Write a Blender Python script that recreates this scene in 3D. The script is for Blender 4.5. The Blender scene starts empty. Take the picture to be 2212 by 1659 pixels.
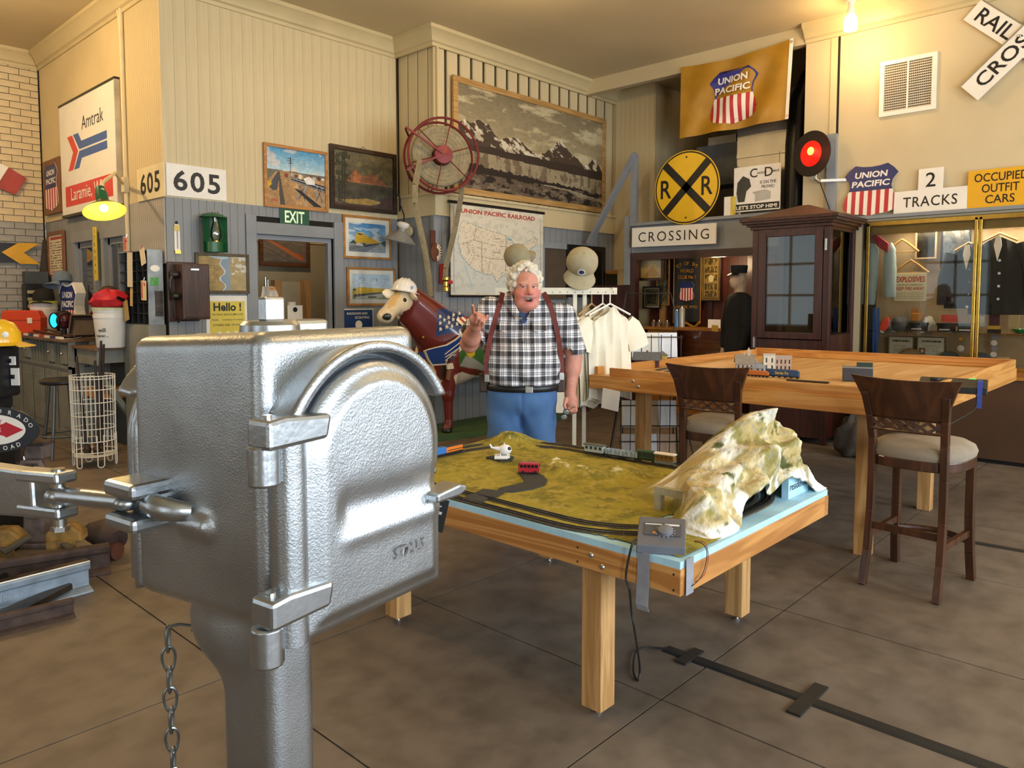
import bpy,math,random
import numpy as np
from mathutils import Vector,Matrix
random.seed(7); RNG = np.random.RandomState(3)
SC = bpy.context.scene
COL = SC.collection
# ------------------------------------------------------------------ camera
# pixel frame 2212 x 1659; room axes: X runs along the office front wall, Y along the side walls
F = 1622.6; CX = 1106.0; CY = 749.0; PT = math.atan(102.8 / F); H = 1.55; YA = math.radians(42.96)
fw = np.array([math.cos(YA),math.sin(YA),0.0]); rt = np.array([math.sin(YA),-math.cos(YA),0.0])
CAMROT = -(math.pi / 2 - YA)          # rotation that turns local x into "camera right"
cam_d = bpy.data.cameras.new('camera'); cam = bpy.data.objects.new('camera',cam_d); COL.objects.link(cam)
cam.location = (0,0,H); cam.rotation_euler = (math.pi / 2 - PT,0,CAMROT)
cam_d.sensor_fit = 'HORIZONTAL'; cam_d.sensor_width = 36.0; cam_d.lens = 36.0 * F / 2212.0
cam_d.shift_y = (CY - 829.5) / 2212.0; cam_d.clip_start = 0.02
SC.camera = cam
# ------------------------------------------------------------------ world, exposure
SC.view_settings.view_transform = 'Standard'; SC.view_settings.look = 'None'
SC.view_settings.gamma = 1.0; SC.view_settings.use_curve_mapping = False
SC.view_settings.exposure = 0.36
W = bpy.data.worlds.new('outdoors'); SC.world = W; W.use_nodes = True
bg = W.node_tree.nodes['Background']; bg.inputs[0].default_value = (0.50,0.62,0.62,1); bg.inputs[1].default_value = 0.9
def area_light(name,loc,rot,sx,sy,power,col):
    d = bpy.data.lights.new(name,'AREA'); d.shape = 'RECTANGLE'; d.size = sx; d.size_y = sy; d.energy = power; d.color = col
    o = bpy.data.objects.new(name,d); o.location = loc; o.rotation_euler = rot; COL.objects.link(o); return o
def bulb_light(name,loc,power,col=(1.0,0.69,0.35),r=0.06):
    d = bpy.data.lights.new(name,'POINT'); d.energy = power; d.color = col; d.shadow_soft_size = r
    o = bpy.data.objects.new(name,d); o.location = loc; COL.objects.link(o); return o
DAY = (0.80,0.90,1.0)
YS,XW = -3.6,-3.0                 # window walls behind the camera
WIN_S = (-1.2,1.5,4.2,6.9)       # window centres along the Y = YS wall
WIN_W = (0.6,4.6,8.0)             # window centres along the X = XW wall
for i,x in enumerate(WIN_S):
    area_light('daylight_south_%d' % i,(x,YS - 0.16,2.05),(math.radians(90),0,0),1.5,2.5,150,DAY)
for i,y in enumerate(WIN_W):
    area_light('daylight_west_%d' % i,(XW - 0.16,y,2.05),(math.radians(90),0,math.radians(-90)),1.3,2.3,13,DAY)
for i,p in enumerate(((1.0,8.3),(1.6,3.8),(5.3,4.6),(3.6,0.2),(7.2,-0.6))):
    bulb_light('ceiling_bulb_light_%d' % i,(p[0],p[1],4.25),(150,42,48,42,46)[i])
# ------------------------------------------------------------------ pixel -> room
def ray(px,py):
    x = (px - CX) / F; y = (CY - py) / F; up = np.array([0,0,1.0])
    return math.cos(PT) * fw - math.sin(PT) * up + x * rt + y * (math.sin(PT) * fw + math.cos(PT) * up)
OC = np.array([0,0,H])
def onz(px,py,z=0.0):
    r = ray(px,py); return OC + r * ((z - H) / r[2])
def onx(px,py,X):
    r = ray(px,py); return OC + r * (X / r[0])
def ony(px,py,Y):
    r = ray(px,py); return OC + r * (Y / r[1])
def atd(px,py,d):
    r = ray(px,py); return OC + r * (d / (r @ fw))
# ------------------------------------------------------------------ colour + materials
def L(c):
    if isinstance(c,str):
        c = c.lstrip('#'); c = [int(c[i:i + 2],16) / 255 for i in (0,2,4)]
    return tuple((x / 12.92 if x <= 0.04045 else ((x + 0.055) / 1.055) ** 2.4) for x in c[:3])
MATS = {}
def M(name,col,rough=0.55,metal=0.0,var=0.10,scale=6.0,bump=0.0,bscale=60.0,coat=0.0,col2=None,det=4.0,spec=0.5,stretch=None,crisp=False):
    if name in MATS: return MATS[name]
    m = bpy.data.materials.new(name); m.use_nodes = True; nt = m.node_tree; n = nt.nodes; l = nt.links
    p = n['Principled BSDF']; p.inputs['Roughness'].default_value = rough; p.inputs['Metallic'].default_value = metal
    p.inputs['Specular IOR Level'].default_value = spec
    if coat: p.inputs['Coat Weight'].default_value = coat; p.inputs['Coat Roughness'].default_value = 0.08
    c = L(col)
    tc = n.new('ShaderNodeTexCoord'); src = tc.outputs['Object']
    if stretch:
        mp = n.new('ShaderNodeMapping'); mp.inputs['Scale'].default_value = stretch; l.new(src,mp.inputs[0]); src = mp.outputs[0]
    if var or col2:
        no = n.new('ShaderNodeTexNoise'); no.inputs['Scale'].default_value = scale; no.inputs['Detail'].default_value = det
        l.new(src,no.inputs['Vector'])
        r = n.new('ShaderNodeValToRGB'); l.new(no.outputs[0],r.inputs[0])
        c2 = L(col2) if col2 else None
        a = [max(0,x * (1 - var * 1.6)) for x in c]; b = [min(1,x * (1 + var * 1.6)) for x in c]
        if c2: a = c; b = c2
        r.color_ramp.elements[0].position = 0.44 if crisp else 0.3; r.color_ramp.elements[1].position = 0.56 if crisp else 0.7
        r.color_ramp.elements[0].color = (*a,1); r.color_ramp.elements[1].color = (*b,1)
        l.new(r.outputs[0],p.inputs['Base Color'])
    else:
        p.inputs['Base Color'].default_value = (*c,1)
    if bump:
        bn = n.new('ShaderNodeTexNoise'); bn.inputs['Scale'].default_value = bscale; bn.inputs['Detail'].default_value = 3
        l.new(tc.outputs['Object'],bn.inputs['Vector'])
        bu = n.new('ShaderNodeBump'); bu.inputs['Strength'].default_value = bump; bu.inputs['Distance'].default_value = 0.004
        l.new(bn.outputs[0],bu.inputs['Height']); l.new(bu.outputs[0],p.inputs['Normal'])
    MATS[name] = m; return m
def wood(name,c1,c2,axis=0,rough=0.5,ring=9.0,coat=0.0,knots=True):
    """plank grain running along the given object axis"""
    if name in MATS: return MATS[name]
    m = bpy.data.materials.new(name); m.use_nodes = True; nt = m.node_tree; n = nt.nodes; l = nt.links
    p = n['Principled BSDF']; p.inputs['Roughness'].default_value = rough
    if coat: p.inputs['Coat Weight'].default_value = coat; p.inputs['Coat Roughness'].default_value = 0.15
    tc = n.new('ShaderNodeTexCoord'); mp = n.new('ShaderNodeMapping')
    s = [ring,ring,ring]; s[axis] = ring * 0.07; mp.inputs['Scale'].default_value = s
    l.new(tc.outputs['Object'],mp.inputs[0])
    no = n.new('ShaderNodeTexNoise'); no.inputs['Scale'].default_value = 1.6; no.inputs['Detail'].default_value = 3; no.inputs['Distortion'].default_value = 0.6
    l.new(mp.outputs[0],no.inputs['Vector'])
    ma = n.new('ShaderNodeMath'); ma.operation = 'MULTIPLY'; ma.inputs[1].default_value = 9.0; l.new(no.outputs[0],ma.inputs[0])
    fr = n.new('ShaderNodeMath'); fr.operation = 'PINGPONG'; fr.inputs[1].default_value = 1.0; l.new(ma.outputs[0],fr.inputs[0])
    r = n.new('ShaderNodeValToRGB'); l.new(fr.outputs[0],r.inputs[0])
    r.color_ramp.elements[0].color = (*L(c1),1); r.color_ramp.elements[1].color = (*L(c2),1)
    r.color_ramp.elements[0].position = 0.0; r.color_ramp.elements[1].position = 0.75
    l.new(r.outputs[0],p.inputs['Base Color'])
    MATS[name] = m; return m
def emit(name,col,strength,base=None):
    if name in MATS: return MATS[name]
    m = bpy.data.materials.new(name); m.use_nodes = True; p = m.node_tree.nodes['Principled BSDF']
    p.inputs['Base Color'].default_value = (*L(base or col),1); p.inputs['Emission Color'].default_value = (*L(col),1)
    p.inputs['Emission Strength'].default_value = strength; p.inputs['Roughness'].default_value = 0.3
    MATS[name] = m; return m
def glass(name,tint=(1,1,1),refl=0.12,rough=0.02):
    """thin pane: see-through with a fresnel reflection"""
    if name in MATS: return MATS[name]
    m = bpy.data.materials.new(name); m.use_nodes = True; nt = m.node_tree; n = nt.nodes; l = nt.links
    n.remove(n['Principled BSDF']); out = n['Material Output']
    t = n.new('ShaderNodeBsdfTransparent'); t.inputs[0].default_value = (*tint,1)
    g = n.new('ShaderNodeBsdfGlossy'); g.inputs['Roughness'].default_value = rough
    lw = n.new('ShaderNodeFresnel'); lw.inputs[0].default_value = 1.5
    ad = n.new('ShaderNodeMath'); ad.operation = 'ADD'; ad.inputs[1].default_value = refl; ad.use_clamp = True
    l.new(lw.outputs[0],ad.inputs[0])
    mx = n.new('ShaderNodeMixShader'); l.new(ad.outputs[0],mx.inputs[0]); l.new(t.outputs[0],mx.inputs[1]); l.new(g.outputs[0],mx.inputs[2])
    l.new(mx.outputs[0],out.inputs[0]); MATS[name] = m; return m
def vcmat(name='printed_colours',rough=0.6,coat=0.0,spec=0.4,bump=0.0,bscale=80):
    if name in MATS: return MATS[name]
    m = bpy.data.materials.new(name); m.use_nodes = True; nt = m.node_tree; p = nt.nodes['Principled BSDF']
    a = nt.nodes.new('ShaderNodeAttribute'); a.attribute_name = 'Col'
    nt.links.new(a.outputs['Color'],p.inputs['Base Color']); p.inputs['Roughness'].default_value = rough
    p.inputs['Specular IOR Level'].default_value = spec
    if coat: p.inputs['Coat Weight'].default_value = coat; p.inputs['Coat Roughness'].default_value = 0.06
    if bump:
        tc = nt.nodes.new('ShaderNodeTexCoord'); bn = nt.nodes.new('ShaderNodeTexNoise'); bn.inputs['Scale'].default_value = bscale
        nt.links.new(tc.outputs['Object'],bn.inputs['Vector'])
        bu = nt.nodes.new('ShaderNodeBump'); bu.inputs['Strength'].default_value = bump; bu.inputs['Distance'].default_value = 0.01
        nt.links.new(bn.outputs[0],bu.inputs['Height']); nt.links.new(bu.outputs[0],p.inputs['Normal'])
    MATS[name] = m; return m
# ------------------------------------------------------------------ object helpers
def link(name,data,parent=None,loc=(0,0,0),rot=(0,0,0)):
    o = bpy.data.objects.new(name,data); COL.objects.link(o); o.parent = parent
    o.location = loc; o.rotation_euler = rot; return o
def tag(o,label,cat=None,group=None):
    o['label'] = label
    if cat: o['category'] = cat
    if group: o['group'] = group
    return o
def thing(name,label,cat,loc=(0,0,0),rz=0.0,group=None,rot=None):
    o = link(name,None,None,loc,rot if rot else (0,0,rz)); o.empty_display_size = 0.1
    return tag(o,label,cat,group)
def structure(o): o['kind'] = 'structure'; return o
class MB:
    """collects shapes, builds ONE mesh object"""
    def __init__(s): s.v = []; s.f = []; s.c = []; s.cur = None; s.n = 0
    def add(s,vs,fs):
        b = s.n; s.v.extend([tuple(map(float,p)) for p in vs]); s.n += len(vs)
        for f in fs:
            s.f.append(tuple(b + i for i in f)); s.c.append(s.cur)
        return s
    def box(s,lo,hi,m=None):
        x0,y0,z0 = lo; x1,y1,z1 = hi
        vs = [(x0,y0,z0),(x1,y0,z0),(x1,y1,z0),(x0,y1,z0),(x0,y0,z1),(x1,y0,z1),(x1,y1,z1),(x0,y1,z1)]
        if m is not None: vs = [m @ Vector(p) for p in vs]
        return s.add(vs,[(0,3,2,1),(4,5,6,7),(0,1,5,4),(1,2,6,5),(2,3,7,6),(3,0,4,7)])
    def cbox(s,c,d,m=None):
        return s.box([c[i] - d[i] / 2 for i in range(3)],[c[i] + d[i] / 2 for i in range(3)],m)
    def bar(s,p0,p1,w,t,up=(0,0,1),w1=None,t1=None):
        p0 = Vector(p0); p1 = Vector(p1); d = (p1 - p0).normalized(); u = Vector(up)
        if abs(d.dot(u)) > 0.98: u = Vector((1,0,0))
        a = d.cross(u).normalized(); b = a.cross(d).normalized(); vs = []
        for p,ww,tt in ((p0,w,t),(p1,w1 or w,t1 or t)):
            for i,j in ((-1,-1),(1,-1),(1,1),(-1,1)): vs.append(p + a * (i * ww / 2) + b * (j * tt / 2))
        return s.add(vs,[(0,3,2,1),(4,5,6,7),(0,1,5,4),(1,2,6,5),(2,3,7,6),(3,0,4,7)])
    def cyl(s,p0,p1,r0,r1=None,n=16,cap=True):
        return s.tube([p0,p1],[r0,r0 if r1 is None else r1],n,cap)
    def tube(s,pts,r,n=8,cap=True,closed=False,flat=1.0,up=None):
        pts = [Vector(p) for p in pts]; k = len(pts)
        rs = list(r) if hasattr(r,'__len__') else [r] * k
        vs = []; a = None
        for i,p in enumerate(pts):
            if closed: d = pts[(i + 1) % k] - pts[i - 1]
            else: d = pts[min(i + 1,k - 1)] - pts[max(i - 1,0)]
            d = d.normalized() if d.length > 1e-9 else Vector((0,0,1))
            if a is None or up is not None:
                u = Vector(up) if up is not None else (Vector((0,0,1)) if abs(d.z) < 0.9 else Vector((1,0,0)))
                a = d.cross(u).normalized()
            a = (a - d * a.dot(d)).normalized(); b = d.cross(a)
            for j in range(n):
                t = 2 * math.pi * j / n; vs.append(p + a * (math.cos(t) * rs[i]) + b * (math.sin(t) * rs[i] * flat))
        fs = []
        for i in range(k if closed else k - 1):
            i2 = (i + 1) % k
            for j in range(n):
                j2 = (j + 1) % n; fs.append((i * n + j,i * n + j2,i2 * n + j2,i2 * n + j))
        if cap and not closed: fs.append(tuple(range(n - 1,-1,-1))); fs.append(tuple((k - 1) * n + j for j in range(n)))
        return s.add(vs,fs)
    def lathe(s,prof,n=24,o=(0,0,0),m=None,sx=1.0,sy=1.0,a0=0.0,a1=2 * math.pi):
        full = abs(a1 - a0 - 2 * math.pi) < 1e-6; k = n if full else n + 1; vs = []
        for r,z in prof:
            for j in range(k):
                t = a0 + (a1 - a0) * j / n; p = Vector((o[0] + r * math.cos(t) * sx,o[1] + r * math.sin(t) * sy,o[2] + z))
                vs.append(m @ p if m is not None else p)
        fs = []
        for i in range(len(prof) - 1):
            for j in range(n):
                j2 = (j + 1) % k if full else j + 1
                fs.append((i * k + j,i * k + j2,(i + 1) * k + j2,(i + 1) * k + j))
        return s.add(vs,fs)
    def prism(s,poly,y0,y1,m=None,plane='xz'):
        """polygon (counter-clockwise seen from -y) extruded from y0 (front) to y1 (back)"""
        n = len(poly)
        mk = (lambda p,t: Vector((p[0],t,p[1]))) if plane == 'xz' else ((lambda p,t: Vector((p[0],p[1],t))) if plane == 'xy' else (lambda p,t: Vector((t,p[0],p[1]))))
        vs = [mk(p,y0) for p in poly] + [mk(p,y1) for p in poly]
        if m is not None: vs = [m @ p for p in vs]
        fs = [tuple(range(n)),tuple(range(2 * n - 1,n - 1,-1))] + [(i,i + n,(i + 1) % n + n,(i + 1) % n) for i in range(n)]
        return s.add(vs,fs)
    def ball(s,c,r,n=16,k=10,m=None):
        r = r if hasattr(r,'__len__') else (r,r,r); vs = []; fs = []
        for i in range(k + 1):
            a = math.pi * i / k
            for j in range(n):
                t = 2 * math.pi * j / n
                p = Vector((r[0] * math.sin(a) * math.cos(t),r[1] * math.sin(a) * math.sin(t),r[2] * math.cos(a)))
                if m is not None: p = m @ p
                vs.append(p + Vector(c))
        for i in range(k):
            for j in range(n): fs.append((i * n + j,(i + 1) * n + j,(i + 1) * n + (j + 1) % n,i * n + (j + 1) % n))
        return s.add(vs,fs)
    def grid(s,fn,nu,nv):
        vs = [fn(i / nu,j / nv) for j in range(nv + 1) for i in range(nu + 1)]
        fs = [(j * (nu + 1) + i,j * (nu + 1) + i + 1,(j + 1) * (nu + 1) + i + 1,(j + 1) * (nu + 1) + i) for j in range(nv) for i in range(nu)]
        return s.add(vs,fs)
    def sheet(s,fn,nu,nv,th):
        """closed thin sheet from fn(u, v) -> point, thickened by th (vector)"""
        th = Vector(th); b = s.n; k = (nu + 1) * (nv + 1)
        pts = [Vector(fn(i / nu,j / nv)) for j in range(nv + 1) for i in range(nu + 1)]
        vs = pts + [p + th for p in pts]; fs = []
        for j in range(nv):
            for i in range(nu):
                a = j * (nu + 1) + i; q = (a,a + 1,a + nu + 2,a + nu + 1); fs.append(q); fs.append(tuple(x + k for x in reversed(q)))
        rim = list(range(nu + 1)) + [j * (nu + 1) + nu for j in range(1,nv + 1)] + [nv * (nu + 1) + i for i in range(nu - 1,-1,-1)] + [j * (nu + 1) for j in range(nv - 1,0,-1)]
        for i in range(len(rim)):
            a,c = rim[i],rim[(i + 1) % len(rim)]; fs.append((a,a + k,c + k,c))
        return s.add(vs,fs)
    def mesh(s,name,mat=None,smooth=False):
        me = bpy.data.meshes.new(name); me.from_pydata(s.v,[],s.f); me.update()
        if mat is not None: me.materials.append(mat)
        if any(c is not None for c in s.c):
            at = me.color_attributes.new('Col','FLOAT_COLOR','CORNER'); arr = []
            for f,c in zip(s.f,s.c): arr.extend([*(c or (1,1,1)),1.0] * len(f))
            at.data.foreach_set('color',arr)
        if smooth:
            me.polygons.foreach_set('use_smooth',[True] * len(me.polygons))
            try: me.set_sharp_from_angle(angle=math.radians(smooth if not isinstance(smooth,bool) else 40))
            except Exception: pass
        return me
    def build(s,name,mat=None,parent=None,loc=(0,0,0),rot=(0,0,0),smooth=False,bevel=0.0,label=None):
        o = link(name,s.mesh(name,mat,smooth),parent,loc,rot)
        if bevel:
            b = o.modifiers.new('bevel','BEVEL'); b.width = bevel; b.segments = 2; b.limit_method = 'ANGLE'; b.angle_limit = math.radians(40)
        if label: o['label'] = label
        return o
def cboxp(name,mat,parent,lo,hi,bevel=0.0): return MB().box(lo,hi).build(name,mat,parent,bevel=bevel)
def clone(o,parent=None):
    c = o.copy(); COL.objects.link(c); c.parent = parent
    for ch in [x for x in COL.objects if x.parent == o]: clone(ch,c)
    return c
# ------------------------------------------------------------------ lettering
_TX = {}
def text_mesh(s,bold=0.0,spacing=1.0,depth=0.0):
    k = (s,bold,spacing,depth)
    if k in _TX: return _TX[k]
    cu = bpy.data.curves.new('lettering','FONT'); cu.body = s; cu.align_x = 'CENTER'; cu.align_y = 'CENTER'; cu.size = 1.0
    cu.offset = bold; cu.space_character = spacing; cu.extrude = depth; cu.resolution_u = 3
    o = bpy.data.objects.new('lettering',cu); COL.objects.link(o)
    me = bpy.data.meshes.new_from_object(o.evaluated_get(bpy.context.evaluated_depsgraph_get())); me.name = 'lettering'
    bpy.data.objects.remove(o); bpy.data.curves.remove(cu)
    a = np.zeros(len(me.vertices) * 3); me.vertices.foreach_get('co',a); a = a.reshape(-1,3)
    lo,hi = a.min(0),a.max(0)
    a[:,0] -= (lo[0] + hi[0]) / 2; a[:,1] -= (lo[1] + hi[1]) / 2
    me.vertices.foreach_set('co',a.ravel()); me.update()
    _TX[k] = (me,hi[0] - lo[0],hi[1] - lo[1]); return _TX[k]
def letters(s,parent,mat,x,z,y,w=None,h=None,bold=0.012,spacing=1.0,rz=0.0,shear=0.0,name='lettering'):
    """flat lettering centred on local (x, z), facing local -y at depth y; w / h stretch it to size"""
    me,tw,th = text_mesh(s,bold,spacing); me = me.copy(); me.materials.clear(); me.materials.append(mat)
    sx = w / tw if w else None; sy = h / th if h else None
    sx = sx or sy; sy = sy or sx
    a = np.zeros(len(me.vertices) * 3); me.vertices.foreach_get('co',a); a = a.reshape(-1,3)
    X = a[:,0] * sx; Z = a[:,1] * sy; X = X + shear * Z
    c,n = math.cos(rz),math.sin(rz)
    b = np.stack([x + X * c - Z * n,np.full(len(X),y),z + X * n + Z * c],1)
    me.vertices.foreach_set('co',b.ravel()); me.update()
    return link(name,me,parent)
# ------------------------------------------------------------------ painted prints (numpy canvas -> vertex colours)
def vnoise(u,v,s,seed=0):
    r = np.random.RandomState(seed).rand(64,64); x = u * s; y = v * s
    xi = np.floor(x).astype(int); yi = np.floor(y).astype(int); fx = x - xi; fy = y - yi
    fx = fx * fx * (3 - 2 * fx); fy = fy * fy * (3 - 2 * fy); g = lambda a,b: r[a % 64,b % 64]
    return (g(xi,yi) * (1 - fx) + g(xi + 1,yi) * fx) * (1 - fy) + (g(xi,yi + 1) * (1 - fx) + g(xi + 1,yi + 1) * fx) * fy
def fbm(u,v,s,seed=0,o=4):
    t = 0; a = 0.5; n = 0
    for i in range(o): t = t + a * vnoise(u,v,s,seed + i); n += a; s *= 2.03; a *= 0.55
    return t / n
def hexc(c): c = c.lstrip('#'); return np.array([int(c[i:i + 2],16) / 255 for i in (0,2,4)])
class Canvas:
    def __init__(s,nx,ny,bgc):
        s.nx,s.ny = nx,ny; s.u,s.v = np.meshgrid((np.arange(nx) + .5) / nx,(np.arange(ny) + .5) / ny)   # v up
        s.a = np.zeros((ny,nx,3)) + hexc(bgc)
    def mask(s,m,c,k=1.0):
        m = np.clip(m.astype(float) * k,0,1)[...,None]; c = hexc(c) if isinstance(c,str) else c
        s.a = s.a * (1 - m) + c * m; return s
    def inpoly(s,P):
        r = np.zeros(s.u.shape,bool); n = len(P)
        for i in range(n):
            (x0,y0),(x1,y1) = P[i],P[(i + 1) % n]
            if y0 == y1: continue
            r ^= ((y0 > s.v) != (y1 > s.v)) & (s.u < (x1 - x0) * (s.v - y0) / (y1 - y0) + x0)
        return r
    def poly(s,P,c,k=1.0): return s.mask(s.inpoly(P),c,k)
    def rect(s,x0,y0,x1,y1,c,k=1.0): return s.mask((s.u >= x0) & (s.u <= x1) & (s.v >= y0) & (s.v <= y1),c,k)
    def ell(s,x,y,rx,ry,c,k=1.0): return s.mask(((s.u - x) / rx) ** 2 + ((s.v - y) / ry) ** 2 < 1,c,k)
    def line(s,P,w,c,k=1.0,asp=1.0):
        m = np.zeros(s.u.shape,bool)
        for (x0,y0),(x1,y1) in zip(P[:-1],P[1:]):
            dx,dy = x1 - x0,(y1 - y0) * asp; q = dx * dx + dy * dy + 1e-12
            t = np.clip(((s.u - x0) * dx + (s.v - y0) * asp * dy) / q,0,1)
            m |= (s.u - x0 - t * dx) ** 2 + ((s.v - y0) * asp - t * dy) ** 2 < (w / 2) ** 2
        return s.mask(m,c,k)
    def grade(s,c0,c1,y0=0.,y1=1.,m=None):
        t = np.clip((s.v - y0) / (y1 - y0),0,1)[...,None]; g = hexc(c0) * (1 - t) + hexc(c1) * t
        if m is None: s.a = g
        else: s.a = np.where(m[...,None],g,s.a)
        return s
    def noise(s,amt,sc,seed=0,m=None):
        f = 1 + amt * (fbm(s.u,s.v,sc,seed) - .5)[...,None] * 2; b = np.clip(s.a * f,0,1)
        s.a = b if m is None else np.where(m[...,None],b,s.a); return s
    def scribble(s,x0,y0,x1,y1,rows,c,seed=1,dens=.6,hgt=.55):
        """lines of unreadable small print"""
        r = np.random.RandomState(seed)
        for i in range(rows):
            yc = y1 - (i + .5) * (y1 - y0) / rows; hh = hgt * (y1 - y0) / rows / 2
            x = x0
            while x < x1 - .01:
                w = r.uniform(.02,.07) * (x1 - x0) * 2
                if r.rand() < dens + .3: s.rect(x,yc - hh,min(x + w,x1),yc + hh,c)
                x += w + .015
        return s
    def build(s,name,w,h,parent,y,x=0.,z=0.,mat=None):
        """grid of coloured quads, width w, height h, bottom-centre at local (x, z), facing -y"""
        nx,ny = s.nx,s.ny
        gx,gz = np.meshgrid(np.linspace(-w / 2,w / 2,nx + 1) + x,np.linspace(0,h,ny + 1) + z)
        V = np.stack([gx,np.full(gx.shape,y),gz],-1).reshape(-1,3)
        i = np.arange(ny)[:,None] * (nx + 1) + np.arange(nx)[None]
        Q = np.stack([i,i + 1,i + nx + 2,i + nx + 1],-1).reshape(-1,4)
        me = bpy.data.meshes.new(name); me.from_pydata(V.tolist(),[],Q.tolist()); me.update()
        me.materials.append(mat or vcmat())
        a = np.clip(s.a,0,1); a = np.where(a <= .04045,a / 12.92,((a + .055) / 1.055) ** 2.4).reshape(-1,3)
        a = np.concatenate([a,np.ones((len(a),1))],1); a = np.repeat(a,4,0)
        me.color_attributes.new('Col','FLOAT_COLOR','CORNER').data.foreach_set('color',a.ravel())
        return link(name,me,parent)
# ------------------------------------------------------------------ distance fields -> mesh (surface nets)
def v3(p): return np.array(p,float)
def s_ell(P,c,r):
    q = (P - v3(c)) / v3(r); k = np.sqrt((q * q).sum(-1)); return (k - 1) * min(r)
def s_cap(P,a,b,ra,rb=None,flat=None):
    rb = ra if rb is None else rb; a = v3(a); d = v3(b) - a; pa = P - a
    t = np.clip((pa @ d) / (d @ d + 1e-12),0,1); q = pa - t[...,None] * d
    if flat is not None: q = q / v3(flat)
    return np.sqrt((q * q).sum(-1)) - (ra + (rb - ra) * t)
def s_box(P,c,d,r=0.0,R=None):
    q = P - v3(c)
    if R is not None: q = q @ np.array(R)
    q = np.abs(q) - (v3(d) / 2 - r); return np.sqrt((np.maximum(q,0) ** 2).sum(-1)) + np.minimum(q.max(-1),0) - r
def smin(a,b,k):
    h = np.clip(.5 + .5 * (b - a) / k,0,1); return b * (1 - h) + a * h - k * h * (1 - h)
def smax(a,b,k): return -smin(-a,-b,k)
def snet(f,lo,hi,h):
    """returns verts, quads of the zero surface of f inside the box"""
    ax = [np.arange(lo[i],hi[i] + h,h) for i in range(3)]; n = [len(a) for a in ax]
    V = np.empty(n,np.float32)
    step = max(1,int(400000 / (n[1] * n[2])))
    for i in range(0,n[0],step):
        X = np.stack(np.meshgrid(ax[0][i:i + step],ax[1],ax[2],indexing='ij'),-1); V[i:i + step] = f(X)
    S = V < 0; c = [m - 1 for m in n]
    cs = [(a,b,d) for a in (0,1) for b in (0,1) for d in (0,1)]
    sl = lambda A,o: A[o[0]:o[0] + c[0],o[1]:o[1] + c[1],o[2]:o[2] + c[2]]
    cnt = sum(sl(S,o).astype(np.int8) for o in cs); act = (cnt > 0) & (cnt < 8)
    idx = np.argwhere(act); k = len(idx); num = np.full(c,-1,np.int64); num[act] = np.arange(k)
    acc = np.zeros((k,3)); w = np.zeros(k)
    for o in cs:
        for d in range(3):
            if o[d]: continue
            o2 = list(o); o2[d] = 1
            i0 = idx + np.array(o); i1 = idx + np.array(o2)
            v0 = V[i0[:,0],i0[:,1],i0[:,2]]; v1 = V[i1[:,0],i1[:,1],i1[:,2]]; m = (v0 < 0) != (v1 < 0)
            t = np.where(m,v0 / np.where(m,v0 - v1,1),0); p = np.array(o,float)[None].repeat(k,0); p[:,d] = t
            acc += np.where(m[:,None],p,0); w += m
    pts = (idx + acc / np.maximum(w,1)[:,None]) * h + np.array([a[0] for a in ax])
    Q = []
    for d in range(3):
        e,g = [(1,2),(2,0),(0,1)][d]; o2 = [0,0,0]; o2[d] = 1
        A = S[:n[0] - o2[0],:n[1] - o2[1],:n[2] - o2[2]]; B = S[o2[0]:,o2[1]:,o2[2]:]
        E = np.argwhere(A != B); E = E[(E[:,e] > 0) & (E[:,g] > 0) & (E[:,e] < n[e] - 1) & (E[:,g] < n[g] - 1)]
        if not len(E): continue
        fl = A[E[:,0],E[:,1],E[:,2]]; q = []
        for de,dg in ((-1,-1),(0,-1),(0,0),(-1,0)):
            z = E.copy(); z[:,e] += de; z[:,g] += dg; q.append(num[z[:,0],z[:,1],z[:,2]])
        q = np.stack(q,1); q = np.where(fl[:,None],q,q[:,::-1]); Q.append(q[(q >= 0).all(1)])
    return pts,np.concatenate(Q)
def np_mesh(name,V,Q,mat,smooth=True,col=None):
    me = bpy.data.meshes.new(name); me.from_pydata(np.asarray(V).tolist(),[],np.asarray(Q).tolist()); me.update()
    if mat is not None: me.materials.append(mat)
    if smooth: me.polygons.foreach_set('use_smooth',[True] * len(me.polygons))
    if col is not None:
        c = np.clip(col,0,1); c = np.where(c <= .04045,c / 12.92,((c + .055) / 1.055) ** 2.4)
        c = np.concatenate([c,np.ones((len(c),1))],1)
        me.color_attributes.new('Col','FLOAT_COLOR','POINT').data.foreach_set('color',c.ravel())
    return me
def sdf_obj(name,f,lo,hi,h,mat,parent=None,col=None,loc=(0,0,0),rot=(0,0,0)):
    V,Q = snet(f,lo,hi,h); return link(name,np_mesh(name,V,Q,mat,True,col(V) if col else None),parent,loc,rot)
# ------------------------------------------------------------------ common materials
m_cream = M('cream_paint','#cdbc92',.55,var=.05,scale=1.5,bump=.1,bscale=30)
m_creambd = M('cream_board_paint','#cdbd95',.45,var=.05,scale=2.5,stretch=(6,6,.6))
m_grey = M('grey_paint','#85898c',.5,var=.08,scale=2.5,stretch=(3,3,.6))
m_trimgrey = M('grey_trim_paint','#868b90',.45,var=.06,scale=3)
m_black = M('black_paint','#141414',.4,var=0)
m_white = M('white_paint','#ece8de',.45,var=.03,scale=5)
m_dark = M('dark_gap','#1a1712',.9,var=0)
m_brass = M('brass','#c9a24a',.25,.95,var=.08,scale=20)
m_chrome = M('bright_steel','#c8c8c6',.25,1.,var=.05,scale=20)
m_paper = M('paper','#eeeae0',.7,var=.03,scale=9)
m_cardb = M('cardboard','#b08a5e',.8,var=.06)
m_pane = glass('window_glass')
m_letblack = M('black_lettering','#121212',.5,var=0)
m_letwhite = M('white_lettering','#efece2',.5,var=0)
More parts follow.
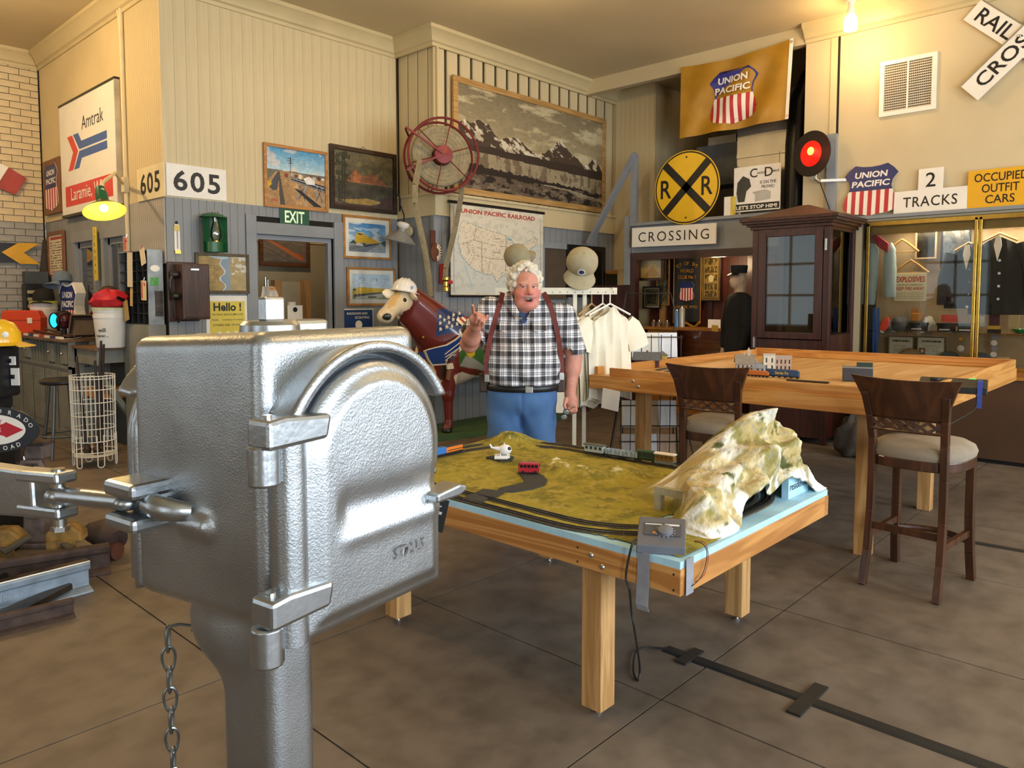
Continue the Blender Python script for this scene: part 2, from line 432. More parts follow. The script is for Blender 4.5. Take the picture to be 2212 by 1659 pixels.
m_upblue = M('shield_blue','#1d2b66',.4,var=.05)
m_upred = M('shield_red','#b92632',.4,var=.05)
m_upwhite = M('shield_white','#efe9dc',.45,var=.03)
m_rubber = M('black_rubber','#161616',.55,var=.1)
m_rust = M('rusty_iron','#4a3a33',.8,.2,var=.25,scale=14,bump=.5,bscale=60)
# ================================================================== THE ROOM
XA,YB,XBe,YD,XDe,XE,YC = 3.103,7.5,5.94,6.77,9.6,8.855,11.25
ZCR,ZCEIL,ZP,YEe = 4.50,4.70,2.545,3.58
DX0,DX1,DZ = 4.04,5.005,2.245            # doorway in the office front
# ---- floor: scored concrete slabs
m_slab = M('stained_concrete','#605346',.5,var=.0,scale=1.1,col2='#7c7063',det=9,bump=.22,bscale=25)
def slab_mat():
    m = m_slab; nt = m.node_tree; n = nt.nodes; l = nt.links; p = n['Principled BSDF']
    r = [x for x in n if x.type == 'VALTORGB'][0]; r.color_ramp.elements[0].position = .25; r.color_ramp.elements[1].position = .8
    e = r.color_ramp.elements.new(.5); e.color = (*L('#6d6053'),1)
    n2 = n.new('ShaderNodeTexNoise'); n2.inputs['Scale'].default_value = 7; n2.inputs['Detail'].default_value = 8
    g = n.new('ShaderNodeNewGeometry'); l.new(g.outputs['Position'],n2.inputs['Vector'])
    for x in n:
        if x.type == 'TEX_NOISE' and x is not n2:
            for k in list(x.inputs['Vector'].links): l.remove(k)
            l.new(g.outputs['Position'],x.inputs['Vector'])
    mx = n.new('ShaderNodeMix'); mx.data_type = 'RGBA'; mx.blend_type = 'MULTIPLY'; mx.inputs[0].default_value = .7
    r2 = n.new('ShaderNodeValToRGB'); r2.color_ramp.elements[0].position = .3; r2.color_ramp.elements[1].position = .6
    r2.color_ramp.elements[0].color = (.5,.48,.46,1); r2.color_ramp.elements[1].color = (1,1,1,1)
    l.new(n2.outputs[0],r2.inputs[0]); l.new(r.outputs[0],mx.inputs[6]); l.new(r2.outputs[0],mx.inputs[7]); l.new(mx.outputs[2],p.inputs['Base Color'])
slab_mat()
fl = structure(MB().box((XW - .3,YS - .3,-.2),(12.2,12.0,-.006)).build('floor',M('floor_joint','#2a221c',.9,var=0)))
JX = [-3.3,-2.2,-1.0,.3,1.43,2.46,3.6,4.76,5.9,7.05,8.2,9.4,10.7,12.2]; JY = [-3.9,-2.6,-1.2,.15,1.5,2.9,4.5,6.0,7.4,8.8,10.2,12.0]
_r = random.Random(5)
for i in range(len(JX) - 1):
    for j in range(len(JY) - 1):
        g = .004
        MB().box((JX[i] + g,JY[j] + g,-.006),(JX[i + 1] - g,JY[j + 1] - g,_r.uniform(-.0008,.0)),None).build('slab',m_slab,fl)
# ---- ceiling
m_ceil = M('ceiling_paint','#c6b690',.7,var=.05,scale=.8)
structure(MB().box((XW,YS,ZCEIL),(12.2,12.0,ZCEIL + .1)).build('ceiling',m_ceil))
# ---- plank helper (pieces share one mesh per size)
def planks(parent,mat,p0,d,width,total,z0,z1,th,gap=.004,nrm=(0,-1),name='plank',bevel=True):
    n = max(1,round(total / width)); w = total / n
    me = MB().box((gap / 2,0,z0),(w - gap / 2,th,z1)).mesh(name,mat)
    a = math.atan2(d[1],d[0])
    for i in range(n):
        link(name,me,parent,(p0[0] + d[0] * w * i + nrm[0] * th,p0[1] + d[1] * w * i + nrm[1] * th,0),(0,0,a))
T = .15
# office front (wall B, faces -Y) around the doorway
wb = MB().box((XA,YB,0),(DX0,YB + T,ZCEIL)).box((DX1,YB,0),(XBe + .01,YB + T,ZCEIL)).box((DX0,YB,DZ),(DX1,YB + T,ZCEIL))
wB = structure(wb.build('wall_office_front',m_dark))
planks(wB,m_creambd,(XA,YB),(1,0),.118,XBe - XA,ZP,ZCR + .03,.012,.002)
planks(wB,m_grey,(XA,YB),(1,0),.078,DX0 - .12 - XA,0,ZP,.012,.003)
planks(wB,m_grey,(DX0 - .12,YB),(1,0),.078,DX1 - DX0 + .24,DZ + .19,ZP,.012,.003)
planks(wB,m_grey,(DX1 + .12,YB),(1,0),.078,XBe - DX1 - .12,0,ZP,.012,.003)
# door casing
ca = structure(MB().box((DX0 - .12,YB - .035,0),(DX0,YB + T,DZ + .20)).box((DX1,YB - .035,0),(DX1 + .12,YB + T,DZ + .20))
          .box((DX0,YB - .03,DZ),(DX1,YB + T,DZ + .13)).build('trim_1',m_trimgrey,bevel=.006))
MB().box((DX0,YB + .03,DZ - .05),(DX1,YB + .1,DZ)).box((DX1 - .05,YB + .03,0),(DX1,YB + .1,DZ - .05)).build('door_stop',m_trimgrey,ca)
# office side (wall A, faces -X) with two windows
AW = [(onx(168,600,XA)[1],onx(207,600,XA)[1]),(onx(232,600,XA)[1],onx(274,600,XA)[1])]   # far, near in Y
AZ1 = onx(185,522,XA)[2]; AZ0 = 1.08
ys = sorted([AW[0][0],AW[0][1],AW[1][0],AW[1][1]])
wa = MB().box((XA,YB + T,0),(XA + T,YC,AZ0)).box((XA,YB + T,AZ1),(XA + T,YC,ZCEIL))
for a,b in ((YB + T,ys[0]),(ys[1],ys[2]),(ys[3],YC)): wa.box((XA,a,AZ0),(XA + T,b,AZ1))
wA = structure(wa.build('wall_office_side',m_grey))
yl = onx(266,200,XA)[1]
cboxp('plaster_panel',m_cream,wA,(XA - .012,yl,ZP),(XA,YC,ZCR + .03))
planks(wA,m_creambd,(XA,yl),(0,-1),.05,yl - YB,ZP,ZCR + .03,.012,.003,(-1,0))
planks(wA,M('grey_side_planks','#a3a09a',.35,var=.05),(XA,yl),(0,-1),.05,yl - YB,1.9,ZP,.012,.004,(-1,0))
cboxp('corner_bead',m_creambd,wA,(XA - .014,YB - .014,ZP),(XA + .02,YB + .02,ZCR))
for i in range(2):
    y0,y1 = ys[2 * i],ys[2 * i + 1]
    w = structure(MB().box((XA + .02,y0,AZ0),(XA + .07,y0 + .05,AZ1)).box((XA + .02,y1 - .05,AZ0),(XA + .07,y1,AZ1))
        .box((XA + .02,y0,AZ1 - .07),(XA + .07,y1,AZ1)).box((XA + .02,y0,AZ0),(XA + .07,y1,AZ0 + .07)).build('window_%d' % (i + 1),m_trimgrey))
    cboxp('glass_pane',glass('office_glass',(.75,.8,.85),.28),w,(XA + .04,y0 + .05,AZ0 + .07),(XA + .045,y1 - .05,AZ1 - .07))
    MB().box((XA - .03,y0 - .09,AZ0 - .1),(XA,y0,AZ1)).box((XA - .03,y1,AZ0 - .1),(XA,y1 + .09,AZ1)).box((XA - .035,y0 - .1,AZ1),(XA,y1 + .1,AZ1 + .12)).build('window_casing',m_trimgrey,w)
# return between office front and slat wall, and the slat wall (D)
MBr = MB().box((XBe + .08,YD + .08,0),(XBe + .2,YB + T,ZCEIL))
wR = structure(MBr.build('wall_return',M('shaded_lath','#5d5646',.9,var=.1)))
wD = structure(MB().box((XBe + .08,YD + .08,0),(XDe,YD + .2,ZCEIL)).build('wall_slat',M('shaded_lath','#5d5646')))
ZL = 2.79                                     # ledge over the grey wainscot
# boards with open gaps above the ledge
def boards(parent,p0,d,nrm,total,step,bw,z0,z1):
    n = int(total / step); me = MB().box((0,0,z0),(bw,.022,z1)).mesh('board',m_creambd); a = math.atan2(d[1],d[0])
    for i in range(n + 1):
        o = step * i
        if o + bw > total + .01: break
        link('board',me,parent,(p0[0] + d[0] * o + nrm[0] * .022,p0[1] + d[1] * o + nrm[1] * .022,0),(0,0,a))
boards(wD,(XBe + .02,YD + .06),(1,0),(0,-1),XDe - XBe,.214,.165,ZL,ZCR + .03)
boards(wR,(XBe + .06,YB - .02),(0,-1),(-1,0),YB - YD,.185,.163,ZL,ZCR + .03)
# ledge band + grey planks below
MB().box((XBe,YD,ZP),(XDe,YD + .08,ZL)).build('ledge_band',m_cream,wD)
MB().box((XBe,YD + .08,ZP),(XBe + .08,YB,ZL)).build('ledge_band',m_cream,wR)
cboxp('ledge_cap',m_creambd,wD,(XBe - .03,YD - .03,ZL),(XDe,YD + .08,ZL + .03))
cboxp('ledge_cap',m_creambd,wR,(XBe - .03,YD + .08,ZL),(XBe + .08,YB,ZL + .03))
planks(wD,m_grey,(XBe,YD + .08),(1,0),.125,XDe - XBe,0,ZP,.05,.006)
planks(wR,m_grey,(XBe + .08,YB),(0,-1),.125,YB - YD - .03,0,ZP,.05,.006,(-1,0))
# brick wall at the far left (C), bricks built one by one where they show
m_brickc = M('cream_painted_brick','#cdbc96',.7,var=.05,scale=10,bump=.4,bscale=40)
m_brickg = M('grey_painted_brick','#97968f',.6,var=.07,scale=10,bump=.4,bscale=40)
wC = structure(MB().box((XW,YC + .03,0),(XA,YC + .2,ZCEIL)).build('wall_brick',M('brick_mortar','#9c968a',.8,var=.05)))
bl,bh = .235,.0845
mec = MB().box((.004,-.03,.004),(bl - .004,0,bh - .004)).mesh('brick',m_brickc); meg = MB().box((.004,-.03,.004),(bl - .004,0,bh - .004)).mesh('brick',m_brickg)
rest = MB(); rest2 = MB(); nrow = int(ZCR / bh)
for r in range(nrow + 1):
    for c in range(26):
        x = XA - bl * (c + 1) + (bl / 2 if r % 2 else 0); z = r * bh
        if x < XW: continue
        if c < 6 and z > 1.0: link('brick',mec if z > ZP - .02 else meg,wC,(x,YC + .03 - _r.uniform(0,.004),z))
        else: (rest if z > ZP - .02 else rest2).box((x + .004,YC,z + .004),(x + bl - .004,YC + .03,z + bh - .004))
for b,m in ((rest,m_brickc),(rest2,m_brickg)): b.build('brickwork',m,wC)['kind'] = 'stuff'
cboxp('corner_gap',m_dark,wC,(XA - .03,YC - .005,0),(XA - .012,YC + .03,ZCR))
# right wall (E, faces -X)
wE = structure(MB().box((XE,YS,0),(XE + .15,2.9,.80)).box((XE,YS,2.40),(XE + .15,YEe,ZCEIL)).box((XE,2.9,0),(XE + .15,YEe,2.40))
               .box((XE,YS,.80),(XE + .15,-.3,2.40)).build('wall_right',M('cream_plaster','#cbbc98',.6,var=.05,scale=1.2,bump=.25,bscale=9)))
cboxp('panel_gap',m_dark,wE,(XE - .004,3.19,3.4),(XE + .01,3.215,ZCR))
cboxp('panel_strip',m_creambd,wE,(XE - .012,3.215,3.4),(XE,3.29,ZCR))
cboxp('grey_corner_post',m_trimgrey,wE,(XE - .06,3.19,0),(XE + .0,3.29,3.42))
cboxp('cross_strip',M('dim_strip','#6d6657',.6),wE,(XE - .02,3.29,3.38),(XE,YEe,3.42))
# soffit over the alcove and alcove walls
sof = structure(MB().box((XE - .02,YEe,ZCR),(XE + .1,YD,ZCEIL)).build('trim_2',m_ceil))
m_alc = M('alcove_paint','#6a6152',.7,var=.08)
wN = structure(MB().box((XDe,6.09,0),(XDe + .15,YD + .2,ZCEIL)).box((XDe + .15,6.09,0),(12.2,6.24,ZCEIL)).build('wall_alcove_left',m_cream))
planks(wN,m_creambd,(XDe,YD),(0,-1),.085,YD - 6.09,2.0,ZCR + .1,.012,.002,(-1,0))
planks(wN,m_creambd,(XDe,6.09),(1,0),.085,1.9,2.0,ZCR + .1,.012,.004)
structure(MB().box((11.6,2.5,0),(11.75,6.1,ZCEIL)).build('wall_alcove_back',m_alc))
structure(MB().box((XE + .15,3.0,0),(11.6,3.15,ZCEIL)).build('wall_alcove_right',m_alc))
# crown mouldings
m_crown = M('crown_paint','#c4b48a',.45,var=.04,scale=3)
def crown(n,p0,p1,nrm,e0=0.,e1=0.,m=m_crown):
    prof = [(0,0),(.03,0),(.035,.035),(.06,.05),(.075,.09),(.13,.15),(.15,.16),(.15,.2),(0,.2)]
    p0 = Vector((*p0,0)); p1 = Vector((*p1,0)); N = Vector((*nrm,0)); d = (p1 - p0).normalized()
    vs = [p0 + N * a + d * (e0 * a) + Vector((0,0,ZCR + b)) for a,b in prof] + [p1 + N * a + d * (e1 * a) + Vector((0,0,ZCR + b)) for a,b in prof]
    k = len(prof)
    return structure(MB().add(vs,[(i,(i + 1) % k,(i + 1) % k + k,i + k) for i in range(k)] + [tuple(range(k - 1,-1,-1)),tuple(range(k,2 * k))]).build('trim_%d' % n,m,smooth=30))
crown(3,(XA,YB - .0),(XBe + .0,YB),(0,-1),-1,-1)
crown(4,(XA,YB),(XA,YC),(-1,0),-1,-1)
crown(5,(XBe,YB),(XBe,YD + .03),(-1,0),1,1)
crown(6,(XBe,YD + .03),(XDe,YD + .03),(0,-1),-1,0)
crown(7,(XW,YC + .02),(XA,YC + .02),(0,-1),0,-1)
crown(8,(XE,YS),(XE,YEe),(-1,0),0,0)
# back of the room: window walls behind the camera
m_rearwall = M('rear_brick_paint','#8a785c',.7,var=.08,scale=5)
def window_wall(nm,centres,ax,w,z0,z1,a,b):
    """ax 0: wall along X at y = YS; ax 1: wall along Y at x = XW"""
    mb = MB(); edges = sorted([c - w / 2 for c in centres] + [c + w / 2 for c in centres])
    def bx(s0,s1,q0,q1):
        if ax == 0: mb.box((s0,YS - .2,q0),(s1,YS,q1))
        else: mb.box((XW - .2,s0,q0),(XW,s1,q1))
    bx(a,b,0,z0); bx(a,b,z1,ZCEIL); e = [a] + edges + [b]
    for i in range(0,len(e),2): bx(e[i],e[i + 1],z0,z1)
    wl = structure(mb.build(nm,m_rearwall))
    for k,c in enumerate(centres):
        f = MB(); s0,s1 = c - w / 2,c + w / 2; nx,nz = 2,3
        def bb(u0,u1,q0,q1):
            if ax == 0: f.box((u0,YS - .1,q0),(u1,YS - .05,q1))
            else: f.box((XW - .1,u0,q0),(XW - .05,u1,q1))
        for i in range(nx + 1): u = s0 + (s1 - s0) * i / nx; bb(u - .03,u + .03,z0,z1)
        for i in range(nz + 1): q = z0 + (z1 - z0) * i / nz; bb(s0,s1,q - .03,q + .03)
        structure(f.build('window_%d' % (k + (3 if ax == 0 else 8)),m_white))
window_wall('wall_south',WIN_S,0,1.7,.75,3.35,XW,XE)
window_wall('wall_west',WIN_W,1,1.5,.85,3.25,YS,YC)
# office interior seen through doorway and windows
structure(MB().box((XA + T,9.6,0),(7.4,9.75,ZCEIL)).build('wall_office_back',M('taupe_brick_paint','#9a8f77',.7,var=.06,scale=3,bump=.3,bscale=12)))
structure(MB().box((XA + T,9.585,2.35),(7.4,9.6,ZCEIL)).build('trim_9',M('warm_cream','#e0c080',.6,var=.03)))
structure(MB().box((7.4,YD + .2,0),(7.5,9.75,ZCEIL)).build('wall_office_end',M('taupe_brick_paint','#9a8f77')))
bulb_light('office_lamp_light',(5.2,8.5,3.4),50,(1,.78,.5))
bulb_light('alcove_lamp_light',(9.05,4.75,2.03),8,(1,.72,.4),.10)
# ================================================================== SILVER SIGNAL CASE ON ITS POST
def silver_mat(name,rough,strength,sc):
    m = M(name,'#b4b8bb',rough,1.0,var=.10,scale=5,bump=0)
    nt = m.node_tree; n = nt.nodes; l = nt.links; p = n['Principled BSDF']; tc = [x for x in n if x.type == 'TEX_COORD'][0]
    a = n.new('ShaderNodeTexNoise'); a.inputs['Scale'].default_value = sc; a.inputs['Detail'].default_value = 2
    b = n.new('ShaderNodeTexNoise'); b.inputs['Scale'].default_value = 9; b.inputs['Detail'].default_value = 5
    l.new(tc.outputs['Object'],a.inputs[0]); l.new(tc.outputs['Object'],b.inputs[0])
    ad = n.new('ShaderNodeMath'); ad.operation = 'MULTIPLY_ADD'; ad.inputs[1].default_value = 2.5; l.new(b.outputs[0],ad.inputs[0]); l.new(a.outputs[0],ad.inputs[2])
    bu = n.new('ShaderNodeBump'); bu.inputs['Strength'].default_value = strength; bu.inputs['Distance'].default_value = .0035
    l.new(ad.outputs[0],bu.inputs['Height']); l.new(bu.outputs[0],p.inputs['Normal'])
    return m
m_sil = silver_mat('aluminium_painted_casting',.36,.20,240)
m_sil2 = silver_mat('aluminium_painted_smooth',.33,.14,70)
g0 = onz(590,1659,0); g0 = atd(590,1000,1.3)
BX = thing('signal_mechanism_case','silver painted cast iron signal case with arched door on square post in the foreground','signal case',(g0[0],g0[1],0),math.radians(8.56))
def f_case(P):
    x,y,z = P[...,0],P[...,1],P[...,2]
    Q = P.copy(); Q[...,2] = z + .05 * np.clip(y,0,.5)
    d = s_box(Q,(.207,.245,1.222),(.414,.43,.545),.032)
    d = smin(d,s_box(P,(.16,.22,.945),(.17,.2,.06),.03),.04)                      # collar into the post
    d = smin(d,s_cap(P,(.0,.27,1.115),(.0,.20,1.115),.02),.02)
    d = np.minimum(d,s_cap(P,(.25,.2,1.475),(.40,.35,1.44),.012))                   # cast ridge on the roof
    return d
sdf_obj('case_body',f_case,(-.06,-.01,.89),(.46,.5,1.53),.0062,m_sil,BX)
def f_door(P):
    x,y,z = P[...,0],P[...,1],P[...,2]
    zc,xc,r = 1.245,.213,.202
    dx = np.abs(x - xc) - r
    arch = np.where(z > zc,np.sqrt((x - xc) ** 2 + (z - zc) ** 2) - r,np.maximum(dx,.925 - z))
    c = np.abs(y + .012) - .048
    a2 = arch + .034; c2 = c + .034
    d = np.minimum(np.maximum(a2,c2),0) + np.sqrt(np.maximum(a2,0) ** 2 + np.maximum(c2,0) ** 2) - .034
    step = .012 * np.clip((arch + .055) / .02,0,1)                                          # stepped-back rim
    chan = .009 * np.exp(-((z - (1.165 - .0 * x)) / .032) ** 2) * np.clip((x - .09) / .03,0,1)
    rid = -.004 * np.exp(-((z - 1.105) / .016) ** 2) * np.clip((x - .09) / .03,0,1)
    return d + np.where(y < .0,step + chan + rid,0)
sdf_obj('door',f_door,(-.02,-.08,.90),(.44,.06,1.48),.0055,m_sil,BX)
def f_hood(P):
    x,y,z = P[...,0],P[...,1],P[...,2]
    R = np.sqrt((x - .213) ** 2 + ((z - 1.235) * 1.0) ** 2); a = np.arctan2(z - 1.235,x - .213)
    fl = .214 + .010 * np.clip(-(y - .02) / .06,0,1)
    d = np.abs(R - fl) - .008
    d = np.maximum(d,np.abs(y - .005) - .050)
    d = np.maximum(d,1.345 - z)
    return d - .003
sdf_obj('hood',f_hood,(-.06,-.11,1.28),(.49,.07,1.50),.0055,m_sil,BX)
# matching door and hood on the far side
def f_rear(P):
    Q = P.copy(); Q[...,1] = .49 - P[...,1]; return np.minimum(f_door(Q),f_hood(Q))
sdf_obj('rear_door',f_rear,(-.06,.42,.90),(.49,.61,1.50),.0085,m_sil,BX)
# hinges
for z,zk in ((1.325,1.268),(1.02,.955)):
    MB().prism([(-.058,z - .026),(.07,z - .022),(.08,z + .022),(-.02,z + .028),(-.058,z + .024)],-.066,-.005).build('hinge_strap',m_sil2,BX,bevel=.008)
    MB().cyl((-.036,-.022,zk - .034),(-.036,-.022,zk + .036),.028,n=14).build('hinge_knuckle',m_sil2,BX,bevel=.005,smooth=True)
    MB().cyl((-.036,-.032,z + .024),(-.036,-.032,z + .031),.009,n=10).build('hinge_pin',m_chrome,BX)
MB().cyl((.012,-.024,.945),(.012,-.024,1.345),.032,n=16).build('hinge_rib',m_sil,BX,smooth=True)
# roof bosses
MB().lathe([(0,.05),(.052,.05),(.06,.042),(.062,.02),(.078,.016),(.08,-.04)],28,(.17,.22,1.455)).build('roof_boss',m_sil2,BX,smooth=35)
MB().box((.145,.2,1.503),(.195,.23,1.555)).build('roof_plate',m_sil2,BX,bevel=.006)
MB().box((.25,.24,1.45),(.35,.30,1.505)).build('roof_block',m_sil2,BX,bevel=.01)
# staple lugs
MB().prism([(.345,1.125),(.42,1.125),(.445,1.133),(.445,1.145),(.42,1.152),(.345,1.145)],-.085,-.03).build('hasp',m_sil2,BX,bevel=.008)
letters('STMAS',BX,m_sil2,.285,1.045,-.066,h=.024,bold=.03)
# clevis lug on the near side, link and fork going out to the left
def slab(mb,lo,hi): return mb.box(lo,hi)
lug = MB().box((-.075,.33,1.158),(.01,.44,1.19)).box((-.075,.33,1.092),(.01,.44,1.122)).box((-.03,.33,1.115),(.01,.42,1.165))
lug.build('clevis_lug',m_sil2,BX,bevel=.01)
MB().tube([(-.03,.34,1.145),(-.035,.30,1.143),(-.02,.265,1.14),(.0,.25,1.138)],[.024,.024,.021,.015],10).build('lug_nose',m_sil2,BX,smooth=True)
rod = MB().tube([(-.045,.40,1.142),(-.07,.62,1.128)],[.018,.02],12); rod.ball((-.045,.40,1.142),(.026,.026,.017)); rod.ball((-.07,.63,1.128),(.028,.028,.02))
rod.build('link_rod',m_sil2,BX,smooth=True)
fk = MB(); ax,bx = Vector((-.07,.63,1.128)),Vector((-.14,1.16,1.10)); dv = (bx - ax).normalized()
for zz in (.040,-.036): fk.bar(ax + Vector((0,0,zz)) - dv * .03,ax + dv * .12 + Vector((0,0,zz)),.05,.026)
fk.bar(ax + dv * .06,ax + dv * .26,.045,.10,t1=.115); fk.bar(ax + dv * .26 + Vector((0,0,.035)),ax + dv * .7 + Vector((0,0,.06)),.045,.045); fk.bar(ax + dv * .26 + Vector((0,0,-.035)),ax + dv * .7 + Vector((0,0,-.02)),.045,.05)
fk.build('link_fork',m_sil2,BX,bevel=.007)
MB().cyl(ax + Vector((0,0,-.07)),ax + Vector((0,0,.058)),.014,n=12).cyl(ax + Vector((0,0,-.078)),ax + Vector((0,0,-.068)),.019,n=6).build('link_pin',m_chrome,BX,smooth=True)
# twin clevis on the far right side
rl = MB().box((.41,.12,1.178),(.47,.24,1.205)).box((.41,.12,1.105),(.47,.24,1.13)).box((.40,.15,1.13),(.43,.22,1.18)); rl.build('clevis_lug',m_sil2,BX,bevel=.009)
MB().tube([(.44,.16,1.155),(.56,.17,1.155)],.016,10).build('link_rod',m_sil2,BX,smooth=True)
fk2 = MB().box((.535,.13,1.178),(.60,.21,1.20)).box((.535,.13,1.11),(.60,.21,1.132)).box((.575,.13,1.12),(.595,.21,1.19)); fk2.build('link_fork',m_sil2,BX,bevel=.008)
# post
def f_post(P):
    z = P[...,2]
    d = s_box(P,(.159,.236,.47),(.122,.18,1.0),.034)
    d = smin(d,s_ell(P,(.12,.32,.875),(.07,.08,.10)),.06)
    d = smin(d,s_box(P,(.159,.222,.955),(.20,.23,.05),.02),.05)
    d = smin(d,s_box(P,(.159,.222,.02),(.36,.38,.04),.01),.05)
    return np.maximum(d,.0 - z)
sdf_obj('post',f_post,(-.04,.0,-.01),(.36,.43,1.02),.0075,m_sil,BX)
# chain hanging from a hook on the case
m_chain = M('galvanised_chain','#8f9496',.35,1.,var=.15,scale=30)
ct = atd(398,1352,1.62); CH = thing('chain','galvanised twisted-link chain hanging beside the silver post','chain',(ct[0],ct[1],ct[2]),CAMROT)
MB().tube([(0.02,.0,.0),(-.01,0,.004),(-.03,0,.0),(-.037,0,-.008)],.0035,7).build('hook',m_chain,CH,smooth=True)
MB().tube([(.02,0,0),(.035,0,-.004)],.012,8).build('staple',m_sil2,CH)
def link_mesh(w,h,r):
    pts = []
    for i in range(20):
        t = 2 * math.pi * i / 20; pts.append((w / 2 * math.cos(t) + .25 * w * math.sin(2 * t) * .3,0,h / 2 * math.sin(t)))
    return MB().tube(pts,r,6,closed=True).mesh('chain_link',m_chain,True)
lm = link_mesh(.026,.058,.0034); zz = -.03
for i in range(24):
    link('chain_link',lm,CH,(-.037 + .0006 * i,0,zz),(0,.05 * (-1) ** i,(.5 if i % 2 else 1.75))); zz -= .0465
# black tag hung from the far lug
tp = atd(945,1108,1.78); TG = thing('hanging_tag','black tag with white print hanging from the right of the silver case','tag',tuple(tp),CAMROT)
MB().box((-.018,-.001,-.045),(.022,.001,.035),Matrix.Rotation(.22,4,'Y')).build('card',m_black,TG)
for i,(s,w) in enumerate((('WATCH',.02),('PLEASE',.028),('TO',.014))):
    letters(s,TG,m_letwhite,.0 - .003 * i,.018 - .016 * i,-.0016,w=w,rz=-.22)
MB().tube([(.0,0,.034),(.004,0,.06)],.001,5).build('string',m_black,TG)
# ================================================================== NEAR LAYOUT TABLE
TX0,TX1,TY0,TY1,TZ = 2.135,3.43,1.235,3.20,.665
m_pineX = wood('pine_along_x','#c98f4e','#a86f35',0,.45,7); m_pineY = wood('pine_along_y','#cb9352','#a97036',1,.45,7); m_pineZ = wood('pine_along_z','#c79a62','#a87c48',2,.5,8)
NT = thing('layout_table','low pine table with blue foam top and grassy model railway near the silver case','table',(0,0,0))
for nm,lo,hi,m in (('side_rail',(TX0,TY0,TZ - .09),(TX0 + .038,TY1,TZ),m_pineY),('side_rail',(TX1 - .038,TY0,TZ - .09),(TX1,TY1,TZ),m_pineY),
                  ('end_rail',(TX0 + .039,TY0,TZ - .09),(TX1 - .039,TY0 + .038,TZ),m_pineX),('end_rail',(TX0 + .039,TY1 - .038,TZ - .09),(TX1 - .039,TY1,TZ),m_pineX)):
    cboxp(nm,m,NT,lo,hi,.003)
for x in (TX0 + .038,TX1 - .127):
    for y in (1.58,2.77):
        lg = cboxp('leg',m_pineZ,NT,(x,y,.03),(x + .089,y + .089,TZ),.003)
        MB().cyl((x + .045,y + .045,.006),(x + .045,y + .045,.04),.006,n=8).cyl((x + .045,y + .045,.0),(x + .045,y + .045,.006),.014,n=10).build('levelling_foot',m_chrome,lg)
m_foam = M('blue_foam','#a9d3e6',.7,var=.06,scale=9,bump=.3,bscale=60)
cboxp('foam_board',m_foam,NT,(TX0 + .004,TY0 + .004,TZ),(TX1 - .004,TY1 - .004,TZ + .025))
ZT = TZ + .025
for y,z in ((1.60,.63),(1.55,.598)):
    MB().lathe([(0,.006),(.008,.005),(.011,0)],10,m=Matrix.Translation((TX0,y,z)) @ Matrix.Rotation(-math.pi / 2,4,'Y')).build('carriage_bolt',m_chrome,NT,smooth=True)
sc_ = MB()
for x,y,z in ((TX0 - .0005,1.26,.645),(TX0 - .0005,1.26,.592),(TX0 - .0005,1.66,.645),(TX0 - .0005,1.66,.592)): sc_.cyl((x,y,z),(x - .001,y,z),.004,n=8)
sc_.build('screw',m_dark,NT)['kind'] = 'stuff'
# grass mat with hills
def hgt(x,y):
    b = lambda cx,cy,sx,sy,a: a * np.exp(-((x - cx) / sx) ** 2 - ((y - cy) / sy) ** 2)
    h = b(3.24,3.02,.11,.12,.075) + b(2.83,2.72,.12,.10,.030) + b(2.86,2.25,.10,.20,.045) + b(3.0,2.05,.10,.12,.045) + b(2.92,2.42,.06,.06,.03)
    n = fbm((x + 5) * .35,(y + 5) * .35,40,3)
    return h * (.8 + .5 * n) + .004 * n
nx_,ny_ = 130,190
gx,gy = np.meshgrid(np.linspace(TX0 + .02,TX1 - .02,nx_),np.linspace(TY0 + .02,TY1 - .01,ny_))
hz = hgt(gx,gy); nn = fbm(gx * .5,gy * .5,30,9); n2 = fbm(gx * .5,gy * .5,90,19)
colr = np.zeros(gx.shape + (3,)) + hexc('#a3942f')
mixc = lambda a,c,t: a * (1 - t[...,None]) + hexc(c) * t[...,None]
colr = mixc(colr,'#7c7426',np.clip((nn - .45) * 4,0,1)); colr = mixc(colr,'#b9a24e',np.clip((.48 - n2) * 5,0,.8))
colr = mixc(colr,'#e8e2c8',np.clip((hz - .028) * 60,0,1) * np.clip((n2 - .55) * 9,0,1)); colr = mixc(colr,'#5d6427',np.clip((hz - .02) * 20,0,1) * np.clip((nn - .55) * 8,0,.8))
edge = np.minimum(gx - TX0,gy - TY0) ; keep = (gx - TX0 > .022 + .03 * nn) & ((gy - TY0 > .16 + .2 * nn) | (gx < 2.45)) & ((gx < 3.02) | (gy > 1.85))
V = np.stack([gx,gy,ZT + .002 + hz],-1).reshape(-1,3); I = np.arange(nx_ * ny_).reshape(ny_,nx_)
Q = np.stack([I[:-1,:-1],I[:-1,1:],I[1:,1:],I[1:,:-1]],-1)[keep[:-1,:-1]]
me = np_mesh('grass_mat',V,Q.reshape(-1,4),vcmat('grass_mat_flock',.9,bump=.6,bscale=260),True,colr.reshape(-1,3)); link('grass_mat',me,NT)
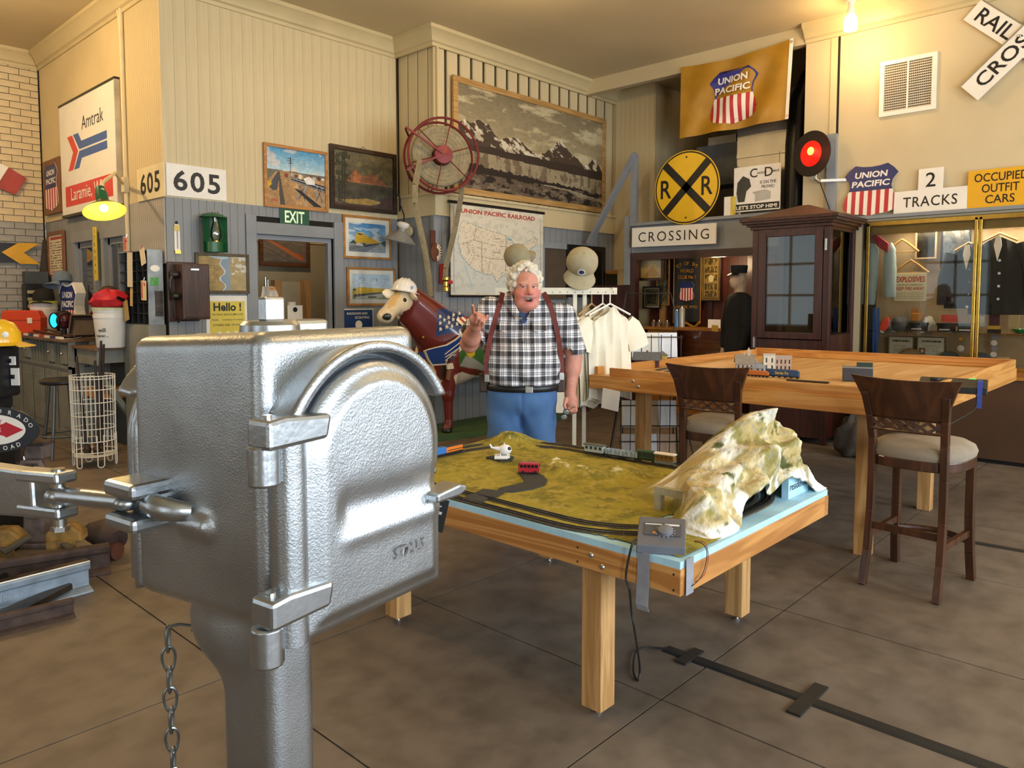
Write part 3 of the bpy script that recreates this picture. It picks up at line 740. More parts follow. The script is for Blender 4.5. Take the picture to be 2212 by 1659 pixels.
# track ovals: road bed, sleepers, two rails
def oval(x0,x1,y0,y1,r,n=14):
    P = []
    for cx,cy,a in ((x1 - r,y0 + r,-90),(x1 - r,y1 - r,0),(x0 + r,y1 - r,90),(x0 + r,y0 + r,180)):
        for i in range(n + 1): t = math.radians(a + 90 * i / n); P.append((cx + r * math.cos(t),cy + r * math.sin(t)))
    return P
m_bed = M('track_ballast','#4b4438',.9,var=.2,scale=60); m_rail = M('nickel_rail','#9a978e',.22,1.,var=.1,scale=30); m_tie = M('track_sleeper','#2a2521',.8,var=.1)
for k,o in enumerate((0.0,.085)):
    P = oval(TX0 + .035 + o,TX1 - .03 - o,TY0 + .10 + o * .6,TY1 - .07 - o,.47 - o * .5)
    def ribbon(mb,off,w,z,h):
        L0 = []
        for i,(x,y) in enumerate(P):
            a = P[i - 1]; b = P[(i + 1) % len(P)]; dx,dy = b[0] - a[0],b[1] - a[1]; q = math.hypot(dx,dy) or 1; nx,ny = dy / q,-dx / q
            L0 += [(x + nx * (off - w / 2),y + ny * (off - w / 2),z),(x + nx * (off + w / 2),y + ny * (off + w / 2),z),(x + nx * (off + w / 2),y + ny * (off + w / 2),z + h),(x + nx * (off - w / 2),y + ny * (off - w / 2),z + h)]
        n = len(P); fs = []
        for i in range(n):
            for j in range(4): fs.append((4 * i + j,4 * i + (j + 1) % 4,4 * ((i + 1) % n) + (j + 1) % 4,4 * ((i + 1) % n) + j))
        mb.add(L0,fs)
    tr = thing('model_track',('outer' if k == 0 else 'inner') + ' oval of model railway track on the grassy layout table','track',(0,0,ZT + .006))
    b = MB(); ribbon(b,0,.048,-.006,.007); b.build('roadbed',m_bed,tr)
    for s in (-.0085,.0085): b = MB(); ribbon(b,s,.0026,.003,.004); b.build('rail',m_rail,tr)
    ti = MB(); acc = 0
    for i in range(len(P)):
        a = Vector(P[i]); c = Vector(P[(i + 1) % len(P)]); d = c - a; q = d.length
        if q < 1e-6: continue
        d /= q; nrm = Vector((d.y,-d.x)); t = acc
        while t < q:
            p = a + d * t; ti.bar((*(p - nrm * .015),.002),(*(p + nrm * .015),.002),.004,.003); t += .011
        acc = t - q
    ti.build('sleepers',m_tie,tr)['kind'] = 'stuff'
# road patches and toy road
m_road = M('toy_asphalt','#3a3a3a',.9,var=.08,scale=40)
rd = [onz(px,py,ZT + .008)[:2] for px,py in ((1118,1022),(1124,1013),(1150,1011),(1180,1013),(1196,1019),(1190,1026),(1174,1029),(1182,1037),(1178,1047),(1150,1056),(1110,1062),(1075,1062),(1078,1055),(1100,1050),(1128,1044),(1133,1037),(1126,1029))]
tag(MB().prism([tuple(p) for p in rd],ZT + .003,ZT + .011,plane='xy').build('toy_road',m_road),'dark winding toy road with a turning loop on the grass mat','toy road')
for l,pts in (('dark crossing panel between the two model tracks',((1044,1056),(1092,1061),(1068,1074),(1020,1067))),('dark crossing panel at the foam edge outside the model tracks',((1018,1066),(1054,1076),(1040,1086),(997,1078)))):
    pp = [tuple(onz(px,py,ZT + .012)[:2]) for px,py in pts]
    tag(MB().prism(pp,ZT + .008,ZT + .013,plane='xy').build('road_crossing',m_road),l,'toy road')
# ------------------------------------------------------------------ mountain of painted plaster cloth
xs = [2.40,2.46,2.54,2.62,2.72,2.84,2.96,3.06,3.16,3.26,3.35,3.42,3.46]
zr = [.69,.80,.84,.85,.875,.94,1.025,1.06,1.055,1.01,.92,.80,.70]       # ridge height
yr = [1.42,1.40,1.42,1.46,1.48,1.48,1.46,1.44,1.42,1.42,1.42,1.40,1.38]  # ridge line
z0 = [.69,.69,.69,.70,.775,.785,.79,.80,.78,.775,.70,.69,.69]            # lower front edge
y0 = [1.27,1.255,1.25,1.26,1.29,1.285,1.28,1.275,1.27,1.265,1.255,1.25,1.255]
y1 = [1.44,1.46,1.50,1.56,1.86,1.94,1.94,1.92,1.88,1.82,1.72,1.60,1.50]
nu,nv = 150,90
U = np.linspace(0,1,nu + 1); X = 2.40 + U * 1.06
I_ = lambda a: np.interp(X,xs,a)
Zr,Yr,Z0,Y0,Y1 = map(I_,(zr,yr,z0,y0,y1)); Vv = np.linspace(0,1,nv + 1)
PX,PV = np.meshgrid(X,Vv); rep = lambda a: np.repeat(a[None],nv + 1,0)
Zr,Yr,Z0,Y0,Y1 = map(rep,(Zr,Yr,Z0,Y0,Y1)); Z0 = Z0 + .022 * (fbm(PX * .9,PX * 0 + .3,30,5) - .5) * (Z0 > .71)
fr = PV < .5; a = np.clip(PV / .5,0,1); b = np.clip((PV - .5) / .5,0,1)
PY = np.where(fr,Y0 + (Yr - Y0) * a,Yr + (Y1 - Yr) * b)
PZ = np.where(fr,Z0 + (Zr - Z0) * np.sin(a * math.pi / 2) ** .95,Zr + (ZT - Zr) * (b ** .8) ** 2 * (3 - 2 * b ** .8))
n1 = fbm(PX * .8,(PY + PZ) * .8,8,2,2); n3 = fbm(PX,(PY + PZ),60,8)
amp = np.clip((PZ - ZT) * 8,0,1) * np.clip((1 - PV) * 6,0,1)
PZ = PZ + amp * ((n1 - .5) * .17 * np.clip(.35 + 2.2 * np.abs(PV - .5),0,1) + (n3 - .5) * .010); PY = PY - amp * ((n1 - .5) * .14 + (n3 - .5) * .016)
c = np.zeros(PX.shape + (3,)) + hexc('#b29d66'); c = mixc(c,'#d8c9a0',np.clip((fbm(PX,PY + PZ,12,61) - .45) * 6,0,.8)); c = mixc(c,'#7f7638',np.clip((fbm(PX,PY + PZ,16,31) - .5) * 8 + (PZ - .95) * 2,0,.75))
c = mixc(c,'#ddd6c8',np.clip((fbm(PX,PY + PZ,9,71) - .60) * 14,0,1) * .8); c = mixc(c,'#8f8c86',np.clip((fbm(PX,PY + PZ,40,41) - .6) * 12,0,1) * .6)
c = mixc(c,'#f0ede6',np.clip((Z0 + .05 - PZ) * 40,0,1) * (fbm(PX,PX * 0,20,3) > .4)); c = mixc(c,'#f0ede6',np.clip((PX - 3.3) * 20,0,1) * np.clip((.86 - PZ) * 20,0,1)); c = mixc(c,'#4c4f22',np.clip((fbm(PX,PY + PZ,14,51) - .70) * 14,0,1)); c = mixc(c,'#978a3a',np.clip((ZT + .07 - PZ) * 22,0,1) * (PV > .55))
Vt = np.stack([PX,PY,PZ],-1).reshape(-1,3); Vi = Vt - np.array([0,-.004,.012]); k = len(Vt)
I = np.arange(k).reshape(nv + 1,nu + 1); q = np.stack([I[:-1,:-1],I[:-1,1:],I[1:,1:],I[1:,:-1]],-1).reshape(-1,4)
MT = thing('model_mountain','pale plaster model mountain with tunnel opening at the corner of the grassy layout','model mountain',(0,0,0))
rimq = np.stack([I[0,:-1],I[0,:-1] + k,I[0,1:] + k,I[0,1:]],-1)
me = np_mesh('rock_shell',np.concatenate([Vt,Vi]),np.concatenate([q,q[:,::-1] + k,rimq]),vcmat('plaster_rock',.8,bump=.5,bscale=70),True,np.concatenate([c.reshape(-1,3)] * 2)); link('rock_shell',me,MT)
for x0_,x1_,y_ in ((2.64,2.70,1.42),(2.80,2.85,1.52),(3.14,3.36,1.30)):
    cboxp('foam_support',m_foam,MT,(x0_,y_,ZT),(x1_,y_ + .03,ZT + .115 if x0_ < 3 else ZT + .10))
letters('residential',MT,m_letblack,3.25,ZT + .05,1.2985,w=.19,bold=.0)
# tunnel portal on the left flank
MB().prism([(1.47,ZT),(1.49,ZT),(1.49,ZT + .07),(1.60,ZT + .07),(1.60,ZT),(1.63,ZT),(1.63,ZT + .10),(1.47,ZT + .10)],2.60,2.63,plane='yz').build('tunnel_portal',M('portal_stone','#a9a287',.8,var=.1,scale=30),MT)
# ------------------------------------------------------------------ toys on the grassy layout (plain, faceless)
def on_track(px,py): return onz(px,py,ZT + .014)
def wheels(mb,Lg,r=.006,n=2,w=.011):
    for x in np.linspace(-Lg / 2 + .012,Lg / 2 - .012,n):
        for y in (-w,w): mb.cyl((x,y - .0015,r),(x,y + .0015,r),r,n=10)
def wagon(name,label,px,py,kind,col,Lg=.085,ang=None,roofc=None,sc=1.0):
    p = on_track(px,py); t = thing(name,label,'toy train',tuple(p - np.array([0,0,.001])),ang,'toy train on the inner track')
    m = M('toy_' + kind + col,col,.45,var=.05); b = MB(); wheels(b,Lg); b.build('wheels',m_black,t)['kind'] = 'stuff'
    cboxp('chassis',m_black,t,(-Lg / 2,-.012,.007),(Lg / 2,.012,.013))
    if kind == 'open':
        b = MB(); h0,h1 = .013,.034
        for s in (-1,1): b.box((-Lg / 2 + .004,s * .014 - .001,h0),(Lg / 2 - .004,s * .014 + .001,h1)); b.box((s * (Lg / 2 - .005) - .001,-.014,h0),(s * (Lg / 2 - .005) + .001,.014,h1))
        b.box((-Lg / 2 + .004,-.014,h0),(Lg / 2 - .004,.014,h0 + .002)); b.build('tub',m,t)
        b = MB()
        for s in (-1,1):
            for x in (-.028,-.01,.01,.028): b.box((x - .001,s * .0158 - .0006,h0),(x + .001,s * .0158 + .0006,h1))
            b.bar((-.028,s * .0158,h0 + .002),(-.01,s * .0158,h1 - .002),.0012,.0018); b.bar((.028,s * .0158,h0 + .002),(.01,s * .0158,h1 - .002),.0012,.0018)
        b.build('strapping',M('toy_strap','#6d7c85',.5),t)['kind'] = 'stuff'
    else:
        cboxp('body',m,t,(-Lg / 2 + .004,-.0145,.013),(Lg / 2 - .004,.0145,.042),.001)
        rm = M('toy_roof' + (roofc or col),roofc or col,.5,var=.03)
        MB().prism([(-.017,.042),(.017,.042),(.014,.047),(0,.0495),(-.014,.047)],-Lg / 2,Lg / 2,plane='yz').build('roof',rm,t,smooth=30)
        b = MB()
        for s in (-1,1):
            for x in np.linspace(-Lg / 2 + .016,Lg / 2 - .016,4): b.box((x - .006,s * .0148 - .0004,.026),(x + .006,s * .0148 + .0004,.038))
        b.build('windows',M('toy_window','#2b3330',.3) if kind == 'van' else M('toy_panel_brown','#6a4a23',.4),t)['kind'] = 'stuff'
        if kind == 'tram': cboxp('skirt',M('toy_skirt','#79838c',.5),t,(-Lg / 2 + .002,-.0155,.004),(Lg / 2 - .002,.0155,.016))
    t.scale = (sc,sc,sc); return t
A = on_track(1275,975); B_ = on_track(1430,997); ang = math.atan2(B_[1] - A[1],B_[0] - A[0])
wagon('toy_brake_van','small pale grey toy brake van at the left end of the toy train',1285,982,'van','#a9b3b2',.10,ang,'#4d5553',1.25)
wagon('toy_open_wagon','pale blue open toy wagon behind the grey brake van',1328,987,'open','#a7b9c6',.085,ang,sc=1.25)
wagon('toy_open_wagon','pale blue open toy wagon coupled to the dark green coach',1362,992,'open','#a7b9c6',.085,ang,sc=1.25)
wagon('toy_coach','dark green toy coach between blue wagon and brown tram engine',1398,997,'van','#20422a',.09,ang,sc=1.25)
wagon('toy_tram_engine','brown toy tram engine with cream roof at the right end of the toy train',1437,1003,'tram','#8a6428',.09,ang,'#efe9dc',1.25)
# blue and orange toy diesel on the far left of the layout
p = on_track(968,982); p2 = on_track(1010,972); t = thing('toy_diesel','toy diesel engine with blue nose and orange body at the back of the grassy layout','toy train',tuple(p),math.atan2(p2[1] - p[1],p2[0] - p[0]))
b = MB(); wheels(b,.20,.008,6); b.build('wheels',m_black,t)['kind'] = 'stuff'; cboxp('chassis',m_black,t,(-.105,-.015,.008),(.105,.015,.014))
cboxp('cab',M('toy_blue','#2f74c4',.4,var=.03),t,(-.105,-.018,.014),(-.03,.018,.05),.004); cboxp('hood',M('toy_orange','#e07b23',.4,var=.03),t,(-.028,-.016,.014),(.105,.016,.043),.004)
cboxp('roof',M('toy_dark_roof','#33312f',.5),t,(-.028,-.012,.043),(.10,.012,.049),.002); cboxp('stripe',M('toy_stripe','#2a2724',.5),t,(-.02,-.0168,.024),(.1,-.016,.028))
# red toy bus
p = onz(1143,1022,ZT + .012); p2 = onz(1152,1025,ZT + .012); t = thing('toy_bus','red toy bus parked on the winding toy road','toy bus',tuple(p),math.radians(-52))
mr = M('toy_bus_red','#b3202f',.35,var=.03,coat=.4); b = MB()
for x in (-.03,.03):
    for y in (-.019,.019): b.cyl((x,y - .003,.008),(x,y + .003,.008),.008,n=12)
b.build('wheels',m_black,t)['kind'] = 'stuff'
MB().prism([(-.05,.006),(.05,.006),(.053,.03),(.047,.052),(-.047,.054),(-.052,.03)],-.02,.02).build('body',mr,t,bevel=.004)
b = MB()
for s in (-1,1):
    for x in (-.036,-.018,0,.018,.036): b.box((x - .007,s * .0203 - .0005,.031),(x + .007,s * .0203 + .0005,.045))
b.box((.0505,-.015,.031),(.0525,.015,.045)); b.box((-.0525,-.015,.033),(-.0505,.015,.046)); b.build('windows',M('toy_glass','#1c1a1c',.2),t)['kind'] = 'stuff'
# white toy helicopter on a dark pad
pp = [tuple(onz(px,py,ZT + .035)[:2]) for px,py in ((1050,987),(1062,984),(1110,986),(1106,991),(1080,993))]
tag(MB().prism(pp,ZT + .024,ZT + .036,plane='xy').build('landing_pad',m_road),'dark landing pad under the white toy helicopter','toy pad')
p = onz(1083,990,ZT + .036); t = thing('toy_helicopter','white toy helicopter with floats standing on the dark pad','toy helicopter',tuple(p),CAMROT)
mw = M('toy_white','#e9e6e6',.4,var=.02); b = MB().ball((.02,0,.045),(.034,.027,.028)); b.tube([(-.005,0,.05),(-.05,0,.056)],[.014,.005],10); b.tube([(-.05,0,.056),(-.06,0,.075)],[.006,.004],8); b.build('fuselage',mw,t,smooth=True)
for s in (-1,1): MB().tube([(-.035,s * .028,.009),(.03,s * .028,.009),(.045,s * .028,.013)],[.009,.009,.004],8).build('float',mw,t,smooth=True)
b = MB()
for s in (-1,1):
    for x in (-.005,.03): b.tube([(x,s * .016,.03),(x,s * .028,.01)],.0025,6)
b.build('strut',mw,t)['kind'] = 'stuff'; MB().cyl((.015,0,.072),(.015,0,.082),.003,n=8).build('mast',mw,t)
MB().ball((.038,-.012,.053),(.013,.012,.01)).build('canopy',M('toy_glass','#1c1a1c'),t,smooth=True)
# ------------------------------------------------------------------ controller with tape, leads
PC = thing('power_controller','grey train power controller with round dial taped to the corner of the grassy layout','controller',(2.245,1.375,ZT),math.radians(-60))
m_ctl = M('controller_grey','#5f6169',.5,var=.05)
MB().prism([(-.085,0),(.10,0),(.10,.022),(.05,.035),(-.03,.075),(-.085,.075)],-.085,.085,plane='yz').build('housing',m_ctl,PC,bevel=.004) if False else None
hs = MB(); prof = [(-.10,0),(.085,0),(.085,.075),(.03,.07),(-.05,.042),(-.10,.03)]
hs.prism(prof,-.082,.082,plane='yz'); hs.build('housing',m_ctl,PC,bevel=.004)
R_ = Matrix.Rotation(math.radians(19),4,'X'); fm = Matrix.Translation((0,-.012,.0575)) @ R_
hb = MB().lathe([(0,.016),(.022,.015),(.026,.012),(.027,0)],24,m=Matrix.Translation((.012,-.02,.055)) @ R_); hb.build('dial',M('dial_grey','#6c6d73',.45),PC,smooth=35)
MB().box((-.06,-.03,.0),(.065,.04,.0012),fm).build('face_plate',M('controller_face','#4b4c53',.5),PC)
b = MB().box((-.058,.028,.0012),(.0,.034,.0016),fm).box((.01,.026,.0012),(.06,.036,.0016),fm)
for i in range(12):
    a = math.radians(-150 + 27 * i); b.box((.012 + .033 * math.cos(a) - .0015,-.008 + .033 * math.sin(a) - .0015,.0012),(.012 + .033 * math.cos(a) + .0015,-.008 + .033 * math.sin(a) + .0015,.0018),fm)
b.build('face_marks',M('controller_marks','#d8d4ce',.5),PC)['kind'] = 'stuff'; b = MB().box((-.03,-.022,.0012),(-.02,-.012,.0018),fm); b.build('orange_mark',M('orange_mark','#e08030',.5),PC)
m_tape = M('grey_tape','#8c8e95',.35,var=.08,scale=20)
def strip(name,label,pts,w,updir):
    mb = MB()
    for p0,p1 in zip(pts[:-1],pts[1:]): mb.bar(p0,p1,w,.0015,updir)
    return tag(mb.build(name,m_tape),label,'tape')
a = onx(1392,1165,TX0 - .003); yb = a[1]
TP = tag(MB().sheet(lambda u,v: (TX0 - .004 - .006 * v * v + .01 * (v > .9),yb + .024 - .048 * u + .004 * v,TZ + .03 - .205 * v),4,10,(-.0012,0,0)).build('tape_strip',m_tape),'wide grey tape strip hanging down the left face of the table below the controller','tape')
xc = ony(1490,1190,TY0 - .003)[0]
tag(MB().sheet(lambda u,v: (xc - .024 + .048 * u - .006 * v,TY0 - .004 - .004 * v,TZ + .03 - .12 * v),4,8,(0,-.0012,0)).build('tape_strip',m_tape),'grey tape strip on the front face of the table right of the controller','tape')
def cable(name,label,pts,r,mat,cat='cable',sub=6):
    """smooth cable through the given points"""
    P = [Vector(p) for p in pts]; out = []
    for i in range(len(P) - 1):
        p0 = P[max(i - 1,0)]; p1 = P[i]; p2 = P[i + 1]; p3 = P[min(i + 2,len(P) - 1)]
        for s in range(sub):
            t = s / sub; out.append(.5 * ((2 * p1) + (p2 - p0) * t + (2 * p0 - 5 * p1 + 4 * p2 - p3) * t * t + (3 * p1 - p0 - 3 * p2 + p3) * t ** 3))
    out.append(P[-1]); o = MB().tube(out,r,7).build(name,mat,smooth=True)
    return tag(o,label,cat) if label else o
pc = lambda px,py,X=TX0 - .02: tuple(onx(px,py,X))
pcord = cable('power_cord',None,[pc(1374,1165,2.15),pc(1366,1175),pc(1356,1215),pc(1352,1250),pc(1360,1275),pc(1364,1320,2.16),pc(1372,1370,2.2),tuple(onz(1382,1440,.07)),tuple(onz(1378,1470,.008)),tuple(onz(1368,1448,.01)),tuple(onz(1374,1408,.01)),tuple(onz(1400,1399,.008)),tuple(onz(1442,1402,.01))],.0042,m_rubber)
pcord.parent = PC; pcord.matrix_parent_inverse = (Matrix.Translation(PC.location) @ Matrix.Rotation(PC.rotation_euler.z,4,'Z')).inverted()
py_ = lambda px,py,Y=TY0 - .015: tuple(ony(px,py,Y))
cable('track_lead','thin red wire looping from the controller under the table edge',[py_(1500,1168,1.26),py_(1522,1172),py_(1530,1200),py_(1524,1235),py_(1510,1252),py_(1490,1262,1.26)],.0013,M('red_wire','#9c1f22',.4))
cable('track_lead','thin black wire looping from the controller under the table edge',[py_(1500,1170,1.255),py_(1518,1175),py_(1527,1195),py_(1520,1235),py_(1500,1262),py_(1478,1272,1.25)],.0016,m_rubber)
# floor cable cover strip with cross tape
m_strip = M('black_cable_cover','#1b1a19',.6,var=.15,scale=20)
F0 = onz(1440,1402); F1 = onz(2300,1715); d_ = (F1 - F0) / np.linalg.norm(F1 - F0); nr = np.array([-d_[1],d_[0],0])
FS = thing('cable_cover','long black cable cover strip taped across the floor','cable cover',tuple(F0),math.atan2(d_[1],d_[0]))
ln = float(np.linalg.norm(F1 - F0)); MB().prism([(-.034,.0),(.034,.0),(.022,.008),(-.022,.008)],.0,ln,plane='yz').build('strip',m_strip,FS)
for px,py,w,l in ((1755,1503,.055,.28),(1490,1420,.05,.16)):
    q = onz(px,py); s = float((q - F0) @ d_); MB().box((s - w / 2,-l / 2,.0),(s + w / 2,l / 2,.0095)).build('cross_tape',M('black_gaffer_tape','#211f1d',.55,var=.1),FS)
# ================================================================== THE MAN BEHIND THE LAYOUT
MD = 4.93; mo = atd(1122,1150,MD)
S_ = F / MD
def mp(px,py,y=0.0):
    """pixel -> man-local point at depth offset y (away from the camera +)"""
    p = atd(px,py,MD + y); q = p - np.array([mo[0],mo[1],0]); return (float(q @ rt),float(q @ fw),float(p[2]))
PN = thing('person','white-haired man in plaid shirt, suspenders and jeans pointing with his raised hand','person',(mo[0],mo[1],0),CAMROT)
hx,hy = mp(1135,610)[0],-.05; HS = 1.06
def f_head(P):
    x,y,z = (P[...,0] - hx) / HS,(P[...,1] - hy) / HS,(P[...,2] - 1.62 + .022) / HS + 1.62
    Q = np.stack([x,y,z],-1); c,s = math.cos(-.22),math.sin(-.22); X = Q[...,0] * c - Q[...,1] * s; Y = Q[...,0] * s + Q[...,1] * c; Q = np.stack([X,Y,z],-1)
    d = s_ell(Q,(0,.012,1.675),(.080,.102,.104))
    d = smin(d,s_ell(Q,(0,-.024,1.605),(.070,.080,.086)),.03)
    d = smin(d,s_ell(Q,(0,-.074,1.540),(.030,.026,.022)),.025)                    # chin
    for s in (-1,1):
        d = smin(d,s_ell(Q,(s * .046,-.058,1.603),(.028,.032,.030)),.022)         # cheeks
        d = smin(d,s_ell(Q,(s * .044,-.040,1.552),(.026,.036,.026)),.028)         # jowls
        d = smin(d,s_ell(Q,(s * .033,-.085,1.668),(.028,.014,.007)),.010)         # brows
        d = smax(d,-s_ell(Q,(s * .032,-.106,1.648),(.024,.022,.014)),.010)        # eye sockets
        d = smin(d,s_ell(Q,(s * .031,-.080,1.646),(.015,.013,.012)),.003)         # eyeballs
        d = smin(d,s_ell(Q,(s * .031,-.084,1.6555),(.018,.012,.0055)),.004)       # upper lids
        d = smin(d,s_ell(Q,(s * .031,-.083,1.6365),(.017,.011,.0055)),.005)       # bags
        d = smin(d,s_ell(Q,(s * .085,.004,1.632),(.012,.022,.033)),.008)          # ears
        d = smax(d,-s_cap(Q,(s * .022,-.110,1.606),(s * .040,-.098,1.570),.0045,.004),.008)   # smile folds
    d = smin(d,s_cap(Q,(0,-.090,1.658),(0,-.118,1.614),.009,.0155),.010)        # nose
    for s in (-1,1): d = smin(d,s_ell(Q,(s * .015,-.103,1.608),(.011,.012,.0095)),.006)
    d = smin(d,s_ell(Q,(0,-.096,1.590),(.032,.012,.009)),.008)                    # moustache lip
    d = smax(d,-s_ell(Q,(-.002,-.108,1.569),(.021,.026,.0125)),.004)              # open mouth
    d = smin(d,s_ell(Q,(-.002,-.092,1.552),(.023,.012,.007)),.005)                # lower lip
    d = smin(d,s_ell(Q,(0,-.025,1.528),(.052,.055,.034)),.03)                     # double chin
    d = smin(d,s_cap(Q,(0,.02,1.56),(-.01,.03,1.38),.060,.074),.03)
    return d
SH_R,EL_R,WR_R = mp(1062,668,.02),mp(1014,742,-.08),mp(1028,702,-.30)
SH_L,EL_L,WR_L = mp(1216,682,.02),mp(1238,772,.03),mp(1232,850,-.03)
def v_(a,b,t): return tuple(a[i] + (b[i] - a[i]) * t for i in range(3))
hr = mp(1031,688,-.36)
def f_armr(P):
    d = s_cap(P,SH_R,EL_R,.06,.055); d = smin(d,s_cap(P,EL_R,WR_R,.056,.036),.03)
    d = smin(d,s_ell(P,v_(EL_R,WR_R,.35),(.056,.06,.056)),.03)
    d = smin(d,s_cap(P,WR_R,hr,.035,.04),.02)
    k = lambda px,py,y: mp(px,py,y)
    # palm, pointing index, three curled fingers, thumb
    d = smin(d,s_cap(P,k(1024,690,-.37),k(1040,690,-.37),.03,.03),.015)
    d = smin(d,s_cap(P,k(1024,676,-.40),k(1022,666,-.44),.0105,.010),.008); d = smin(d,s_cap(P,k(1022,666,-.44),k(1021,660,-.475),.010,.0085),.004)
    for i,(px,py) in enumerate(((1031,678),(1038,682),(1044,688))):
        a = k(px,py,-.40); b = k(px + 1,py + 9,-.435); c = k(px - 3,py + 19,-.415)
        d = smin(d,s_cap(P,a,b,.0105,.010),.006); d = smin(d,s_cap(P,b,c,.010,.0085),.003)
    d = smin(d,s_cap(P,k(1040,698,-.36),k(1049,690,-.395),.012,.011),.01); d = smin(d,s_cap(P,k(1049,690,-.395),k(1053,682,-.41),.0105,.009),.004)
    return d
hl = mp(1234,872,-.05)
def f_arml(P):
    d = s_cap(P,SH_L,EL_L,.06,.055); d = smin(d,s_cap(P,EL_L,WR_L,.055,.034),.03); d = smin(d,s_ell(P,v_(EL_L,WR_L,.3),(.054,.056,.06)),.03)
    d = smin(d,s_cap(P,WR_L,hl,.034,.04),.02); k = mp
    d = smin(d,s_box(P,k(1236,868,-.05),(.07,.035,.07),.02),.015)
    for i in range(4):
        px = 1228 + 5.2 * i; a = k(px,878,-.065); b = k(px + 1,889 - abs(i - 1.3) * 1.2,-.085); c = k(px - 2,893 - abs(i - 1.3),-.055)
        d = smin(d,s_cap(P,a,b,.0105,.010),.006); d = smin(d,s_cap(P,b,c,.010,.0085),.003)
    d = smin(d,s_cap(P,k(1222,862,-.07),k(1219,876,-.095),.012,.0105),.01); d = smin(d,s_cap(P,k(1219,876,-.095),k(1224,886,-.10),.010,.009),.004)
    return d
tx = mp(1130,700)[0]
def f_core(P):
    d = s_ell(P,(tx,.02,1.33),(.2,.11,.2)); d = smin(d,s_ell(P,(tx,-.01,1.1),(.2,.14,.2)),.05)
    for s in (-1,1): d = smin(d,s_cap(P,(tx + s * .1,0,.92),(tx + s * .13,.0,.08),.08,.045),.04)
    return d
blocks = [(f_head,(hx - .14,hy - .18,1.38),(hx + .14,hy + .16,1.80),.0036),(f_armr,(min(EL_R[0],WR_R[0]) - .1,-.56,1.1),(SH_R[0] + .08,.12,1.58),.005),
          (f_arml,(SH_L[0] - .08,-.18,.78),(EL_L[0] + .12,.13,1.56),.005),(f_core,(tx - .3,-.2,.02),(tx + .3,.2,1.56),.02)]
Vs,Qs,off = [],[],0
for f,lo,hi,h in blocks:
    V,Q = snet(f,lo,hi,h); Vs.append(V); Qs.append(Q + off); off += len(V)
V = np.concatenate(Vs); nh = len(Vs[0]); colb = np.zeros((len(V),3)) + hexc('#c98a76')
nn = fbm(V[:,0] * 2 + 3,V[:,2] * 2 + 3,30,4); colb = colb * (.92 + .16 * nn[:,None])
x,y,z = (V[:,0] - hx) / HS,(V[:,1] - hy) / HS,(V[:,2] - 1.62 + .022) / HS + 1.62; c_,s_2 = math.cos(-.22),math.sin(-.22); x,y = x * c_ - y * s_2,x * s_2 + y * c_
g = lambda cx,cz,sx,sz: np.exp(-((x - cx) / sx) ** 2 - ((z - cz) / sz) ** 2) * (y < -.02)
isH = np.arange(len(V)) < nh
def tint(w,c):
    global colb
    w = (w * isH)[:,None]; colb = colb * (1 - w) + hexc(c) * w
tint(np.clip(g(-.05,1.60,.035,.035) + g(.05,1.60,.035,.035),0,1) * .75,'#cf6f66'); tint(g(0,1.61,.016,.016) * .6,'#c9665c'); tint(g(0,1.54,.05,.03) * .5,'#d2776b')
tint(np.clip(g(-.0,1.588,.034,.008) * 1.2,0,1) * .75,'#9b8478'); tint(np.clip(g(-.002,1.569,.022,.010) * 1.6,0,1) * (y > -.104),'#3f1816'); tint(np.clip(g(-.002,1.577,.014,.0035) * 1.8,0,1),'#ddd0bd'); tint(np.clip(g(-.002,1.552,.022,.006) * 1.3,0,1) * .7,'#b8625c')
for s in (-1,1): tint(np.clip(g(s * .031,1.6455,.013,.0035) * 1.5,0,1) * .8,'#d6c8bc'); tint(np.clip(g(s * .031 - .004,1.6455,.0055,.0040) * 1.8,0,1),'#3c3f44'); tint(np.clip(g(s * .031,1.6515,.016,.0022) * 1.4,0,1) * .8,'#8a564c'); tint(np.clip(g(s * .036,1.674,.024,.006),0,1) * .6,'#cbb9a6')
link('body',np_mesh('body',V,np.concatenate(Qs),vcmat('skin',.5,bump=.15,bscale=120),True,colb),PN)
# hair: curls of white round the skull, open over the face
rh = np.random.RandomState(11); curls = []
for i in range(330):
    a = rh.uniform(0,2 * math.pi); b = rh.uniform(-.45,1.5); q = np.array([math.cos(b) * math.cos(a) * .093,math.cos(b) * math.sin(a) * .110 + .018,1.680 + math.sin(b) * .112])
    if q[1] < -.035 and q[2] < 1.742: continue
    if q[2] < 1.63 and q[1] < .005: continue
    curls.append((q + rh.uniform(-.007,.007,3),rh.uniform(.010,.019)))
def f_hair(P):
    Q = (P - np.array([hx,hy,1.598])) / HS + np.array([0,0,1.62]); c,s = math.cos(-.22),math.sin(-.22); Q = np.stack([Q[...,0] * c - Q[...,1] * s,Q[...,0] * s + Q[...,1] * c,Q[...,2]],-1)
    x,y,z = Q[...,0],Q[...,1],Q[...,2]
    d = s_ell(Q,(0,.03,1.69),(.092,.105,.110)); d = np.maximum(d,-(y + .070 - 1.6 * np.clip(z - 1.722,-.03,.05))); d = np.maximum(d,1.60 - z)
    for q,r in curls: d = smin(d,np.sqrt(((Q - q) ** 2).sum(-1)) - r,.007)
    return d + .0022 * np.sin(190 * x + 60 * z) * np.sin(170 * z + 40 * y) * np.sin(180 * y)
sdf_obj('hair',f_hair,(hx - .15,hy - .15,1.56),(hx + .15,hy + .18,1.85),.0050,M('white_hair','#cfc8b6',.8,var=.10,scale=40,bump=.6,bscale=220),PN)
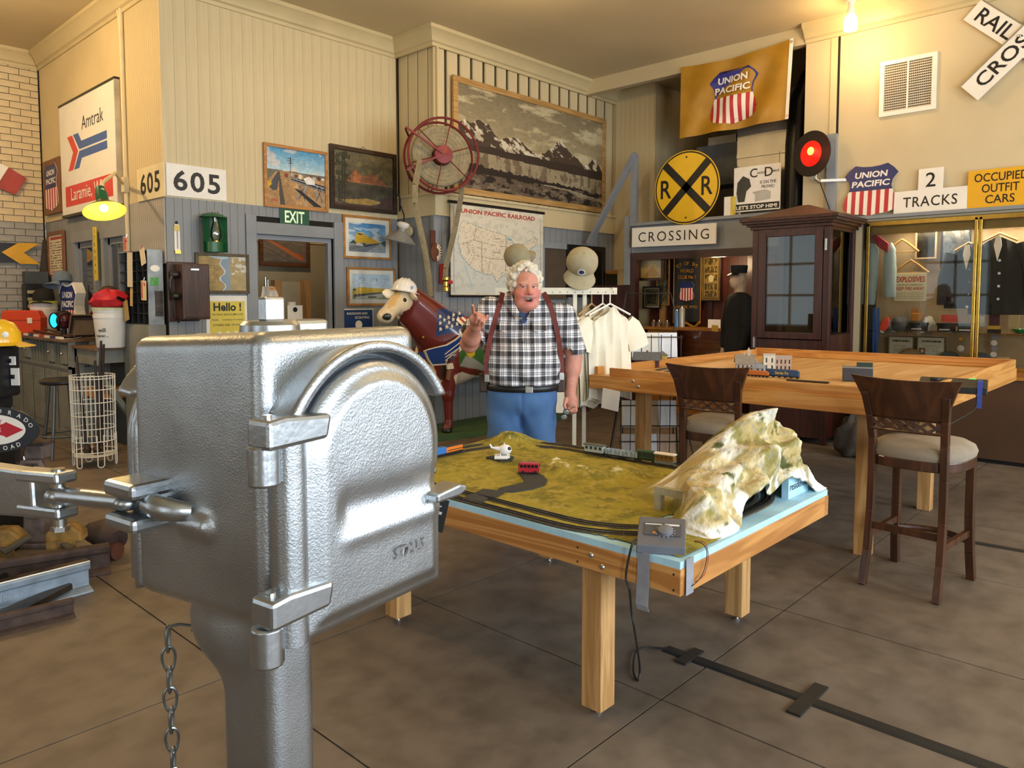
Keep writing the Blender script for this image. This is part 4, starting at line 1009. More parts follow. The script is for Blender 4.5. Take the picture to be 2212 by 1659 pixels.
# plaid shirt
def plaid():
    m = bpy.data.materials.new('plaid_cotton'); m.use_nodes = True; nt = m.node_tree; n = nt.nodes; l = nt.links; p = n['Principled BSDF']; p.inputs['Roughness'].default_value = .85
    tc = n.new('ShaderNodeTexCoord'); se = n.new('ShaderNodeSeparateXYZ')
    no = n.new('ShaderNodeTexNoise'); no.inputs['Scale'].default_value = 5; va = n.new('ShaderNodeVectorMath'); va.operation = 'MULTIPLY_ADD'; va.inputs[1].default_value = (.016,.016,.016)
    l.new(tc.outputs['Object'],no.inputs['Vector']); l.new(no.outputs['Color'],va.inputs[0]); l.new(tc.outputs['Object'],va.inputs[2]); l.new(va.outputs[0],se.inputs[0])
    outs = []
    for ax,per in ((0,.072),(2,.080)):
        src = se.outputs[ax]
        d = n.new("ShaderNodeMath"); d.operation = "DIVIDE"; d.inputs[1].default_value = per; l.new(src,d.inputs[0])
        f = n.new('ShaderNodeMath'); f.operation = 'FRACT'; l.new(d.outputs[0],f.inputs[0])
        r = n.new('ShaderNodeValToRGB'); r.color_ramp.interpolation = 'CONSTANT'; e = r.color_ramp.elements
        e[0].position = 0; e[0].color = (0,0,0,1); e[1].position = .38; e[1].color = (1,1,1,1)
        for ps,v in ((.52,.1),(.58,1),(.66,.1),(.72,1),(.90,.3),(.95,1)): q = e.new(ps); q.color = (v,v,v,1)
        l.new(f.outputs[0],r.inputs[0]); outs.append(r.outputs[0])
    mx = n.new('ShaderNodeMix'); mx.data_type = 'RGBA'; mx.inputs[0].default_value = .5; l.new(outs[0],mx.inputs[6]); l.new(outs[1],mx.inputs[7])
    r = n.new('ShaderNodeValToRGB'); l.new(mx.outputs[2],r.inputs[0]); e = r.color_ramp.elements
    e[0].position = .05; e[0].color = (*L('#2b2b2f'),1); e[1].position = .95; e[1].color = (*L('#eeedf0'),1); q = e.new(.5); q.color = (*L('#8a888c'),1)
    l.new(r.outputs[0],p.inputs['Base Color']); return m
m_plaid = plaid()
er2,el2 = v_(SH_R,EL_R,.86),v_(SH_L,EL_L,.92)
def f_shirt(P):
    x,y,z = P[...,0],P[...,1],P[...,2]; Q = np.stack([x - tx,y,z],-1)
    d = s_ell(Q,(0,.02,1.34),(.235,.138,.235)); d = smin(d,s_ell(Q,(.0,-.045,1.125),(.255,.20,.215)),.08)
    d = smin(d,s_ell(Q,(.0,-.02,1.02),(.228,.165,.10)),.05)
    d = smin(d,s_cap(Q,(0,.02,1.50),(-.20,.02,1.425),.078),.05); d = smin(d,s_cap(Q,(0,.02,1.50),(.20,.02,1.425),.078),.05); d = smin(d,s_cap(Q,(-.06,.03,1.545),(.06,.03,1.545),.055),.05)
    for a,b in ((SH_R,er2),(SH_L,el2)):
        sl = s_cap(P,a,b,.088,.098); ax = v3(b) - v3(a); ax /= np.linalg.norm(ax)
        cut = (P - v3(b)) @ ax; sl = np.maximum(sl,cut); sl = np.maximum(sl,-np.maximum(s_cap(P,v_(a,b,.6),v_(a,b,1.2),.085,.090),-cut - .06)); d = smin(d,sl,.035)
    fold = .006 * np.sin(z * 38 + x * 14 + 3 * np.sin(x * 9)) * np.clip((1.25 - z) * 4,0,1) + .005 * np.sin(x * 30 + z * 20)
    d = np.maximum(d + fold,1.0 - z)
    v = np.maximum(np.abs(x - tx - .006) - (z - 1.385) * .45,0) if False else (np.abs(x - hx + .012) - np.clip((z - 1.40) * .42,0,.09))
    neck = np.maximum(np.maximum(v,1.40 - z),y + .02); d = np.maximum(d,-neck - .0)
    return d
sdf_obj('shirt',f_shirt,(-.46,-.30,.95),(.47,.24,1.62),.0075,m_plaid,PN)
MB().grid(lambda u,v: (hx - .012 + (u - .5) * .16 * (1 - v * .9),-.085 - .045 * v,1.52 - .125 * v),8,8).build('undershirt',M('blue_tee','#3c4f78',.8,var=.05),PN,smooth=True)
for s in (-1,1):   # collar leaves and pocket flap
    MB().sheet(lambda u,v: (tx + s * .105 + (u - .5) * .1,-.128 - .012 * math.cos((u - .5) * 2) - .035 * v + .008 * u * s,1.405 - (.05 + .018 * (1 - abs(2 * u - 1))) * v),6,4,(0,-.005,0)).build('pocket_flap',m_plaid,PN,smooth=True)
for i in range(5):
    z_ = 1.36 - .082 * i; MB().ball((tx + .0 - .004,-.157 - .075 * math.sin((1.36 - z_) / .33 * 1.7),z_),(.006,.004,.006),8,6).build('button',M('button_dark','#4a4038',.4),PN)
# suspenders lie on the shirt surface
Vsh = np.array([v.co[:] for v in [o for o in PN.children if o.name.startswith('shirt')][0].data.vertices])
def front(x,z,r=.014):
    m = (np.abs(Vsh[:,0] - x) < r) & (np.abs(Vsh[:,2] - z) < r); return Vsh[m,1].min() if m.any() else -.1
for s in (-1,1):   # collar leaves folded over the shirt front
    def leaf(u,v,s=s):
        x0,z0,x1,z1 = .078,1.555,.012,1.425          # neck side -> front point of the neckline
        ax,az = x0 + (x1 - x0) * u,z0 + (z1 - z0) * u; wx,wz = ax + .052 * v * (1.05 - .25 * u),az - .020 * v + .012 * u * v; X = hx - .008 + s * wx
        return (X,min(front(X,min(wz,1.50)),-.05 - .03 * u) - .010 - .006 * math.sin(math.pi * v) - .02 * u,wz)
    MB().sheet(leaf,8,4,(0,-.005,0)).build('collar',m_plaid,PN,smooth=True)
m_sus = M('oxblood_webbing','#6b2a22',.6,var=.1)
for pts in (((1086,632),(1080,655),(1070,690),(1060,725),(1052,770),(1052,812)),((1176,632),(1188,655),(1198,690),(1206,725),(1212,770),(1212,808))):
    P = []
    for px,py in pts:
        q = mp(px,py,-.1); P.append((q[0],front(q[0],q[2]) - .006,q[2]))
    b = MB()
    for a,c2 in zip(P[:-1],P[1:]): b.bar(a,c2,.032,.004,(0,-1,.2))
    b.build('suspender',m_sus,PN); sp = P[-1]
    MB().cbox((sp[0],sp[1] - .006,sp[2] - .01),(.03,.012,.05)).build('suspender_clip',m_chrome,PN,bevel=.003)
# jeans, belt, shoes
def f_jeans(P):
    x,y,z = P[...,0],P[...,1],P[...,2]; Q = np.stack([x - tx + .01,y,z],-1)
    d = s_ell(Q,(0,-.005,.93),(.235,.175,.17))
    for s in (-1,1): d = smin(d,s_cap(Q,(s * .105,.0,.86),(s * .125,.0,.07),.125,.095),.025)
    d = d + .004 * np.sin(z * 34 + x * 30 + 3 * np.sin(x * 20)) * np.clip((.9 - z) * 8,0,1) + .006 * np.exp(-(Q[...,0] / .008) ** 2) * (y < 0) * (z > .70); d = np.maximum(d,z - 1.005); return np.maximum(d,.045 - z)
m_den = M('faded_denim','#3b5f8e',.85,var=.0,col2='#557bab',scale=4,det=6,bump=.2,bscale=300)
sdf_obj('jeans',f_jeans,(tx - .30,-.22,.02),(tx + .30,.22,1.03),.009,m_den,PN)
bt = MB(); bt.tube([(tx - .003 + .236 * math.cos(t),-.012 + .180 * math.sin(t),.977) for t in np.linspace(0,2 * math.pi,41)[:-1]],.006,8,closed=True,flat=3.4)
bo = bt.build('belt',m_black,PN,smooth=True); MB().cbox((tx + .035,-.199,.977),(.05,.008,.042)).build('buckle',m_chrome,bo,bevel=.004)
for s in (-1,1):
    sx = tx - .01 + s * .13
    MB().lathe([(.0,.0),(.055,.0),(.058,.02),(.05,.045),(.03,.075),(.0,.085)],16,(sx,-.04,0),sy=2.3).build('shoe',M('beige_shoe','#b9a78c',.7,var=.05),PN,smooth=True)
for s,px in ((-1,1046),(1,1210)):
    q = mp(px,800,.0); MB().prism([(-.028,-.07),(.028,-.07),(.034,.055),(-.034,.055)],-.022,.022,Matrix.Translation((q[0],q[1] - .03,q[2] - .07))).build('belt_pouch',M('dark_leather','#3c2a20',.5,var=.1),PN,bevel=.01)
# sunglasses held in the lowered hand
q = atd(1228,886,MD - .13); SG = thing('sunglasses','dark folded sunglasses held in the lowered hand of the man','sunglasses',tuple(q),CAMROT)
b = MB()
for c2 in ((-.012,.0,-.012),(-.028,.0,-.045)): b.tube([(c2[0] + .022 * math.cos(t),c2[1],c2[2] + .018 * math.sin(t)) for t in np.linspace(0,2 * math.pi,17)[:-1]],.0022,5,closed=True)
b.tube([(.004,0,-.0),(.03,-.005,.02),(.045,-.005,.022)],.002,5); b.tube([(-.02,0,-.028),(-.01,.0,-.03)],.002,5)
b.build('frame',m_black,SG,smooth=True)
for c2 in ((-.012,.0,-.012),(-.028,.0,-.045)):
    MB().ball(c2,(.020,.002,.016),12,6).build('lens',M('grey_lens','#77786f',.1,var=0,spec=.8),SG,smooth=True)
# ================================================================== PAINTED COW STATUE
CYc = 6.36; cz = .062
def cp(px,py,Y): p = ony(px,py,Y); return (float(p[0] - 5.75),float(p[1] - CYc),float(p[2] - cz))
COW = thing('cow_statue','life-size painted brown and white cow statue with flag and wing emblem on green base','statue',(5.75,CYc,cz),0)
nose = cp(830,684,CYc - .16); poll = cp(872,622,CYc + .02); eye = cp(870,648,CYc - .1); nkb = cp(915,690,CYc + .02)
leg1 = cp(968,905,CYc - .15)[0]
def f_cow(P):
    d = s_ell(P,(.78,0,.93),(.80,.30,.40)); d = smin(d,s_ell(P,(.12,0,.93),(.32,.26,.42)),.12)
    d = smin(d,s_ell(P,(1.3,0,.98),(.33,.27,.36)),.1)
    d = smin(d,s_ell(P,(-.08,-.02,.68),(.17,.15,.19)),.1)
    d = smin(d,s_cap(P,(.05,0,1.06),(poll[0] + .10,poll[1],poll[2] - .13),.26,.15),.10); d = smin(d,s_cap(P,(-.02,0,.85),(poll[0] + .02,poll[1],poll[2] - .28),.20,.10),.10)
    d = smin(d,s_cap(P,(poll[0] + .03,poll[1],poll[2] - .08),(nose[0] + .05,nose[1] + .03,nose[2] + .02),.115,.078),.05)
    d = smin(d,s_ell(P,(nose[0] + .03,nose[1] + .02,nose[2]),(.085,.08,.07)),.04)
    d = smin(d,s_ell(P,(eye[0] + .02,eye[1] + .05,eye[2] - .07),(.09,.08,.09)),.05)
    for s,lx in ((-1,leg1),(1,leg1 - .17)):
        d = smin(d,s_cap(P,(lx + .03,s * .15,.85),(lx,s * .15,.42),.125,.065),.08); d = smin(d,s_cap(P,(lx,s * .15,.43),(lx + .01,s * .15,.10),.058,.045),.03)
        d = smin(d,s_ell(P,(lx,s * .15,.42),(.062,.06,.06)),.03); d = smin(d,s_cap(P,(lx,s * .15,.09),(lx - .02,s * .15,.02),.05,.062),.02)
        hx_ = 1.38 - .1 * s; d = smin(d,s_cap(P,(hx_ - .08,s * .16,.85),(hx_ - .12,s * .16,.52),.16,.08),.08); d = smin(d,s_cap(P,(hx_ - .12,s * .16,.5),(hx_ + .02,s * .16,.40),.07,.055),.03)
        d = smin(d,s_cap(P,(hx_ + .02,s * .16,.40),(hx_,s * .16,.03),.052,.05),.02)
    d = smin(d,s_cap(P,(1.58,0,1.15),(1.66,0,.55),.035,.03),.03)
    return np.maximum(d,-P[...,2])
def pixof(V):
    d = V - OC; up = np.array([0,0,1.0]); f = math.cos(PT) * fw - math.sin(PT) * up; u = math.sin(PT) * fw + math.cos(PT) * up
    zz = d @ f; return CX + F * (d @ rt) / zz,CY - F * (d @ u) / zz
def cowcol(V):
    """painted areas of the statue's near flank"""
    px,py = pixof(V + np.array([5.75,CYc,cz])); n = (fbm(V[:,0] * .5 + 3,V[:,2] * .5 + V[:,1] + 3,16,6) - .5) * 14
    c = np.zeros((len(V),3)) + hexc('#6b241c'); cv = Canvas(2,2,'#000000'); cv.u,cv.v = px + n * .5,py + n * .5
    near = V[:,1] < .12
    def put(P,cc,m=True): c[cv.inpoly(P) & near & m] = hexc(cc)
    put([(800,590),(890,590),(887,630),(893,652),(886,668),(870,672),(862,690),(860,704),(800,706)],'#e0cfae'); put([(838,640),(862,615),(874,622),(850,660),(838,668)],'#d9b77e')
    put([(836,698),(866,696),(884,715),(898,745),(908,775),(915,795),(936,790),(945,815),(956,824),(935,842),(910,832),(890,805),(870,760),(840,715)],'#e2d2b6')
    cv.u,cv.v = px,py
    put([(945,668),(1040,660),(1012,690),(1008,712),(985,717),(942,727)],'#1f3a6b')
    cv.u,cv.v = px + n * .3,py + n * .3
    put([(992,712),(1008,708),(1070,700),(1070,800),(992,792)],'#3e6a35'); put([(993,712),(1008,708),(1012,735),(1002,752),(992,760)],'#dfe0d8'); put([(993,790),(1006,768),(1022,774),(1046,790),(1046,802)],'#9b9c92'); put([(980,812),(998,803),(1020,811),(1050,814),(1050,832),(985,832)],'#d9cbb8')
    c[((px - 1017) ** 2 + (py - 762) ** 2 < 90) & near] = hexc('#d8b52a'); c[(((px - 836) / 10) ** 2 + ((py - 684) / 8) ** 2 < 1) & near] = hexc('#17120f')
    c[V[:,2] < .05] = hexc('#1d1613'); return c
cb = sdf_obj('cow_body',f_cow,(nose[0] - .1,-.42,-.02),(1.75,.36,max(poll[2] + .1,1.4)),.0125,vcmat('glossy_cow_paint',.3,coat=.6),COW,cowcol)
Vc = np.array([v.co[:] for v in cb.data.vertices])
def cps(px,py):
    Y = CYc - .2
    for _ in range(4):
        q = cp(px,py,Y); Y = CYc + .5 * (Y - CYc) + .5 * cside(q[0],q[2])
    return q[0],cside(q[0],q[2]),q[2]
def cside(x,z,r=.03):
    m = (np.abs(Vc[:,0] - x) < r) & (np.abs(Vc[:,2] - z) < r); return Vc[m,1].min() if m.any() else -.25
m_enamel = M('cream_enamel','#ece0c4',.35,var=.03,coat=.3)
for (px,py),s in (((826,632),-1),((897,640),1)):
    e = cp(px,py,CYc + (.02 if s < 0 else -.22)); r_ = (poll[0] - .06 * (s < 0) + .04 * (s > 0),poll[1] - .08 * (s > 0),poll[2] - .09)
    MB().tube([r_,v_(r_,e,.45),v_(r_,e,.8),e],[.03,.058,.05,.012],12,flat=.45,up=(0,-1,.3)).build('ear',m_enamel,COW,smooth=True)
for yo in (0,): MB().ball((eye[0] - .005,cside(eye[0],eye[2]) + .006,eye[2]),(.022,.014,.022),12,8).build('eye',M('eye_black','#0d0b0a',.1),COW,smooth=True)
def star(r): return [((r if i % 2 == 0 else r * .42) * math.cos(math.pi / 2 + i * math.pi / 5),(r if i % 2 == 0 else r * .42) * math.sin(math.pi / 2 + i * math.pi / 5)) for i in range(10)]
for px,py in ((950,684),(950,698),(951,711),(959,691),(964,706),(968,686),(969,697),(975,705),(979,680),(986,700),(989,688),(998,701),(978,690),(992,677)):
    q = cps(px,py); sy = q[1]
    MB().prism(star(.026),-.010,.004,Matrix.Translation((q[0],sy,q[2]))).build('star',m_enamel,COW)
for i,cc in enumerate(('#ece0c4','#a3262a','#ece0c4','#a3262a')):
    a = cps(986 + 5 * i,689 - 1.5 * i); b2 = cps(1003 + 5 * i,706 - 2 * i); b = MB()
    b.bar((a[0],cside(a[0],a[2]) - .006,a[2]),(b2[0],cside(b2[0],b2[2]) - .006,b2[2]),.038,.008,(0,-1,.3)); b.build('stripe',M('stripe' + cc,cc,.35,coat=.3),COW)
# winged shield emblem on the shoulder
PLATE = [None]
def plate(pts,off,mat,name,coef=None):
    P = [cps(px,py) for px,py in pts]; n = len(P); A_ = np.array([[p[0],p[2],1] for p in P]); yv = np.array([p[1] for p in P])
    co = np.linalg.lstsq(A_,yv,rcond=None)[0] if coef is None else coef; fit = A_ @ co
    if coef is None: co = co - np.array([0,0,float(np.clip((fit - yv).max(),0,.05))]); fit = A_ @ co
    vs = [(p[0],float(f_) - off,p[2]) for p,f_ in zip(P,fit)]; PLATE[0] = co
    MB().add(vs + [(a,b + .03,c) for a,b,c in vs],[tuple(range(n))] + [(i,i + n,(i + 1) % n + n,(i + 1) % n) for i in range(n)]).build(name,mat,COW)
m_enb = M('blue_enamel','#1e3f80',.3,var=.05,coat=.5)
wing = [(910,757),(925,752),(950,743),(975,732),(990,722),(995,727),(993,738),(988,752),(980,762),(965,768),(954,773),(950,782),(941,786),(930,790),(921,778)]
plate(wing,.012,m_enamel,'wing_border'); WC = PLATE[0]; plate([(px + (938 - px) * .07,py + (760 - py) * .12) for px,py in wing],.020,m_enb,'wing',WC)
for a,b2 in (((937,764),(992,735)),((938,770),(988,750)),((936,777),(970,767)),((934,783),(952,776))):
    pa,pb = cps(*a),cps(*b2); ya,yb_ = (float(WC @ np.array([q_[0],q_[2],1])) - .024 for q_ in (pa,pb)); MB().bar((pa[0],ya,pa[2]),(pb[0],yb_,pb[2]),.008,.006,(0,-1,0)).build('feather_line',m_enamel,COW)
plate([(893,764),(903,760),(911,766),(912,776),(894,778)],.016,m_enb,'shield_top',WC); plate([(894,778),(912,776),(921,789),(918,795),(908,800),(902,790)],.014,m_upwhite,'shield_field',WC)
for i in range(2): plate([(902 + 7 * i,778 - i),(906 + 7 * i,778 - i),(911 + 6 * i,797 - 4 * i),(908 + 6 * i,798 - 3 * i)],.018,m_upred,'shield_stripe',WC)
plate([(968,770),(978,768),(979,776),(969,778)],.01,m_black,'hat_mark')
plate([(942,800),(958,776),(962,780),(950,805),(958,818),(950,820)],.008,M('charcoal_paint','#2b2a26',.4),'painted_engine'); plate([(962,786),(976,784),(978,796),(966,798)],.01,m_enamel,'painted_smoke'); plate([(966,800),(974,798),(970,822),(964,820)],.01,M('tan_paint','#8a5a3a',.4),'painted_figure')
MB().lathe([(0,.006),(.012,.005),(.018,0)],12,m=Matrix.Translation((*cp(936,730,CYc - .27)[:1],cside(cp(936,730,CYc - .27)[0],cp(936,730,CYc - .27)[2]),cp(936,730,CYc - .27)[2])) @ Matrix.Rotation(math.pi / 2,4,'X')).build('stud',m_brass,COW)
# green base board
gb = MB(); n = 40; ell = [(.72 + 1.25 * math.copysign(abs(math.cos(t)) ** .7,math.cos(t)),.0 + .36 * math.copysign(abs(math.sin(t)) ** .7,math.sin(t))) for t in np.linspace(0,2 * math.pi,n + 1)[:-1]]
gb.prism(ell,-cz,0,plane='xy'); gb.build('base_board',M('turf_green_paint','#3d5a34',.7,var=.12),COW)
# hard hat
ht = cp(866,640,CYc - .0); HH = thing('hard_hat','white hard hat with oval badge worn by the cow statue','hard hat',(5.75 + poll[0] - .01,CYc + poll[1] - .02,cz + poll[2] - .045),math.radians(20),rot=(math.radians(8),math.radians(6),math.radians(35)))
m_hat = M('white_hat_plastic','#e9e7e2',.25,var=.0,coat=.3)
MB().lathe([(.165,-.005),(.168,.002),(.135,.012),(.132,.05),(.118,.09),(.085,.125),(.045,.142),(0,.147)],28,sx=1.12).build('shell',m_hat,HH,smooth=50)
for y_ in (-.035,0,.035): MB().tube([(.13 * math.cos(t) * 1.08,y_,.018 + .128 * math.sin(t)) for t in np.linspace(.25,math.pi - .25,14)],.009,6).build('rib',m_hat,HH,smooth=True)
b_ = MB().ball((-.09,-.105,.055),(.03,.012,.02),14,8); b_.build('badge',M('badge_blue','#9fb2d8',.4),HH)
# ================================================================== FAR LAYOUT TABLE, STOOLS
FX0,FX1,FY0,FY1,FZ = 4.50,7.30,1.15,3.40,.985
m_pine2X = wood('bright_pine_along_x','#d39a55','#b87d3c',0,.4,6); m_pine2Y = wood('bright_pine_along_y','#d39a55','#b87a38',1,.4,6)
FT = thing('tall_layout_table','tall pine layout table with raised edge boards in front of the glass cases','table',(0,0,0))
b_ = .10
for nm,lo,hi,m in (('side_rail',(FX0,FY0,FZ - b_),(FX0 + .04,FY1,FZ),m_pine2Y),('side_rail',(FX1 - .04,FY0,FZ - b_),(FX1,FY1,FZ),m_pine2Y),
                      ('end_rail',(FX0 + .041,FY0,FZ - b_),(FX1 - .041,FY0 + .04,FZ),m_pine2X),('end_rail',(FX0 + .041,FY1 - .04,FZ - b_),(FX1 - .041,FY1,FZ),m_pine2X),
                      ('edge_board',(FX0 + .02,FY0 + .30,FZ),(FX0 + .045,FY1 - .17,FZ + .06),m_pine2Y),('edge_board',(FX1 - .05,FY0 + .02,FZ),(FX1 - .025,FY1 - .02,FZ + .075),m_pine2Y),
                      ('edge_board',(FX0 + .38,FY0 + .0,FZ),(FX1 - .05,FY0 + .025,FZ + .075),m_pine2X),('edge_board',(FX0 + .05,FY1 - .045,FZ),(FX1 - .05,FY1 - .02,FZ + .06),m_pine2X)):
    cboxp(nm,m,FT,lo,hi,.003)
cboxp('table_top',wood('pine_plywood','#d8b27a','#c79a5e',0,.5,3),FT,(FX0 + .041,FY0 + .041,FZ - .02),(FX1 - .041,FY1 - .041,FZ - .002))
yl3 = onx(1386,900,4.72)[1]
for x,y in ((4.70,1.45),(4.70,yl3 - .045),(6.04,1.45),(6.04,yl3 - .045)):
    cboxp('leg',m_pineZ,FT,(x,y,.0),(x + .089,y + .089,FZ - .02),.003)
for px,py in ((1367,823),(1378,835)):
    q = onx(px,py,FX0); MB().lathe([(0,.006),(.009,.005),(.012,0)],10,m=Matrix.Translation((FX0,q[1],q[2])) @ Matrix.Rotation(-math.pi / 2,4,'Y')).build('carriage_bolt',m_chrome,FT,smooth=True)
# bar stool
m_mah = wood('mahogany_stain','#4e2c16','#3a1f0f',2,.35,5,coat=.25); m_seat = M('taupe_suede','#877a68',.9,var=.12,scale=7)
def stool(label,loc,rz):
    """front towards +x, back at -x"""
    t = thing('bar_stool',label,'stool',loc,rz,'bar stools at the tall layout table'); HSt = .755
    for s in (-1,1):
        p = [(-.27,s * .185,0),(-.225,s * .182,.18),(-.20,s * .18,.40),(-.195,s * .178,.62),(-.20,s * .178,.80),(-.225,s * .185,.93),(-.265,s * .20,1.06)]
        mb = MB()
        for a,c in zip(p[:-1],p[1:]): mb.bar(a,c,.040,.036,(0,1,0))
        mb.build('rear_leg',m_mah,t,bevel=.003)
        p = [(.24,s * .20,0),(.215,s * .195,.16),(.205,s * .19,.36),(.205,s * .19,.70)]; mb = MB()
        for a,c in zip(p[:-1],p[1:]): mb.bar(a,c,.042,.042,(0,1,0))
        mb.build('front_leg',m_mah,t,bevel=.003)
        MB().bar((-.20,s * .18,.27),(.20,s * .188,.27),.022,.036).build('side_stretcher',m_mah,t)
    MB().tube([(.205,.19 * math.cos(a) if False else .19 - .38 * k / 8,.20) if False else (.205 + .09 * math.sin(math.pi * k / 8),.19 - .38 * k / 8,.22) for k,a in ((k,0) for k in range(9))],.018,8).build('front_stretcher',m_mah,t,smooth=True)
    MB().bar((-.20,-.18,.32),(-.20,.18,.32),.022,.036).build('rear_stretcher',m_mah,t)
    n = 40; pts = [(.03 + .235 * math.copysign(abs(math.cos(a)) ** .6,math.cos(a)) + .02 * math.cos(a),.215 * math.copysign(abs(math.sin(a)) ** .6,math.sin(a)) + .02 * math.sin(a)) for a in np.linspace(0,2 * math.pi,n + 1)[:-1]]
    MB().prism(pts,.655,.71,plane='xy').build('seat_rail',m_mah,t,bevel=.006)
    cu = MB(); rings = [(1.0,.71),(1.03,.735),(.98,.765),(.80,.79),(.45,.803),(.0,.806)]; vs = []
    for r,z in rings: vs += [(.03 + (x - .03) * r,y * r,z) for x,y in pts]
    cu.add(vs,[(i * n + j,i * n + (j + 1) % n,(i + 1) * n + (j + 1) % n,(i + 1) * n + j) for i in range(len(rings) - 1) for j in range(n)]); cu.build('seat_cushion',m_seat,t,smooth=60)
    # curved crest panel flaring outwards at the top
    def crest(u,v): y = (u - .5) * 2; w = .195 + .075 * v ** 1.4; return (-.235 - .055 * v - .03 * (1 - y * y),y * w,.93 + .215 * v - .012 * (1 - y * y) * v)
    MB().sheet(crest,14,6,(.028,0,0)).build('crest_panel',m_mah,t,smooth=40)
    lat = MB()
    def bc(y,z): return (-.225 - .02 * (1 - (y / .185) ** 2),y,z)
    k = 5; w = .36 / k
    for i in range(k):
        y0 = -.18 + i * w
        lat_a = MB().bar(bc(y0,.865),bc(y0 + w,.915),.016,.012,(1,0,0)); lat_a.build('lattice_bar',m_mah,t); MB().bar(bc(y0,.915),bc(y0 + w,.865),.016,.012,(1,0,0)).build('lattice_bar',m_mah,t)
    for z in (.860,.925): MB().tube([bc(-.18 + .36 * i / 8,z) for i in range(9)],.008,6).build('lattice_rail',m_mah,t,smooth=True)
    return t
stool('mahogany bar stool with suede seat at the right end of the tall layout table',(4.49,1.13,0),math.radians(-4))
qb = onx(1525,900,4.28); stool('mahogany bar stool with suede seat partly behind the model mountain',(4.46,float(qb[1]) - .02,0),math.radians(6))
# ------------------------------------------------------------------ models on the tall table
def ft(px,py,z=FZ + .001): return onz(px,py,z)
def house(label,px,py,w,d,h,rz,wall,roof,kind='gable',name='model_house'):
    p = ft(px,py); t = thing(name,label,'model building',tuple(p),rz); mw_ = M('model_' + wall,wall,.8,var=.08,scale=40); mr_ = M('model_' + roof,roof,.8,var=.08,scale=40)
    if kind == 'gable':
        MB().prism([(-d / 2,0),(d / 2,0),(d / 2,h * .6),(0,h),(-d / 2,h * .6)],-w / 2,w / 2,plane='yz').build('walls',mw_,t)
        for s in (-1,1): MB().bar((0,s * d * .32,h * .83),(0.0001,s * d * .32,h * .83),.001,.001) if False else None
        rf = MB(); rf.prism([(-d * .68,h * .50),(0,h + .003),(d * .68,h * .50),(d * .68,h * .54),(0,h + .009),(-d * .68,h * .54)],-w * .58,w * .58,plane='yz'); rf.build('roof',mr_,t)
        cboxp('chimney',mw_,t,(-.008,-.005,h),(.006,.007,h + .022))
    elif kind == 'hip':
        cboxp('walls',mw_,t,(-w / 2,-d / 2,0),(w / 2,d / 2,h * .7))
        MB().add([(-w * .7,-d * .7,h * .68),(w * .7,-d * .7,h * .68),(w * .7,d * .7,h * .68),(-w * .7,d * .7,h * .68),(0,0,h)],[(0,3,2,1),(0,1,4),(1,2,4),(2,3,4),(3,0,4)]).build('roof',mr_,t)
    else:
        cboxp('walls',mw_,t,(-w / 2,-d / 2,0),(w / 2,d / 2,h)); MB().box((-w * .53,-d * .54,h),(w * .53,d * .52,h + .008)).box((-w * .53,-d * .54,h + .008),(w * .53,-d * .46,h + .016)).build('cornice',mr_,t)
    md = M('model_opening','#2d2a28',.5); n = max(2,int(w / .03))
    for i in range(n):
        x = -w / 2 + w * (i + .5) / n
        MB().box((x - .006,-d / 2 - .0012,h * .12),(x + .006,-d / 2 + .001,h * .42)).build('window',md,t)
        if kind == 'store': MB().box((x - .005,-d / 2 - .0012,h * .58),(x + .005,-d / 2 + .001,h * .85)).build('window',md,t)
    for j in (-.25,.25): MB().box((-w / 2 - .0012,j * d - .006,h * .14),(-w / 2 + .001,j * d + .006,h * .42)).build('window',M('model_white_frame','#d8d2c6',.6),t)
    return t
E_ = math.radians(-90)
house('red brick model station with grey roof on the tall table',1398,792,.20,.115,.115,math.radians(-62),'#6d3427','#62656a','gable','model_station')
house('yellow and brown model signal tower on the tall table',1430,789,.075,.075,.125,math.radians(-50),'#c2a247','#6b6a63','hip','model_tower')
house('pale weathered model church with steeple between the stools',1608,802,.13,.12,.125,math.radians(-60),'#b9aa97','#8a8074','gable','model_church')
MB().prism([(-.012,0),(.012,0),(.012,.05),(0,.075),(-.012,.05)],-.012,.012).build('steeple',M('model_#b9aa97','#b9aa97'),COL.objects['model_church'],(.03,0,.115))
house('low pale model building with porch between church and shopfront',1636,803,.10,.08,.065,math.radians(-60),'#a9a198','#8f9296','gable','model_shed')
house('white model shopfront with tall windows',1660,803,.085,.09,.13,math.radians(-60),'#cfc8b4','#b5aa95','store','model_shop')
house('pinkish model storefront beside the white shopfront',1690,803,.12,.09,.115,math.radians(-60),'#b79c8a','#a79a88','store','model_shop')
def ftrain(label,px,py,Lg,h,col,nm,rz=math.radians(-88),stripe=None):
    p = ft(px,py); t = thing(nm,label,'model train',tuple(p),rz); m = M('train_' + col,col,.4,var=.04)
    b = MB(); wheels(b,Lg,.007,6); b.build('wheels',m_black,t)['kind'] = 'stuff'
    cboxp('chassis',m_black,t,(-Lg / 2,-.014,.008),(Lg / 2,.014,.014)); MB().prism([(-Lg / 2,.014),(Lg / 2,.014),(Lg / 2,h * .8),(Lg / 2 - .02,h),(-Lg / 2 + .01,h),(-Lg / 2,h * .9)],-.016,.016).build('body',m,t,bevel=.003)
    if stripe: letters('Santa Fe',t,M('yellow_lettering','#d8b84a',.5,var=0),0,h * .6,-.0168,w=Lg * .4)
    return t
ftrain('orange model freight car ahead of the blue engine on the tall table',1637,814,.16,.045,'#b5652a','model_freight_car')
ftrain('blue model engine with yellow lettering on the tall table',1690,816,.24,.06,'#2d4a6e','model_engine',stripe=True)
